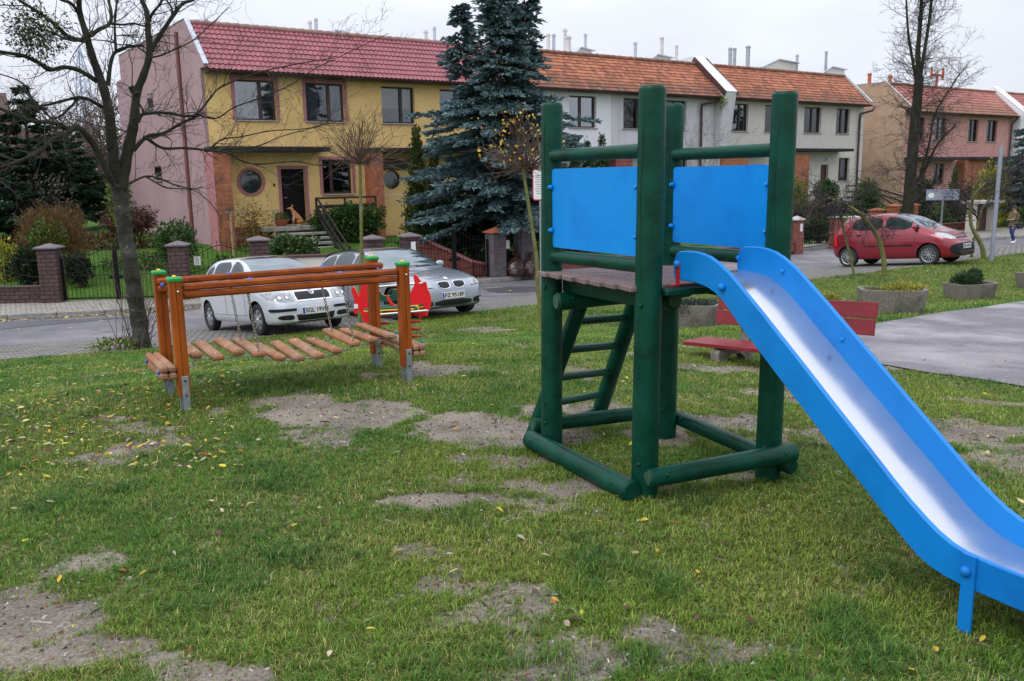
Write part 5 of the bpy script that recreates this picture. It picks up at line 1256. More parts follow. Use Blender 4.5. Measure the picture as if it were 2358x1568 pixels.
mb = MB(); mb.tube([(T6 - T5 + .3, -.52, 5.42), (T6 - T5 + .2, -.5, 5.2), (T6 - T5 - .45, -.14, 5.0), (T6 - T5 - .45, -.1, 4.7), (T6 - T5 - .45, -.1, -1.0)], .065, 10); mb.build('downpipe', M['gutter'], h6, True)
for px, py, s, w_ in ((1836, 126, 38, 6), (1903, 118, 38, 6)): flue_px(h6, px, py, s, w_, 'pipegrey')
hood(h6, 1890, 1945, 155, 38)
# the next block, further along and a little lower
M['wallwhite2'] = M['whitewall']
def far_block():
    global SH, ZE, ZR_
    root = None
    k = Vector((0, 0, -.22)); specs = [(52.6, 59.2, 'salmon', 'salmon house with ochre side wall behind the tall bare tree', 'ochre'), (59.2, 65.9, 'salmon', 'salmon house with brick porch, right of the tall bare tree', None), (67.0, 74, 'whitewall', 'white house with red roof at the right edge of the picture', None)]
    for i, (a, b, wl, lb, sl) in enumerate(specs):
        L_ = b - a
        r_ = house('terraced_house', lb, a, b, wl, M['rooffar'], [(.9, 2.2), (3.3, 4.75)] if i < 2 else [(1, 2.4), (3.6, 5)], ['curtain', 'curtain'], [.5, .5], front_ops=[(1.9, 2.7, -.1, 2.0), (3.6, 4.9, .95, 2.3)], rows=9, amp=.012, step=.03, side_left=sl, upz=(3.75, 5.2))
        door(r_, 1.9, 2.7, -.1, 2.0, 'wood_br'); window(r_, 3.6, 4.9, .95, 2.3, 'wood_br', .5); canopy(r_, .1, L_ - .6, -1.0, 2.5, 2.7)
        if i == 1: pillar(r_, -.3, 2.4, -.6, -1.2, 2.48, 'brick_or')
        if i == 1:
            mb = MB(); mb.tube([(L_ - .2, -.5, 5.4), (L_ - .2, -.12, 5.0), (L_ - .2, -.1, -1)], .06, 8); mb.build('downpipe', M['gutter'], r_, True)
        r_.location += k
        if i == 0:
            for xx in (2.0, 4.4): flue(r_, xx, 4, 8.3, .12, 'capor')
        if i == 1:
            mb = MB(); x, y, z = 3.6, 4.0, 8.6; mb.tube([(x, y, 7.2), (x, y, z)], .09, 8); mb.tube([(x - .75, y, z), (x + .75, y, z)], .09, 8); mb.tube([(x - .75, y, z - .3), (x - .75, y, z + .5)], .09, 8); mb.tube([(x + .75, y, z - .3), (x + .75, y, z + .5)], .09, 8); mb.build('vent_pipes', M['capor'], r_, True)
far_block()
pw2 = thing('party_wall', 'white party wall between the salmon house and the last red roof', 'wall', TS(65.9, SH, -.22), TH)
mb = MB(); mb.prism(prof, .9, Matrix(((0, 0, 1, .1), (1, 0, 0, 0), (0, 1, 0, 0), (0, 0, 0, 1)))); mb.build('wall', M['whitewall'], pw2)
mb = MB(); mb.bar((.55, -.74, 5.765), (.55, YR + .2, 7.745), .95, .03); mb.build('coping', M['whitewall'], pw2)
# far building on the left behind the gardens
fb = thing('brown_house', 'distant house with a steep brown roof, behind the branches left of the pink wall', 'house', TS(-6, 75, -1), TH)
mb = MB(); mb.box((0, 0, 1.6), (26, 10, 5.2)); mb.build('wall', M['greywall'], fb)
mb = MB(); mb.prism([(-5.6, 4.1), (-3.6, 9.0), (3.6, 9.6), (5.6, 4.1)], 27, Matrix(((0, 0, 1, -13.5), (1, 0, 0, 0), (0, 1, 0, 0), (0, 0, 0, 1)))); mb.build('roof', mat('brown_far_roof', (.16, .1, .09), .8, var=.25, vs=.6), fb)
# pale lattice mast in the distance
ms = thing('lattice_mast', 'pale lattice mast far away behind the bare tree', 'mast', atd(205, 330, 170).xyz * 1, 0)
ms.location.z = -3
mb = MB(); H_ = atd(205, 105, 170).z + 3; mt = mat('mast_pale', (.42, .5, .62), .8, var=.05)
for sx in (-1, 1):
    for sy in (-1, 1): mb.tube([(sx * 2.2, sy * 2.2, 0), (sx * .7, sy * .7, H_ * .85), (0, 0, H_)], .13, 5)
zz = 0
while zz < H_ * .85:
    w0 = 2.2 - 1.5 * zz / (H_ * .85); z2 = zz + 2.2; w1 = 2.2 - 1.5 * min(1, z2 / (H_ * .85))
    for s_ in (-1, 1): mb.tube([(-w0, s_ * w0, zz), (w1, s_ * w1, z2)], .07, 4); mb.tube([(w0, s_ * w0, zz), (-w1, s_ * w1, z2)], .07, 4); mb.tube([(s_ * w0, -w0, zz), (s_ * w1, w1, z2)], .07, 4)
    zz = z2
mb.build('mast_frame', mt, ms)
ms['label'] = 'pale lattice mast far away behind the bare tree'
# ------------------------------------------------------------------ stairs, railings, fences
random.seed(5)
def LT(t, s, z): return TS(t, s, z)
def ppx(px, py, z): return hz(px, py, z)
# stair of the yellow house (local frame of the house row)
stt = thing('entrance_stair', 'concrete stair of floating treads up to the black door of the yellow house', 'stairs', TS(11, SH, 0), TH)
mb = MB(); mb.box((.95, -.58, -.02), (2.15, 1.12, .16), bev=.01); mb.build('landing', M['stair'], stt)
for i in range(6):
    mb = MB(); z = -.22 - .165 * i; mb.box((1.25 + .02 * i, -1.28 - .27 * i, z), (1.62, .34, .09), bev=.01); mb.build('tread', M['stair'], stt)
mb = MB(); mb.bar((1.2, -1.15, -.35), (1.2, -2.9, -1.3), .2, .14); mb.box((1.0, -.6, -.7), (1.6, .9, 1.15)); mb.build('stringer', M['brick_rd'], stt)
rl = thing('stair_railing', 'dark timber railing beside the stair of the yellow house', 'railing', TS(12.95, SH, 0), TH)
for z, h in ((1.03, .07), (.72, .12), (.36, .12)):
    mb = MB(); mb.bar((.0, -.9, z), (2.5, -.9, z), .04, h, bev=.006); mb.build('rail', M['timber'], rl)
for i, (z, h) in enumerate(((1.05, .08), (.68, .13), (.38, .13))):
    mb = MB(); mb.bar((0, -.98, z), (.06, -3.55, z - 1.75), .045, h, bev=.006); mb.build('sloping_rail', M['timber'], rl)
for x, y, z in ((0, -.9, .45), (1.15, -.9, .45), (2.45, -.9, .45), (.04, -2.3, -.45), (.06, -3.5, -1.2)):
    mb = MB(); mb.box((x, y, z), (.07, .07, 1.2), bev=.006); mb.build('post', M['timber'], rl)

def brick_pillar(p, h, w_, m_, capm, label, capw=1.25, caph=.1, rot=TH, grp=None, number=False):
    r_ = thing('brick_pillar', label, 'pillar', p, rot, grp)
    mb = MB(); mb.box((0, 0, h / 2 - .1), (w_, w_, h + .2 - .0)); mb.build('shaft', M[m_], r_)
    c = w_ * capw / 2; mb = MB(); z0 = h; mb.add([(-c, -c, z0), (c, -c, z0), (c, c, z0), (-c, c, z0), (-c, -c, z0 + .035), (c, -c, z0 + .035), (c, c, z0 + .035), (-c, c, z0 + .035), (0, 0, z0 + .035 + caph)], [(3, 2, 1, 0), (0, 1, 5, 4), (1, 2, 6, 5), (2, 3, 7, 6), (3, 0, 4, 7), (4, 5, 8), (5, 6, 8), (6, 7, 8), (7, 4, 8)]); mb.build('cap', M[capm], r_)
    if number: mb = MB(); mb.box((.02, -w_ / 2 - .012, h - .28), (.14, .02, .3), bev=.004); mb.build('white_box', M['white'], r_)
    return r_
def iron(label, a, b, zb, htop, n, mids=(.35,), leaves_=1, name='iron_fence', cat='fence', spear=.09, thick=.011, base=None, curve=None, mt='iron', grp=None):
    """railing from a to b (xy), bars standing zb..htop(k)"""
    a = Vector((a.x, a.y, 0)); b = Vector((b.x, b.y, 0)); d = b - a; l = d.length; r_ = thing(name, label, cat, (a.x, a.y, zb), math.atan2(d.y, d.x), grp)
    mb = MB()
    for i in range(n + 1):
        k = i / n; x = l * k; h = htop(k); mb.tube([(x, 0, .05), (x, 0, h + spear * .6)], thick * .6, 5); mb.lathe([(.0001, h + spear * 1.5), (thick * 1.3, h + spear), (.0001, h + spear * .6)], (x, 0, 0), 5)
    mb.build('bars', M[mt], r_)
    m_ = 28
    for nm, f_ in (('top_rail', lambda k: htop(k)),) + tuple(('middle_rail', (lambda q: (lambda k: q(k)))(q)) for q in mids):
        mb = MB(); mb.tube([(l * i / m_, 0, f_(i / m_)) for i in range(m_ + 1)], thick, 6); mb.build(nm, M[mt], r_, True)
    mb = MB(); mb.bar((0, 0, .08), (l, 0, .08), .03, .03); mb.build('bottom_rail', M[mt], r_)
    if leaves_ == 2:
        for x in (l * .5 - .03, l * .5 + .035): mb = MB(); mb.box((x, 0, htop(.5) / 2 + .03), (.05, .05, htop(.5))); mb.build('gate_stile', M[mt], r_)
        for x in (.03, l - .03): mb = MB(); mb.box((x, 0, htop(0) / 2 + .03), (.05, .05, htop(0))); mb.build('gate_stile', M[mt], r_)
        mb = MB(); mb.box((l * .5, -.03, .62 if htop(.5) > 1.1 else .5), (.34, .05, .09)); mb.build('lock_box', M[mt], r_)
    if base:
        mb = MB(); mb.box((l / 2, 0, base[1] / 2 - base[2]), (l, base[3] if len(base) > 3 else .22, base[1])); mb.build('base_wall', M[base[0]], r_)
        mb = MB(); mb.box((l / 2, 0, base[1] - base[2] + .025), (l, .3, .05), bev=.008); mb.build('coping', M[base[4] if len(base) > 4 else base[0]], r_)
    return r_
GZ = -1.33
P1, P2 = ppx(127, 695, GZ), ppx(420, 688, GZ)
P3, P4, P5 = Vector((-7.0, 24.5, GZ)), Vector((-3.92, 25.1, GZ)), Vector((-2.92, 25.6, GZ))
P6, P7 = ppx(1143, 638, GZ), Vector((.42, 27.3, GZ))
brick_pillar(P1, 1.40, .47, 'brick_dk', 'capgrey', 'dark brick pillar at the left of the wide iron gate', rot=R(5))
brick_pillar(P2, 1.40, .45, 'brick_dk', 'capgrey', 'dark brick pillar behind the left posts of the plank bridge', rot=R(8))
brick_pillar(P3, 1.40, .50, 'brick_dk', 'capgrey', 'dark brick pillar rising behind the roof of the white car', rot=R(20))
brick_pillar(P4, 1.34, .48, 'brick_dk', 'capgrey', 'dark brick pillar left of the one with a white box', rot=R(25))
brick_pillar(P5, 1.36, .47, 'brick_dk', 'capgrey', 'dark brick pillar with a white box, behind the silver car', rot=R(25), number=True)
brick_pillar(P6, 1.36, .46, 'brick_gr', 'capor', 'grey clinker pillar with orange cap, left of the narrow gate', caph=.14)
brick_pillar(P7, 1.40, .46, 'brick_gr', 'capor', 'grey clinker pillar with orange cap behind the bin bags', caph=.14)
dd = (P2 - P1).normalized()
iron('wavy black iron fence on a dark brick base at the left edge', P1 - dd * 4.2 + Vector((0, .0, 0)), P1 - dd * .24, GZ, lambda k: 1.22 - .14 * math.cos(PI * (1 - k) * 2.2), 24, mids=(lambda k: .95 - .17 * math.cos(PI * (1 - k) * 2.2) - .12,), base=('brick_dk', .42, .03, .26, 'brick_dk'))
iron('wide double iron gate with a raised centre, behind the bare tree', P1 + dd * .25, P2 - dd * .24, GZ, lambda k: 1.10 + .30 * math.exp(-((k - .5) / .22) ** 2), 26, mids=(lambda k: .72 + .28 * math.exp(-((k - .5) / .25) ** 2), lambda k: .68), leaves_=2, name='iron_gate', cat='gate')
dd = (P3 - P2).normalized()
iron('wavy iron fence with a small white notice, behind the white car', P2 + dd * .24, P3 - dd * .26, GZ, lambda k: 1.12 + .22 * math.exp(-((k - .5) / .26) ** 2), 13, mids=(lambda k: .66 + .2 * math.exp(-((k - .5) / .26) ** 2),), base=('brick_dk', .42, .03, .26, 'brick_dk'))
nt_ = thing('notice', 'small white paper notice on the iron fence', 'sign', P2 + dd * .5 + Vector((.0, -.05, .97)), R(18))
mb = MB(); mb.box((0, 0, 0), (.17, .006, .23)); mb.build('sheet', M['white'], nt_)
mb = MB()
for k in range(7): mb.box((-.01 + .01 * (k % 3), -.0045, .08 - .025 * k), (.11 - .02 * (k % 2), .002, .007))
mb.build('print', M['black'], nt_)
dd = (P4 - P3).normalized()
fw = thing('front_wall', 'low beige garden wall with dark coping below the stair', 'wall', (P3.x, P3.y, GZ), math.atan2(dd.y, dd.x)); ll = (P4 - P3).length
mb = MB(); mb.box((ll / 2, 0, .42), (ll - .5, .25, .95)); mb.build('wall', M['creamwall'], fw)
mb = MB(); mb.box((ll / 2, 0, .93), (ll - .48, .34, .07), bev=.01); mb.build('coping', M['gutter'], fw)
dd = (P5 - P4).normalized()
iron('low arched iron wicket between two dark brick pillars', P4 + dd * .25, P5 - dd * .25, GZ, lambda k: 1.05 + .2 * math.sin(PI * k), 6, mids=(lambda k: .5,), name='iron_gate', cat='gate')
dd = (P6 - P5).normalized()
iron('black double gate with tall centre, in front of the dark hedge', P5 + dd * .26, P6 - dd * .26, GZ, lambda k: 1.15 + .34 * math.exp(-((k - .5) / .2) ** 2), 22, mids=(lambda k: .85 + .38 * abs(k - .5), lambda k: .35), leaves_=2, name='iron_gate', cat='gate')
rw = thing('ramp_wall', 'sloping red brick wall with pink coping behind the black gate', 'wall', (0, 0, 0), 0)
a_, b_, c_ = Vector((P5.x + .15, P5.y + 1.2, 0)), Vector((P5.x + 1.75, P5.y + 1.25, 0)), Vector((P6.x - .3, P6.y + .35, 0))
for (p, q, za, zb) in ((a_, b_, -.08, -.86), (b_, c_, -.86, -1.0)):
    mb = MB(); d = (q - p).normalized(); nrm = Vector((-d.y, d.x, 0)) * .12
    mb.add([p - nrm - ZU * 1.4, q - nrm - ZU * 1.4, q + nrm - ZU * 1.4, p + nrm - ZU * 1.4, p - nrm + ZU * za, q - nrm + ZU * zb, q + nrm + ZU * zb, p + nrm + ZU * za], [(3, 2, 1, 0), (4, 5, 6, 7), (0, 1, 5, 4), (1, 2, 6, 5), (2, 3, 7, 6), (3, 0, 4, 7)]); mb.build('wall', M['brick_rd'], rw)
    mb = MB(); mb.bar(p + ZU * (za + .03), q + ZU * (zb + .03), .32, .07); mb.build('coping', M['pinkdk'], rw)
dd = (P7 - P6).normalized()
g7 = iron('narrow dark gate with a white notice between the orange-capped pillars', P6 + dd * .24, P7 - dd * .24, GZ, lambda k: 1.3, 5, mids=(lambda k: .75,), name='iron_gate', cat='gate')
mb = MB(); mb.box(((P7 - P6).length / 2 - .24, .01, .42), (.42, .02, .66)); mb.build('sheet_panel', M['iron'], g7)
mb = MB(); mb.box((.14, -.03, .98), (.16, .01, .26)); mb.build('notice_sheet', M['white'], g7)
# fence in front of the cream houses
fe = [(1205, 'x')]
Q = [ppx(1832, 577, GZ), ppx(1925, 566, GZ)]
brick_pillar(Q[0], 1.18, .40, 'brick_rd', 'sill', 'red brick pillar with pale cap and a white plate, right of the tower', caph=.14, number=True)
brick_pillar(Q[1], 1.15, .40, 'brick_rd', 'sill', 'red brick pillar with pale cap behind the leaning sapling', caph=.05)
brick_pillar(Q[1] + Vector((1.0, .75, 0)), 1.1, .4, 'greywall', 'sill', 'pale rendered pillar just left of the red car', caph=.05)
iron('low black iron gate between two red brick pillars', Q[0] + UT * .22, Q[1] - UT * .22, GZ, lambda k: .95, 14, mids=(lambda k: .5,), name='iron_gate', cat='gate')
iron('long dark iron fence behind the play tower', P7 + UT * .3, Q[0] - UT * .25, GZ, lambda k: 1.12 + .06 * math.sin(k * 30), 74, mids=(lambda k: .5,), base=('brick_rd', .35, .03, .24, 'brick_rd'), thick=.009)
oc = [ppx(2030 + x, y, GZ) for x, y in ((0, 0),)] if False else []
for px, w_, lb in ((2017, .5, 'orange brick pillar behind the windscreen of the red car'), (2055, .42, 'orange brick pillar with pointed cap behind the bonnet of the red car'), (2098, .42, 'orange brick pillar with flat cap, right of the sign post')):
    q = ats(px, 520, 24.5); brick_pillar(Vector((q.x, q.y, GZ)), 1.3 if px > 2020 else 1.15, w_, 'brick_or', 'capor', lb, caph=.1)
qa, qb = ats(1960, 520, 24.5), ats(2225, 520, 23.5)
iron('dark iron fence behind the red car', Vector((qa.x, qa.y, 0)), Vector((qb.x, qb.y, 0)), GZ, lambda k: 1.1, 60, mids=(lambda k: .5,), base=('brick_rd', .35, .03, .24, 'brick_rd'), thick=.009)
q = ats(2235, 520, 22.3); gs = thing('white_gatehouse', 'small white masonry bin shelter beside the walking person', 'shelter', (q.x, q.y, -1.4), TH)
for x in (0, 1.9): mb = MB(); mb.box((x, 0, .7), (.35, .35, 1.5)); mb.build('pier', M['creamwall'], gs)
mb = MB(); mb.box((.95, 0, 1.5), (2.5, .9, .12)); mb.build('roof_slab', M['sill'], gs)
mb = MB(); mb.box((.95, .2, .7), (1.55, .1, 1.4)); mb.build('doors', M['wood_br'], gs)
# stairs of the cream house
st2 = thing('entrance_stair', 'short flight of pale steps with dark railing at the cream house', 'stairs', TS(44.2, SH, 0), TH)
mb = MB(); mb.box((.6, -.6, -.2), (2.8, 1.1, .18)); mb.build('landing', M['stair'], st2)
for i in range(5): mb = MB(); mb.box((1.6, -1.3 - .27 * i, -.36 - .16 * i), (1.5, .33, .08)); mb.build('tread', M['sill'], st2)
for z in (.85, .5, .2):
    mb = MB(); mb.bar((1.0, -1.1, z), (3.3, -1.1, z), .05, .08); mb.build('rail', M['timber'], st2)
for z in (.85, .5):
    mb = MB(); mb.bar((2.4, -1.2, z), (2.5, -3.6, z - 1.3), .05, .09); mb.build('sloping_rail', M['timber'], st2)
mb = MB()
for z in (.75, .45): mb.bar((3.4, -1.1, z), (7.2, -2.6, z - 1.1), .05, .09)
mb.build('ramp_rail', M['timber'], st2)
# pots
def pot(p, r_, h, label, cols, seed):
    o = thing('flower_pot', label, 'flower pot', p, 0); mb = MB(); mb.lathe([(r_ * .5, 0), (r_ * .78, h * .5), (r_, h * .92), (r_ * 1.08, h * .93), (r_ * 1.08, h), (r_ * .92, h), (r_ * .85, h * .8), (.0001, h * .8)], (0, 0, 0), 24); mb.build('bowl', M['terracotta'], o, True)
    cloud_obj('plant', [leafcloud(700, Vector(p) + ZU * (h + .1), (r_ * 1.0, r_ * .9, .14), .06, cols, seed, long=3)], parent=o)
pot(TS(11.62, SH - .75, .065), .30, .24, 'terracotta bowl with green plant on the landing beside the dog', [(.05, .1, .02), (.03, .07, .02)], 8)
pot(TS(46.2, SH - 1.6, -.12), .28, .24, 'terracotta pot with a green plant on the cream house steps', [(.05, .12, .02), (.03, .07, .02)], 9)
# bin bags
def bag(p, r_, label, seed):
    g = random.Random(seed); mb = MB(); prof = [(.0001, 0), (r_ * .7, .01), (r_ * .98, .12), (r_ * 1.0, .25), (r_ * .82, .42), (r_ * .5, .52), (r_ * .2, .57), (r_ * .10, .60), (r_ * .2, .66), (r_ * .34, .70), (.0001, .66)]
    mb.lathe(prof, (0, 0, 0), 30)
    for i, v in enumerate(mb.v):
        a = math.atan2(v[1], v[0]); k = 1 + .13 * math.sin(a * 5 + v[2] * 13 + seed) + .07 * math.sin(a * 9 - v[2] * 25) + g.uniform(-.05, .05); mb.v[i] = (v[0] * k, v[1] * k, v[2] * (1 + .05 * math.sin(a * 3)) + g.uniform(-.01, .01))
    o = thing('bin_bag', label, 'rubbish bag', p, 0, 'brown rubbish bags at the pillar'); mb.build('sack', M['bag'], o, True)
bq = ppx(1188, 636, GZ); bag(bq, .33, 'brown rubbish bag, left one of the two by the clinker pillar', 3)
bq = ppx(1221, 635, GZ); bag(bq, .29, 'brown rubbish bag, right one of the two by the clinker pillar', 8)
# sign half hidden behind the tower
q = atd(1246, 640, 24); sg = thing('street_notice', 'white notice board with red border half hidden by the left tower post', 'sign', (q.x, q.y, -1.4), 0)
mb = MB(); c0 = atd(1252, 425, 24); mb.tube([(.0, 0, 0), (0, 0, c0.z + 2.5)], .03, 8); mb.build('pole', M['galv'], sg, True)
def rrect(w_, h_, r_): 
    pl = []
    for cx, cy, a0 in ((w_ / 2 - r_, -h_ / 2 + r_, -90), (w_ / 2 - r_, h_ / 2 - r_, 0), (-w_ / 2 + r_, h_ / 2 - r_, 90), (-w_ / 2 + r_, -h_ / 2 + r_, 180)):
        for k in range(5): an = R(a0 + 90 * k / 4); pl.append((cx + r_ * math.cos(an), cy + r_ * math.sin(an)))
    return pl
XZ = lambda x, y, z: Matrix(((1, 0, 0, x), (0, 0, -1, y), (0, 1, 0, z), (0, 0, 0, 1)))
zc = c0.z + 1.4; mb = MB(); mb.prism(rrect(.42, .84, .07), .012, XZ(.0, -.03, zc)); pb = mb.build('board', M['redpaint'], sg)
mb = MB(); mb.prism(rrect(.36, .78, .05), .004, XZ(.0, -.0422, zc)); mb.build('face', M['white'], pb)
mb = MB()
for k in range(9): mb.box((-.02, -.0472, zc + .25 - .06 * k), (.22 - .03 * (k % 3), .002, .012))
mb.build('lines', M['black'], pb)
mb = MB(); mb.box((-.05, -.02, zc + .62), (.52, .05, .26), bev=.01); mb.build('upper_board', M['creamwall'], sg)
# street name sign and lamp post on the right
q = hz(2160, 560, -1.3); ss = thing('street_sign', 'grey-blue street name sign on a pole behind the red car', 'sign', (atd(2160, 560, 27.5).x, 27.5, -1.4), R(-22))
zc = atd(2160, 449, 27.5).z + 1.4; mb = MB(); mb.tube([(.05, .0, 0), (.05, 0, zc + .1)], .03, 8); mb.build('pole', M['galv'], ss, True)
mb = MB(); mb.box((.03, -.035, zc), (.92, .02, .33), bev=.004); pb = mb.build('plate', M['polegrey'], ss)
mb = MB(); mb.box((.03, -.048, zc + .135), (.92, .004, .035)); mb.box((.03, -.048, zc - .15), (.92, .004, .02)); mb.build('border', M['signblue'], pb)
mb = MB(); mb.lathe([(.0001, 0), (.085, 0)], (-.29, -.0475, zc - .005), 20, axis='y'); mb.build('emblem', M['white'], pb)
mb = MB(); mb.box((.17, -.0475, zc + .05), (.34, .002, .035)); mb.box((.2, -.0475, zc - .06), (.28, .002, .03)); mb.build('faded_lettering', M['signblue'], pb)
lp = G(2283, 600); l2 = atd(2306, 338, lp.y); lamp = thing('lamp_post', 'plain grey steel lamp post on the verge at the right', 'lamp post', lp, 0)
mb = MB(); dl = (l2 - lp); mb.tube([(0, 0, -.05), (0, 0, .5), dl * .45, dl], [.07, .065, .062, .058], 14); mb.build('pole', M['polegrey'], lamp, True)
mb = MB(); mb.tube([dl, dl + Vector((.003, 0, .012))], [.062, .05], 14); mb.build('top_cap', M['polegrey'], lamp)
# ------------------------------------------------------------------ cars
def evald(o):
    dg = bpy.context.evaluated_depsgraph_get(); me = bpy.data.meshes.new_from_object(o.evaluated_get(dg)); return me
def opaque_glass(name, base, fac, rough=.04, mul=.75):
    m = bpy.data.materials.new(name); m.use_nodes = True; t = m.node_tree; t.nodes.clear(); N = t.nodes.new; K = t.links.new
    o = N('ShaderNodeOutputMaterial'); g = N('ShaderNodeBsdfGlossy'); g.inputs['Roughness'].default_value = rough; g.inputs['Color'].default_value = (.9, .95, 1, 1)
    d = N('ShaderNodeBsdfDiffuse'); tc_ = N('ShaderNodeTexCoord'); n = N('ShaderNodeTexNoise'); n.inputs['Scale'].default_value = 3; K(tc_.outputs['Object'], n.inputs['Vector'])
    cr = N('ShaderNodeValToRGB'); cr.color_ramp.elements[0].position = .4; cr.color_ramp.elements[1].position = .62
    cr.color_ramp.elements[0].color = (*[c * .45 for c in base], 1); cr.color_ramp.elements[1].color = (*base, 1); K(n.outputs['Fac'], cr.inputs[0]); K(cr.outputs[0], d.inputs[0])
    fr = N('ShaderNodeFresnel'); fr.inputs[0].default_value = 1.5; ma = N('ShaderNodeMath'); ma.operation = 'MULTIPLY_ADD'; ma.use_clamp = True; K(fr.outputs[0], ma.inputs[0]); ma.inputs[1].default_value = mul; ma.inputs[2].default_value = fac
    mx = N('ShaderNodeMixShader'); K(ma.outputs[0], mx.inputs[0]); K(d.outputs[0], mx.inputs[1]); K(g.outputs[0], mx.inputs[2]); K(mx.outputs[0], o.inputs[0]); return m
M['cg_side'] = opaque_glass('car_side_glass', (.018, .032, .028), .0, mul=.16)
M['cg_front'] = opaque_glass('car_windscreen', (.06, .10, .11), .22, .06)
M['lamp'] = mat('lamp_lens', (.36, .38, .40), .08, var=.35, vs=22, col2=(.28, .3, .32), c2s=14, c2=(.5, .6), coat=1)
M['lampw'] = mat('clear_lamp_lens', (.42, .44, .44), .08, var=.2, vs=16, coat=1)
M['lampdark'] = mat('dark_grey_gloss', (.1, .105, .11), .15, var=.2, coat=1)  # dark grey gloss of the headlight rings and the badge disc
M['tyre'] = mat('tyre_rubber', (.018, .018, .02), .8, var=.15)
M['rimsilver'] = mat('rim_silver', (.42, .43, .45), .3, metal=.6, var=.08)
M['blackgloss'] = mat('grille_black', (.006, .006, .007), .3, var=.1)
M['trim'] = mat('grey_bumper_trim', (.012, .013, .017), .6, var=.08, spec=.2)
M['plate'] = mat('plate_white', (.66, .66, .64), .4, var=.05)
M['plateblue'] = mat('plate_blue', (.02, .06, .42), .4)
M['seam'] = mat('door_seam', (.03, .03, .035), .6)
def paint(name, col, rough=.28, metal=.35): return mat(name, col, rough, metal=metal, var=.02, vs=2, coat=1.0, rvar=.03)
M['silverwhite'] = paint('silver_white_paint', (.60, .63, .68), .34, .15)
M['bmwgrey'] = paint('silver_blue_paint', (.33, .36, .42), .28, .45)
M['redcar'] = paint('ruby_red_paint', (.24, .005, .02), .3, .25)
def hermite(xs, ys, x):
    xs = np.array(xs, float); ys = np.array(ys, float); d = np.diff(ys) / np.diff(xs); m = np.zeros(len(xs)); m[0] = d[0]; m[-1] = d[-1]
    for i in range(1, len(xs) - 1): m[i] = 0 if d[i - 1] * d[i] <= 0 else 2 * d[i - 1] * d[i] / (d[i - 1] + d[i])
    i = np.clip(np.searchsorted(xs, x) - 1, 0, len(xs) - 2); h = xs[i + 1] - xs[i]; t = (x - xs[i]) / h
    return (2 * t ** 3 - 3 * t ** 2 + 1) * ys[i] + (t ** 3 - 2 * t ** 2 + t) * h * m[i] + (-2 * t ** 3 + 3 * t ** 2) * ys[i + 1] + (t ** 3 - t ** 2) * h * m[i + 1]
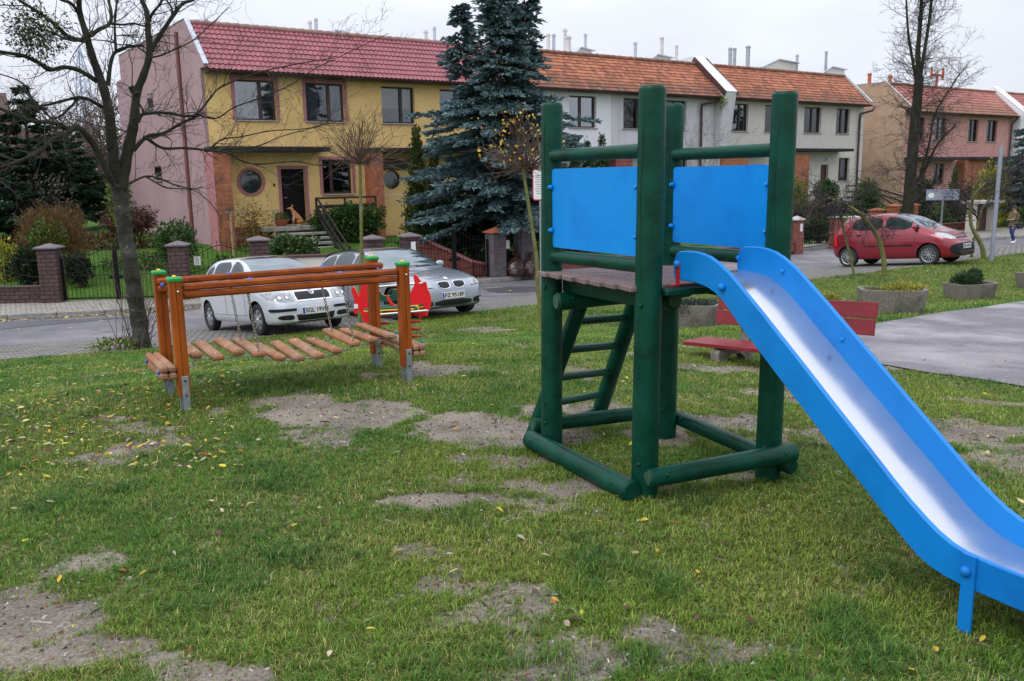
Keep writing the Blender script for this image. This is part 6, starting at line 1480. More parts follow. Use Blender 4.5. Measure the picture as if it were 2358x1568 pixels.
class Car:
    def __init__(s, name, label, spec, world, pm):
        s.sp = spec; s.root = thing(name, label, 'car', mw=world); s.pm = pm; oh = spec['oh']; s.oh = oh
        L_ = spec['L']; ds = np.concatenate([[0, .025, .07, .14, .22], np.arange(.32, L_ - .25, .11), [L_ - .2, L_ - .12, L_ - .05, L_ - .015, L_]])
        rows = []
        for d in ds:
            zb, w_, zs, zt, wt = [float(hermite(*spec[k], d)) for k in ('zb', 'w', 'zs', 'zt', 'wt')]
            hs_ = zs - zb; X = oh - d
            pts = [(0, zb), (w_ * .5, zb), (w_ * .88, zb), (w_ * .965, zb + .04), (w_ * .992, zb + .3 * hs_), (w_, zb + .6 * hs_), (w_ * .985, zb + .86 * hs_), (w_ * .945, zs), (wt + (w_ * .945 - wt) * .5, zs + (zt - zs) * .5), (wt + (w_ * .945 - wt) * .12, zt - (zt - zs) * .17), (wt * .92, zt - (zt - zs) * .045), (wt * .5, zt), (0, zt)]
            rows.append([(X, y, z) for y, z in pts] + [(X, -y, z) for y, z in pts[-2:0:-1]])
        n = len(rows[0]); mb = MB(); mb.v = [p for r_ in rows for p in r_]
        for i in range(len(rows) - 1):
            for k in range(n): a = i * n + k; b = i * n + (k + 1) % n; mb.f.append((a, b, b + n, a + n)); mb.m.append(0)
        mb.f.append(tuple(range(n))); mb.m.append(0); mb.f.append(tuple((len(rows) - 1) * n + k for k in range(n))[::-1]); mb.m.append(0)
        body = mb.build('body', [pm, M['blackgloss']], s.root, True)
        ss_ = body.modifiers.new('s', 'SUBSURF'); ss_.levels = 1; ss_.render_levels = 1
        # wheel arches are cut out of the body
        cut = MB()
        for ax in (0, -spec['wb']):
            o_ = len(cut.v); cut.lathe([(.0001, -1.3), (spec['arch'], -1.3), (spec['arch'], -(spec['W'] / 2 - .30)), (.0001, -(spec['W'] / 2 - .30))], (ax, 0, spec['wr'] + .015), 36, axis='y', mi=1)
            cut.lathe([(.0001, (spec['W'] / 2 - .30)), (spec['arch'], (spec['W'] / 2 - .30)), (spec['arch'], 1.3), (.0001, 1.3)], (ax, 0, spec['wr'] + .015), 36, axis='y', mi=1)
        co = cut.build('cutter', [pm, M['blackgloss']], s.root)
        bo = body.modifiers.new('b', 'BOOLEAN'); bo.operation = 'DIFFERENCE'; bo.object = co; bo.solver = 'EXACT'
        try: bo.material_mode = 'TRANSFER'
        except Exception: pass
        bpy.context.view_layer.update()
        me = evald(body); body.modifiers.clear(); body.data = me; me.name = 'body'; bpy.data.objects.remove(co)
        me.polygons.foreach_set('use_smooth', [True] * len(me.polygons))
        try: me.set_sharp_from_angle(angle=R(32))
        except Exception: pass
        s.body = body; bm = bmesh.new(); bm.from_mesh(me); s.bvh = BVHTree.FromBMesh(bm); bm.free()
    def hit(s, view, a, b):
        if view == 'right': o, d = Vector((a, -3, b)), Vector((0, 1, 0))
        elif view == 'left': o, d = Vector((a, 3, b)), Vector((0, -1, 0))
        elif view == 'front': o, d = Vector((4, a, b)), Vector((-1, 0, 0))
        else: o, d = Vector((a, b, 4)), Vector((0, 0, -1))
        h, n, i, q = s.bvh.ray_cast(o, d)
        if h is None: return None, None
        if n.dot(d) > 0: n = -n
        return h, n
    def decal(s, view, poly, off, m_, name, step=.05, parent=None, rnd=0):
        if rnd:
            for _ in range(rnd):
                q = []
                for i in range(len(poly)):
                    a, b = poly[i], poly[(i + 1) % len(poly)]; q += [(a[0] * .78 + b[0] * .22, a[1] * .78 + b[1] * .22), (a[0] * .22 + b[0] * .78, a[1] * .22 + b[1] * .78)]
                poly = q
        bm = bmesh.new(); vs = [bm.verts.new((x, y, 0)) for x, y in poly]; bm.faces.new(vs)
        for ax in (0, 1):
            lo = min(p[ax] for p in poly); hi = max(p[ax] for p in poly); k = lo + step
            while k < hi:
                bmesh.ops.bisect_plane(bm, geom=bm.verts[:] + bm.edges[:] + bm.faces[:], plane_co=(k, 0, 0) if ax == 0 else (0, k, 0), plane_no=(1, 0, 0) if ax == 0 else (0, 1, 0)); k += step
        bad = []
        res = []
        for v in bm.verts:
            h, n = s.hit(view, v.co.x, v.co.y)
            if h is None or (view == 'front' and h.x < s.oh - s.sp['L'] * .6) or (view in ('left', 'right') and abs(h.y) < .2): bad.append(v)
            else: res.append((v, h + n * off))
        for v, c in res: v.co = c
        bmesh.ops.delete(bm, geom=bad, context='VERTS')
        me = bpy.data.meshes.new(name); bm.to_mesh(me); bm.free(); me.materials.append(m_); me.polygons.foreach_set('use_smooth', [True] * len(me.polygons))
        o = bpy.data.objects.new(name, me); COL.objects.link(o); o.parent = parent or s.root; return o
    def both(s, poly, off, m_, name, **k): return [s.decal(v, poly, off, m_, name, **k) for v in ('right', 'left')]
    def sym(s, poly, off, m_, name, **k): return [s.decal('front', [(sg * y, z) for y, z in poly], off, m_, name, **k) for sg in (-1, 1)]
    def D(s, pts): return [(s.oh - d, z) for d, z in pts]
    def wheel(s, ax, side, style):
        wr = s.sp['wr']; W2 = s.sp['W'] / 2 - .02; mb = MB(); tw = s.sp['tw']; rr = wr * s.sp.get('rimf', .62)
        sg = side; c = (ax, sg * (W2 - tw / 2), wr)
        mb.lathe([(rr, -tw * .42), (rr + .02, -tw * .48), (wr - .035, -tw / 2), (wr - .008, -tw * .42), (wr, -tw * .2), (wr, tw * .2), (wr - .008, tw * .42), (wr - .035, tw / 2), (rr + .02, tw * .48), (rr, tw * .42), (rr - .01, tw * .2), (rr - .01, -tw * .2), (rr, -tw * .42)], c, 40, axis='y')
        w_ = mb.build('wheel', M['tyre'], s.root, True)
        yo = sg * (tw * .40); mb = MB(); cc = Vector((c[0], c[1] + yo, c[2]))
        if style == 'cover':
            mb.lathe([(.0001, sg * .012), (rr * .3, sg * .012), (rr * .55, sg * .004), (rr * .96, -sg * .004), (rr * 1.0, -sg * .02)], cc, 40, axis='y'); rm = mb.build('rim', M['rimsilver'], w_, True)
            mb = MB()
            for k in range(7):
                a = 2 * PI * k / 7 + .2; pl = [(math.cos(a + da) * rr * r2, math.sin(a + da) * rr * r2) for r2, da in ((.50, -.10), (.9, -.14), (.92, 0), (.9, .14), (.50, .10), (.46, 0))]
                mb.add([cc + Vector((x, sg * .0125, z)) for x, z in pl], [tuple(range(6))])
            mb.build('vent_holes', M['blackgloss'], rm)
            mb = MB(); mb.lathe([(.0001, sg * .02), (rr * .16, sg * .018), (rr * .2, sg * .01)], cc, 20, axis='y'); mb.build('hub_cap', M['chrome'], rm, True)
        else:
            mb.lathe([(rr * .93, sg * .0), (rr * 1.0, sg * .012), (rr * 1.02, 0), (rr * .93, -sg * .06)], cc, 40, axis='y'); rm = mb.build('rim', M['rimsilver'] if style != 'dark' else M['trim'], w_, True)
            mb = MB(); mb.lathe([(.0001, -sg * .07), (rr * .95, -sg * .07)], cc, 32, axis='y'); mb.build('brake_back', M['blackgloss'], rm)
            mb = MB(); n = 8 if style == 'multi' else 5
            for k in range(n):
                a = 2 * PI * k / n
                for da in ((-.16, .16) if style == 'multi' else (0,)):
                    p0 = cc + Vector((math.cos(a - da * 1.6) * rr * .18, 0, math.sin(a - da * 1.6) * rr * .18)); p1 = cc + Vector((math.cos(a + da * 1.4) * rr * .95, 0, math.sin(a + da * 1.4) * rr * .95))
                    mb.bar(p0, p1, .02 if style == 'multi' else .06, .016 if style == 'multi' else .05, up=(0, 1, 0), bev=.004)
            mb.lathe([(.0001, sg * .015), (rr * .2, sg * .012), (rr * .24, -sg * .01)], cc, 20, axis='y'); mb.build('spokes', M['rimsilver'] if style != 'dark' else M['trim'], rm)
    def wheels(s, style):
        for ax in (0, -s.sp['wb']):
            for sd in (-1, 1): s.wheel(ax, sd, style)
    def plate(s, z, text, y0=0.0, w_=.52, h=.114):
        a, n1 = s.hit('front', y0, z + h * .3); b, n2 = s.hit('front', y0, z - h * .3); x = max(a.x, b.x) + .012
        mb = MB(); mb.box((x, y0, z), (.014, w_ + .02, h + .02), bev=.003); fr = mb.build('licence_plate', M['plate'], s.root)
        mb = MB(); mb.box((x + .0085, y0 + (-1) * (-(w_ / 2) + .022) * -1, z), (.003, .042, h)); mb.build('blue_band', M['plateblue'], fr)
        cu = bpy.data.curves.new('plate_text', 'FONT'); cu.body = text; cu.size = .112; cu.align_x = 'CENTER'; cu.align_y = 'CENTER'; cu.extrude = .0012; cu.offset = .0016; cu.space_character = 1.0
        to = bpy.data.objects.new('plate_text', cu); COL.objects.link(to); bpy.context.view_layer.update(); me = evald(to); bpy.data.objects.remove(to)
        xs = [v.co.x for v in me.vertices]; wd = max(xs) - min(xs); k = (w_ - .075) / wd
        for v in me.vertices: v.co = Vector((x + .0095 + v.co.z, y0 + .024 + v.co.x * k, z + v.co.y * 1.02))
        me.materials.clear(); me.materials.append(M['black']); o = bpy.data.objects.new('plate_text', me); COL.objects.link(o); o.parent = fr
        fr.rotation_euler = (0, 0, 0)
    def mirror(s, d, z, m_, out=.10):
        for sg, v in ((-1, 'right'), (1, 'left')):
            h, n = s.hit(v, s.oh - d, z); mb = MB(); c = Vector((h.x + .02, h.y + sg * out, z + .03)); mb.sphere(c, .1, 16, sc_=(.62, 1.05, .72)); mo = mb.build('mirror', m_, s.root, True)
            mb = MB(); mb.tube([Vector((h.x, h.y - sg * .02, z - .03)), c - Vector((0, sg * .04, .03))], .02, 8); mb.build('mirror_arm', M['black'], mo)
    def door(s, poly, handle, m_):
        for v in ('right', 'left'):
            cx = sum(p[0] for p in poly) / len(poly); cz = sum(p[1] for p in poly) / len(poly)
            big = [(cx + (x - cx) * 1.0 + (.009 if x > cx else -.009), cz + (z - cz) + (.009 if z > cz else -.009)) for x, z in poly]
            s.decal(v, big, .0012, M['seam'], 'door_gap'); dr = s.decal(v, poly, .0032, m_, 'door')
            h, n = s.hit(v, *handle); mb = MB(); mb.box(h + n * .018, (.17, .028, .032), bev=.01); mb.build('door_handle', M['hnd'], dr)
def pose(front_axle_xy, az_deg, wb):
    h = Vector((math.sin(R(az_deg)), math.cos(R(az_deg)), 0)); lf = Vector((-h.y, h.x, 0)); f = Vector((*front_axle_xy, 0)); r_ = f - h * wb
    zf = (ter(*(f + lf * .7).xy) + ter(*(f - lf * .7).xy)) / 2; zr = (ter(*(r_ + lf * .7).xy) + ter(*(r_ - lf * .7).xy)) / 2
    dzl = (ter(*(f + lf * .7).xy) - ter(*(f - lf * .7).xy) + ter(*(r_ + lf * .7).xy) - ter(*(r_ - lf * .7).xy)) / 2
    x = (h * wb + ZU * (zf - zr)).normalized(); y = (lf * 1.4 + ZU * dzl); y = (y - x * y.dot(x)).normalized(); z = x.cross(y)
    o = Vector((f.x, f.y, zf))
    return Matrix(((x.x, y.x, z.x, o.x), (x.y, y.y, z.y, o.y), (x.z, y.z, z.z, o.z), (0, 0, 0, 1)))
# --- white-silver hatchback
M['hnd'] = M['black']
sp1 = dict(L=3.96, W=1.646, oh=.775, wb=2.46, wr=.29, arch=.335, tw=.17, rimf=.66,
    zb=([0, .1, .3, 3.5, 3.85, 3.96], [.24, .2, .18, .2, .28, .36]), w=([0, .08, .25, .55, 1.1, 2, 3, 3.6, 3.85, 3.96], [.60, .70, .775, .81, .823, .823, .823, .79, .73, .66]),
    zs=([0, .06, .16, .35, .9, 1.6, 2.5, 3.3, 3.8, 3.96], [.52, .60, .68, .76, .87, .93, .97, 1.02, .98, .8]), zt=([0, .06, .16, .35, .95, 1.12, 1.55, 1.95, 2.4, 3.0, 3.45, 3.7, 3.88, 3.96], [.55, .66, .75, .83, .97, 1.04, 1.30, 1.42, 1.452, 1.44, 1.37, 1.18, 1.0, .82]),
    wt=([0, .3, 1.0, 1.5, 2.0, 3.2, 3.7, 3.96], [.45, .60, .66, .60, .565, .565, .55, .5]))
c1 = Car('parked_car', 'silver-white hatchback parked nose to the lawn, plate SGL 19VN', sp1, pose((-4.02, 16.35), 141, 2.46), M['silverwhite'])
c1.decal('front', [(-.60, .985), (.60, .985), (.63, 1.03), (.50, 1.40), (.3, 1.425), (-.3, 1.425), (-.50, 1.40), (-.63, 1.03)], .005, M['cg_front'], 'windscreen')
c1.both(c1.D([(1.38, .99), (2.12, 1.0), (2.08, 1.36), (1.92, 1.36), (1.62, 1.25)]), .005, M['cg_side'], 'front_window', rnd=1)
c1.both(c1.D([(2.2, 1.0), (2.95, 1.03), (2.95, 1.32), (2.80, 1.365), (2.16, 1.365)]), .005, M['cg_side'], 'rear_window', rnd=1)
c1.both(c1.D([(3.03, 1.04), (3.35, 1.08), (3.28, 1.25), (3.03, 1.32)]), .005, M['cg_side'], 'quarter_window', rnd=1)
c1.door(c1.D([(1.22, .36), (2.15, .36), (2.15, .95), (1.28, .93)]), (c1.oh - 2.0, .84), M['silverwhite']); c1.door(c1.D([(2.18, .36), (2.85, .36), (3.02, .6), (3.02, .98), (2.18, .955)]), (c1.oh - 2.88, .88), M['silverwhite'])
c1.sym([(.385, .60), (.395, .75), (.70, .785), (.79, .76), (.775, .66), (.62, .60)], .006, M['lamp'], 'headlight', rnd=0, step=.03)
for sg in (-1, 1):
    for y in (.50, .62): c1.decal('front', [(sg * (y + .045 * math.cos(a * PI / 8)), .675 + .04 * math.sin(a * PI / 8)) for a in range(16)], .009, M['lampdark'], 'lamp_ring')
    for y in (.50, .62): c1.decal('front', [(sg * (y + .03 * math.cos(a * PI / 8)), .675 + .027 * math.sin(a * PI / 8)) for a in range(16)], .012, M['chrome'], 'reflector')
c1.decal('front', [(-.35, .59), (.35, .59), (.365, .70), (.34, .775), (-.34, .775), (-.365, .70)], .010, M['chrome'], 'grille_frame', rnd=0, step=.03)
gr = c1.decal('front', [(-.32, .615), (.32, .615), (.335, .70), (.315, .752), (-.315, .752), (-.335, .70)], .014, M['blackgloss'], 'grille', rnd=0, step=.03)
for k in range(17):
    y = -.28 + .035 * k; c1.decal('front', [(y, .62), (y + .008, .62), (y + .008, .748), (y, .748)], .018, M['trim'], 'grille_slat', parent=gr)
bd_ = c1.decal('front', [(.052 * math.cos(a * PI / 10), .742 + .05 * math.sin(a * PI / 10)) for a in range(20)], .020, M['chrome'], 'badge', step=.03)
c1.decal('front', [(.036 * math.cos(a * PI / 10), .742 + .035 * math.sin(a * PI / 10)) for a in range(20)], .023, M['lampdark'], 'badge_disc', parent=bd_)
c1.decal('front', [(-.025, .737), (.02, .733), (.03, .745), (.0, .76), (-.02, .75)], .025, M['white'], 'badge_emblem', parent=bd_)
for sg in (-1, 1): c1.decal('front', [(sg * .37, .43), (sg * .76, .43), (sg * .775, .455), (sg * .77, .485), (sg * .37, .475)], .016, M['trim'], 'bumper_strip', step=.03)
c1.decal('front', [(-.34, .225), (.34, .225), (.38, .36), (-.38, .36)], .006, M['blackgloss'], 'air_intake', rnd=0, step=.03)
c1.sym([(.42, .27), (.68, .29), (.70, .35), (.60, .37), (.42, .36)], .006, M['blackgloss'], 'fog_recess', rnd=1, step=.03)
c1.plate(.415, 'SGL 19VN'); c1.mirror(1.38, .98, M['black']); c1.wheels('cover')
mb = MB(); mb.tube([(c1.oh - 1.02, -.5, 1.005), (c1.oh - 1.06, .1, 1.03)], .008, 6); mb.build('wiper', M['black'], c1.root)
# --- silver estate
sp2 = dict(L=4.84, W=1.846, oh=.83, wb=2.886, wr=.325, arch=.37, tw=.21, rimf=.70,
    zb=([0, .1, .35, 4.3, 4.7, 4.84], [.24, .19, .17, .2, .28, .36]), w=([0, .06, .2, .5, 1.0, 2, 3.4, 4.3, 4.7, 4.84], [.58, .69, .80, .875, .91, .923, .92, .87, .78, .68]),
    zs=([0, .06, .18, .4, 1.2, 2.0, 3.2, 4.3, 4.7, 4.84], [.52, .60, .67, .735, .875, .94, .975, 1.0, .95, .8]), zt=([0, .05, .14, .35, .8, 1.42, 1.62, 2.05, 2.5, 3.0, 4.0, 4.4, 4.65, 4.78, 4.84], [.56, .66, .72, .80, .89, .975, 1.05, 1.30, 1.425, 1.46, 1.43, 1.36, 1.15, .98, .85]),
    wt=([0, .4, 1.4, 2.0, 2.6, 4.2, 4.6, 4.84], [.45, .64, .72, .655, .60, .60, .58, .52]))
c2 = Car('parked_car', 'silver-blue estate car with roof rails and twin oval grille, plate FZ 9518F', sp2, pose((-1.62, 17.82), 143, 2.886), M['bmwgrey'])
c2.decal('front', [(-.66, 1.0), (.66, 1.0), (.70, 1.04), (.54, 1.405), (.3, 1.43), (-.3, 1.43), (-.54, 1.405), (-.70, 1.04)], .005, M['cg_front'], 'windscreen')
c2.both(c2.D([(1.9, 1.0), (2.68, 1.01), (2.64, 1.36), (2.42, 1.36), (2.15, 1.22)]), .005, M['cg_side'], 'front_window', rnd=1)
c2.both(c2.D([(2.76, 1.01), (3.55, 1.03), (3.55, 1.33), (3.4, 1.37), (2.72, 1.37)]), .005, M['cg_side'], 'rear_window', rnd=1)
c2.both(c2.D([(3.62, 1.03), (4.35, 1.06), (4.2, 1.25), (3.95, 1.33), (3.62, 1.35)]), .005, M['cg_side'], 'quarter_window', rnd=1)
c2.door(c2.D([(1.75, .36), (2.72, .36), (2.72, .96), (1.8, .94)]), (c2.oh - 2.55, .86), M['bmwgrey']); c2.door(c2.D([(2.75, .36), (3.4, .36), (3.58, .62), (3.6, .98), (2.75, .965)]), (c2.oh - 3.45, .89), M['bmwgrey'])
for sg in (-1, 1):
    kp = [(sg * .045, .575), (sg * .20, .56), (sg * .30, .60), (sg * .325, .665), (sg * .30, .705), (sg * .07, .71), (sg * .03, .67)]
    c2.decal('front', [(y, z) for y, z in kp], .012, M['chrome'], 'kidney_frame', rnd=2, step=.03)
    cy = sg * .18; cz = .638; kg = c2.decal('front', [(cy + (y - cy) * .86, cz + (z - cz) * .82) for y, z in kp], .017, M['blackgloss'], 'kidney_grille', rnd=2, step=.03)
    for k in range(8): y = sg * (.075 + .03 * k); c2.decal('front', [(y, .592), (y + .008, .592), (y + .008, .69), (y, .69)], .021, M['trim'], 'grille_slat', parent=kg)
bd_ = c2.decal('front', [(.04 * math.cos(a * PI / 10), .765 + .022 * math.sin(a * PI / 10)) for a in range(20)], .008, M['white'], 'badge', step=.03)
c2.sym([(.44, .60), (.46, .66), (.60, .72), (.74, .765), (.80, .76), (.79, .68), (.70, .62)], .006, M['lampw'], 'headlight', rnd=1, step=.03)
for sg in (-1, 1):
    c2.decal('front', [(sg * (.60 + .045 * math.cos(a * PI / 8)), .665 + .04 * math.sin(a * PI / 8)) for a in range(16)], .009, M['lampdark'], 'lamp_ring')
    c2.decal('front', [(sg * .44, .595), (sg * .70, .612), (sg * .70, .622), (sg * .44, .605)], .010, M['blackgloss'], 'lamp_edge')
lw = c2.decal('front', [(-.42, .24), (.42, .24), (.44, .35), (-.44, .35)], .006, M['blackgloss'], 'air_intake', rnd=1, step=.03)
c2.sym([(.47, .25), (.76, .27), (.80, .36), (.74, .375), (.47, .355)], .006, M['blackgloss'], 'fog_recess', rnd=1, step=.03)
for sg in (-1, 1): c2.decal('front', [(sg * (.66 + .045 * math.cos(a * PI / 8)), .315 + .035 * math.sin(a * PI / 8)) for a in range(16)], .012, M['lampw'], 'fog_lamp')
c2.decal('front', [(-.6, .205), (.6, .205), (.64, .225), (-.64, .225)], .012, M['bmwgrey'], 'lip', step=.04)
c2.plate(.435, 'FZ 9518F'); c2.mirror(1.95, 1.0, M['bmwgrey'], .13); c2.wheels('dark')
for sg in (-1, 1):
    mb = MB(); pts = []
    for d in np.linspace(2.45, 4.35, 14): h, n = c2.hit('top', c2.oh - d, sg * .60); pts.append(Vector((h.x, h.y, h.z + .045 * math.sin(PI * (d - 2.45) / 1.9) ** .3)))
    mb.tube(pts, .017, 8); mb.build('roof_rail', M['trim'], c2.root, True)
mb = MB(); mb.tube([(c2.oh - 1.42, -.5, 1.0), (c2.oh - 1.5, .15, 1.04)], .009, 6); mb.build('wiper', M['black'], c2.root)
# --- red compact MPV
sp3 = dict(L=3.79, W=1.695, oh=.76, wb=2.48, wr=.30, arch=.345, tw=.18, rimf=.70,
    zb=([0, .1, .3, 3.3, 3.7, 3.79], [.26, .21, .19, .22, .30, .38]), w=([0, .06, .2, .45, .9, 1.8, 2.9, 3.4, 3.68, 3.79], [.55, .66, .76, .82, .845, .848, .845, .82, .76, .68]),
    zs=([0, .06, .16, .35, .8, 1.5, 2.5, 3.3, 3.65, 3.79], [.50, .58, .68, .80, .93, 1.0, 1.04, 1.06, 1.03, .88]), zt=([0, .05, .14, .3, .7, .92, 1.35, 1.75, 2.2, 2.9, 3.35, 3.55, 3.7, 3.79], [.54, .64, .76, .87, 1.03, 1.12, 1.38, 1.53, 1.585, 1.56, 1.48, 1.34, 1.08, .9]),
    wt=([0, .3, .9, 1.3, 1.9, 3.0, 3.5, 3.79], [.42, .58, .66, .62, .585, .585, .57, .52]))
fr_ = G(2142, 610); hz_ = Vector((math.sin(R(138.5)), math.cos(R(138.5)), 0)); lf_ = Vector((-hz_.y, hz_.x, 0)); fa = fr_ + lf_ * .70
c3 = Car('parked_car', 'ruby red compact people carrier parked on the right side', sp3, pose((fa.x, fa.y), 138.5, 2.48), M['redcar'])
c3.decal('front', [(-.60, 1.10), (.60, 1.10), (.66, 1.14), (.54, 1.50), (.3, 1.54), (-.3, 1.54), (-.54, 1.50), (-.66, 1.14)], .005, M['cg_front'], 'windscreen')
c3.both(c3.D([(1.02, 1.06), (1.22, 1.07), (1.22, 1.33)]), .005, M['cg_side'], 'quarter_window')
c3.both(c3.D([(1.27, 1.07), (2.05, 1.09), (2.05, 1.46), (1.75, 1.46), (1.5, 1.42), (1.27, 1.32)]), .005, M['cg_side'], 'front_window', rnd=1)
c3.both(c3.D([(2.15, 1.09), (3.1, 1.11), (3.1, 1.42), (2.9, 1.46), (2.15, 1.47)]), .005, M['cg_side'], 'rear_window', rnd=1)
c3.door(c3.D([(1.15, .36), (2.08, .36), (2.08, 1.04), (1.15, 1.02)]), (c3.oh - 1.95, .92), M['redcar']); c3.door(c3.D([(2.11, .36), (2.72, .36), (2.98, .7), (2.98, 1.07), (2.11, 1.045)]), (c3.oh - 2.85, .96), M['redcar'])
c3.both(c3.D([(1.2, .57), (2.7, .60), (2.68, .64), (1.2, .62)]), .008, M['trim'], 'side_moulding')
for v, sg in (('right', -1), ('left', 1)):
    c3.decal('front', [(sg * .40, .745), (sg * .42, .80), (sg * .60, .90), (sg * .70, .935), (sg * .77, .90), (sg * .78, .80), (sg * .70, .73), (sg * .5, .72)], .006, M['lampw'], 'headlight', rnd=1, step=.03)
c3.decal('front', [(-.34, .735), (.34, .735), (.38, .775), (-.38, .775)], .008, M['blackgloss'], 'grille', step=.03)
c3.decal('front', [(-.72, .30), (-.5, .24), (.5, .24), (.72, .30), (.76, .52), (.60, .60), (-.60, .60), (-.76, .52)], .006, M['trim'], 'bumper_insert', rnd=1, step=.04)
c3.decal('front', [(-.45, .27), (.45, .27), (.5, .38), (-.5, .38)], .010, M['blackgloss'], 'air_intake', rnd=1, step=.03)
c3.decal('front', [(-.03, .80), (0, .755), (.03, .80), (0, .845)], .012, M['chrome'], 'badge', step=.03)
c3.plate(.50, 'SG 4271K'); c3.mirror(1.15, 1.10, M['redcar'], .12); c3.wheels('multi')
mb = MB(); mb.tube([(c3.oh - .95, -.5, 1.10), (c3.oh - .98, .15, 1.16)], .01, 6); mb.build('wiper', M['black'], c3.root)
h_, n_ = c3.hit('left', c3.oh - 3.62, .8)
c3.both(c3.D([(3.60, .66), (3.70, .66), (3.70, 1.02), (3.60, 1.02)]), .006, M['hred'], 'tail_light')
# ------------------------------------------------------------------ dog and walker
def skinned(name, nodes_, edges, m_, parent, root_node=0, lev=2, groups=None):
    me = bpy.data.meshes.new(name); me.from_pydata([n[0] for n in nodes_], edges, []); o = bpy.data.objects.new(name, me); COL.objects.link(o)
    sm = o.modifiers.new('skin', 'SKIN'); sm.use_smooth_shade = True
    for i, n in enumerate(nodes_):
        sv = me.skin_vertices[0].data[i]; r_ = n[1]; sv.radius = (r_, r_) if not hasattr(r_, '__len__') else r_; sv.use_root = (i == root_node)
    sb = o.modifiers.new('sub', 'SUBSURF'); sb.levels = lev; sb.render_levels = lev
    bpy.context.view_layer.update(); me2 = evald(o); o.modifiers.clear(); o.data = me2; me2.materials.clear(); me2.materials.append(m_); me2.polygons.foreach_set('use_smooth', [True] * len(me2.polygons)); o.parent = parent; return o
def fur_mat():
    m = bpy.data.materials.new('dog_fur'); t, b, o = nodes(m); N = t.nodes.new; K = t.links.new; tc_ = N('ShaderNodeTexCoord'); se = N('ShaderNodeSeparateXYZ'); K(tc_.outputs['Object'], se.inputs[0])
    n = N('ShaderNodeTexNoise'); n.inputs['Scale'].default_value = 14; n.inputs['Detail'].default_value = 8; K(tc_.outputs['Object'], n.inputs['Vector'])
    cr = N('ShaderNodeValToRGB'); cr.color_ramp.elements[0].position = .35; cr.color_ramp.elements[0].color = (.30, .10, .03, 1); cr.color_ramp.elements[1].position = .7; cr.color_ramp.elements[1].color = (.55, .25, .09, 1); K(n.outputs['Fac'], cr.inputs[0])
    # white chest (front side, middle height) and paws: the dog's own markings
    a = N('ShaderNodeMapRange'); a.inputs[1].default_value = .08; a.inputs[2].default_value = .14; K(se.outputs['X'], a.inputs[0])
    z1 = N('ShaderNodeMapRange'); z1.inputs[1].default_value = .46; z1.inputs[2].default_value = .38; K(se.outputs['Z'], z1.inputs[0])
    z2 = N('ShaderNodeMapRange'); z2.inputs[1].default_value = .17; z2.inputs[2].default_value = .24; K(se.outputs['Z'], z2.inputs[0])
    p = N('ShaderNodeMapRange'); p.inputs[1].default_value = .05; p.inputs[2].default_value = .035; K(se.outputs['Z'], p.inputs[0])
    m1 = N('ShaderNodeMath'); m1.operation = 'MULTIPLY'; K(a.outputs[0], m1.inputs[0]); K(z1.outputs[0], m1.inputs[1]); m2 = N('ShaderNodeMath'); m2.operation = 'MULTIPLY'; K(m1.outputs[0], m2.inputs[0]); K(z2.outputs[0], m2.inputs[1])
    mx_ = N('ShaderNodeMath'); mx_.operation = 'MAXIMUM'; K(m2.outputs[0], mx_.inputs[0]); K(p.outputs[0], mx_.inputs[1])
    mi = N('ShaderNodeMixRGB'); K(mx_.outputs[0], mi.inputs[0]); K(cr.outputs[0], mi.inputs[1]); mi.inputs[2].default_value = (.6, .56, .5, 1); K(mi.outputs[0], b.inputs['Base Color']); b.inputs['Roughness'].default_value = .9
    bp = N('ShaderNodeBump'); bp.inputs['Strength'].default_value = .6; bp.inputs['Distance'].default_value = .01; K(n.outputs['Fac'], bp.inputs['Height']); K(bp.outputs[0], b.inputs['Normal']); return m
dp = TS(12.22, SH - .72, .062)
dog = thing('dog', 'ginger dog with white chest sitting on the landing in front of the black door', 'dog', dp, R(208))
# local x = forward (towards the dog's front); it sits, head turned back over its shoulder to the left of the picture
nd = [((-.16, 0, .14), .115), ((-.08, 0, .26), .115), ((.02, 0, .38), .115), ((.09, 0, .47), .095), ((.13, 0, .56), .066), ((.16, .0, .635), .072),
      ((.08, .075, .34), .045), ((.12, .08, .18), .03), ((.12, .08, .05), .024), ((.16, .08, .022), .026),
      ((.08, -.075, .34), .045), ((.12, -.08, .18), .03), ((.12, -.08, .05), .024), ((.16, -.08, .022), .026),
      ((-.14, .10, .16), .075), ((.0, .13, .14), .055), ((-.10, .13, .04), .03), ((.02, .135, .022), .026),
      ((-.14, -.10, .16), .075), ((.0, -.13, .14), .055), ((-.10, -.13, .04), .03), ((.02, -.135, .022), .026),
      ((-.28, .0, .06), .04), ((-.38, .06, .04), .035), ((-.44, .14, .035), .012), ((.235, 0, .635), .045), ((.31, 0, .615), .026), ((.335, 0, .612), .018)]
ed = [(0, 1), (1, 2), (2, 3), (3, 4), (4, 5), (2, 6), (6, 7), (7, 8), (8, 9), (2, 10), (10, 11), (11, 12), (12, 13), (0, 14), (14, 15), (15, 16), (16, 17), (0, 18), (18, 19), (19, 20), (20, 21), (0, 22), (22, 23), (23, 24), (5, 25), (25, 26), (26, 27)]
fur = fur_mat(); db = skinned('body', nd, ed, fur, dog)
for sg in (-1, 1):
    mb = MB(); mb.add([(.11, sg * .02, .685), (.11, sg * .07, .67), (.16, sg * .045, .68), (.125, sg * .055, .78)], [(0, 1, 3), (1, 2, 3), (2, 0, 3), (0, 2, 1)]); mb.build('ear', fur, dog)
    mb = MB(); mb.sphere((.215, sg * .04, .655), .009, 8); mb.build('eye', M['black'], dog, True)
mb = MB(); mb.sphere((.345, 0, .62), .014, 8); mb.build('nose', M['black'], dog, True)

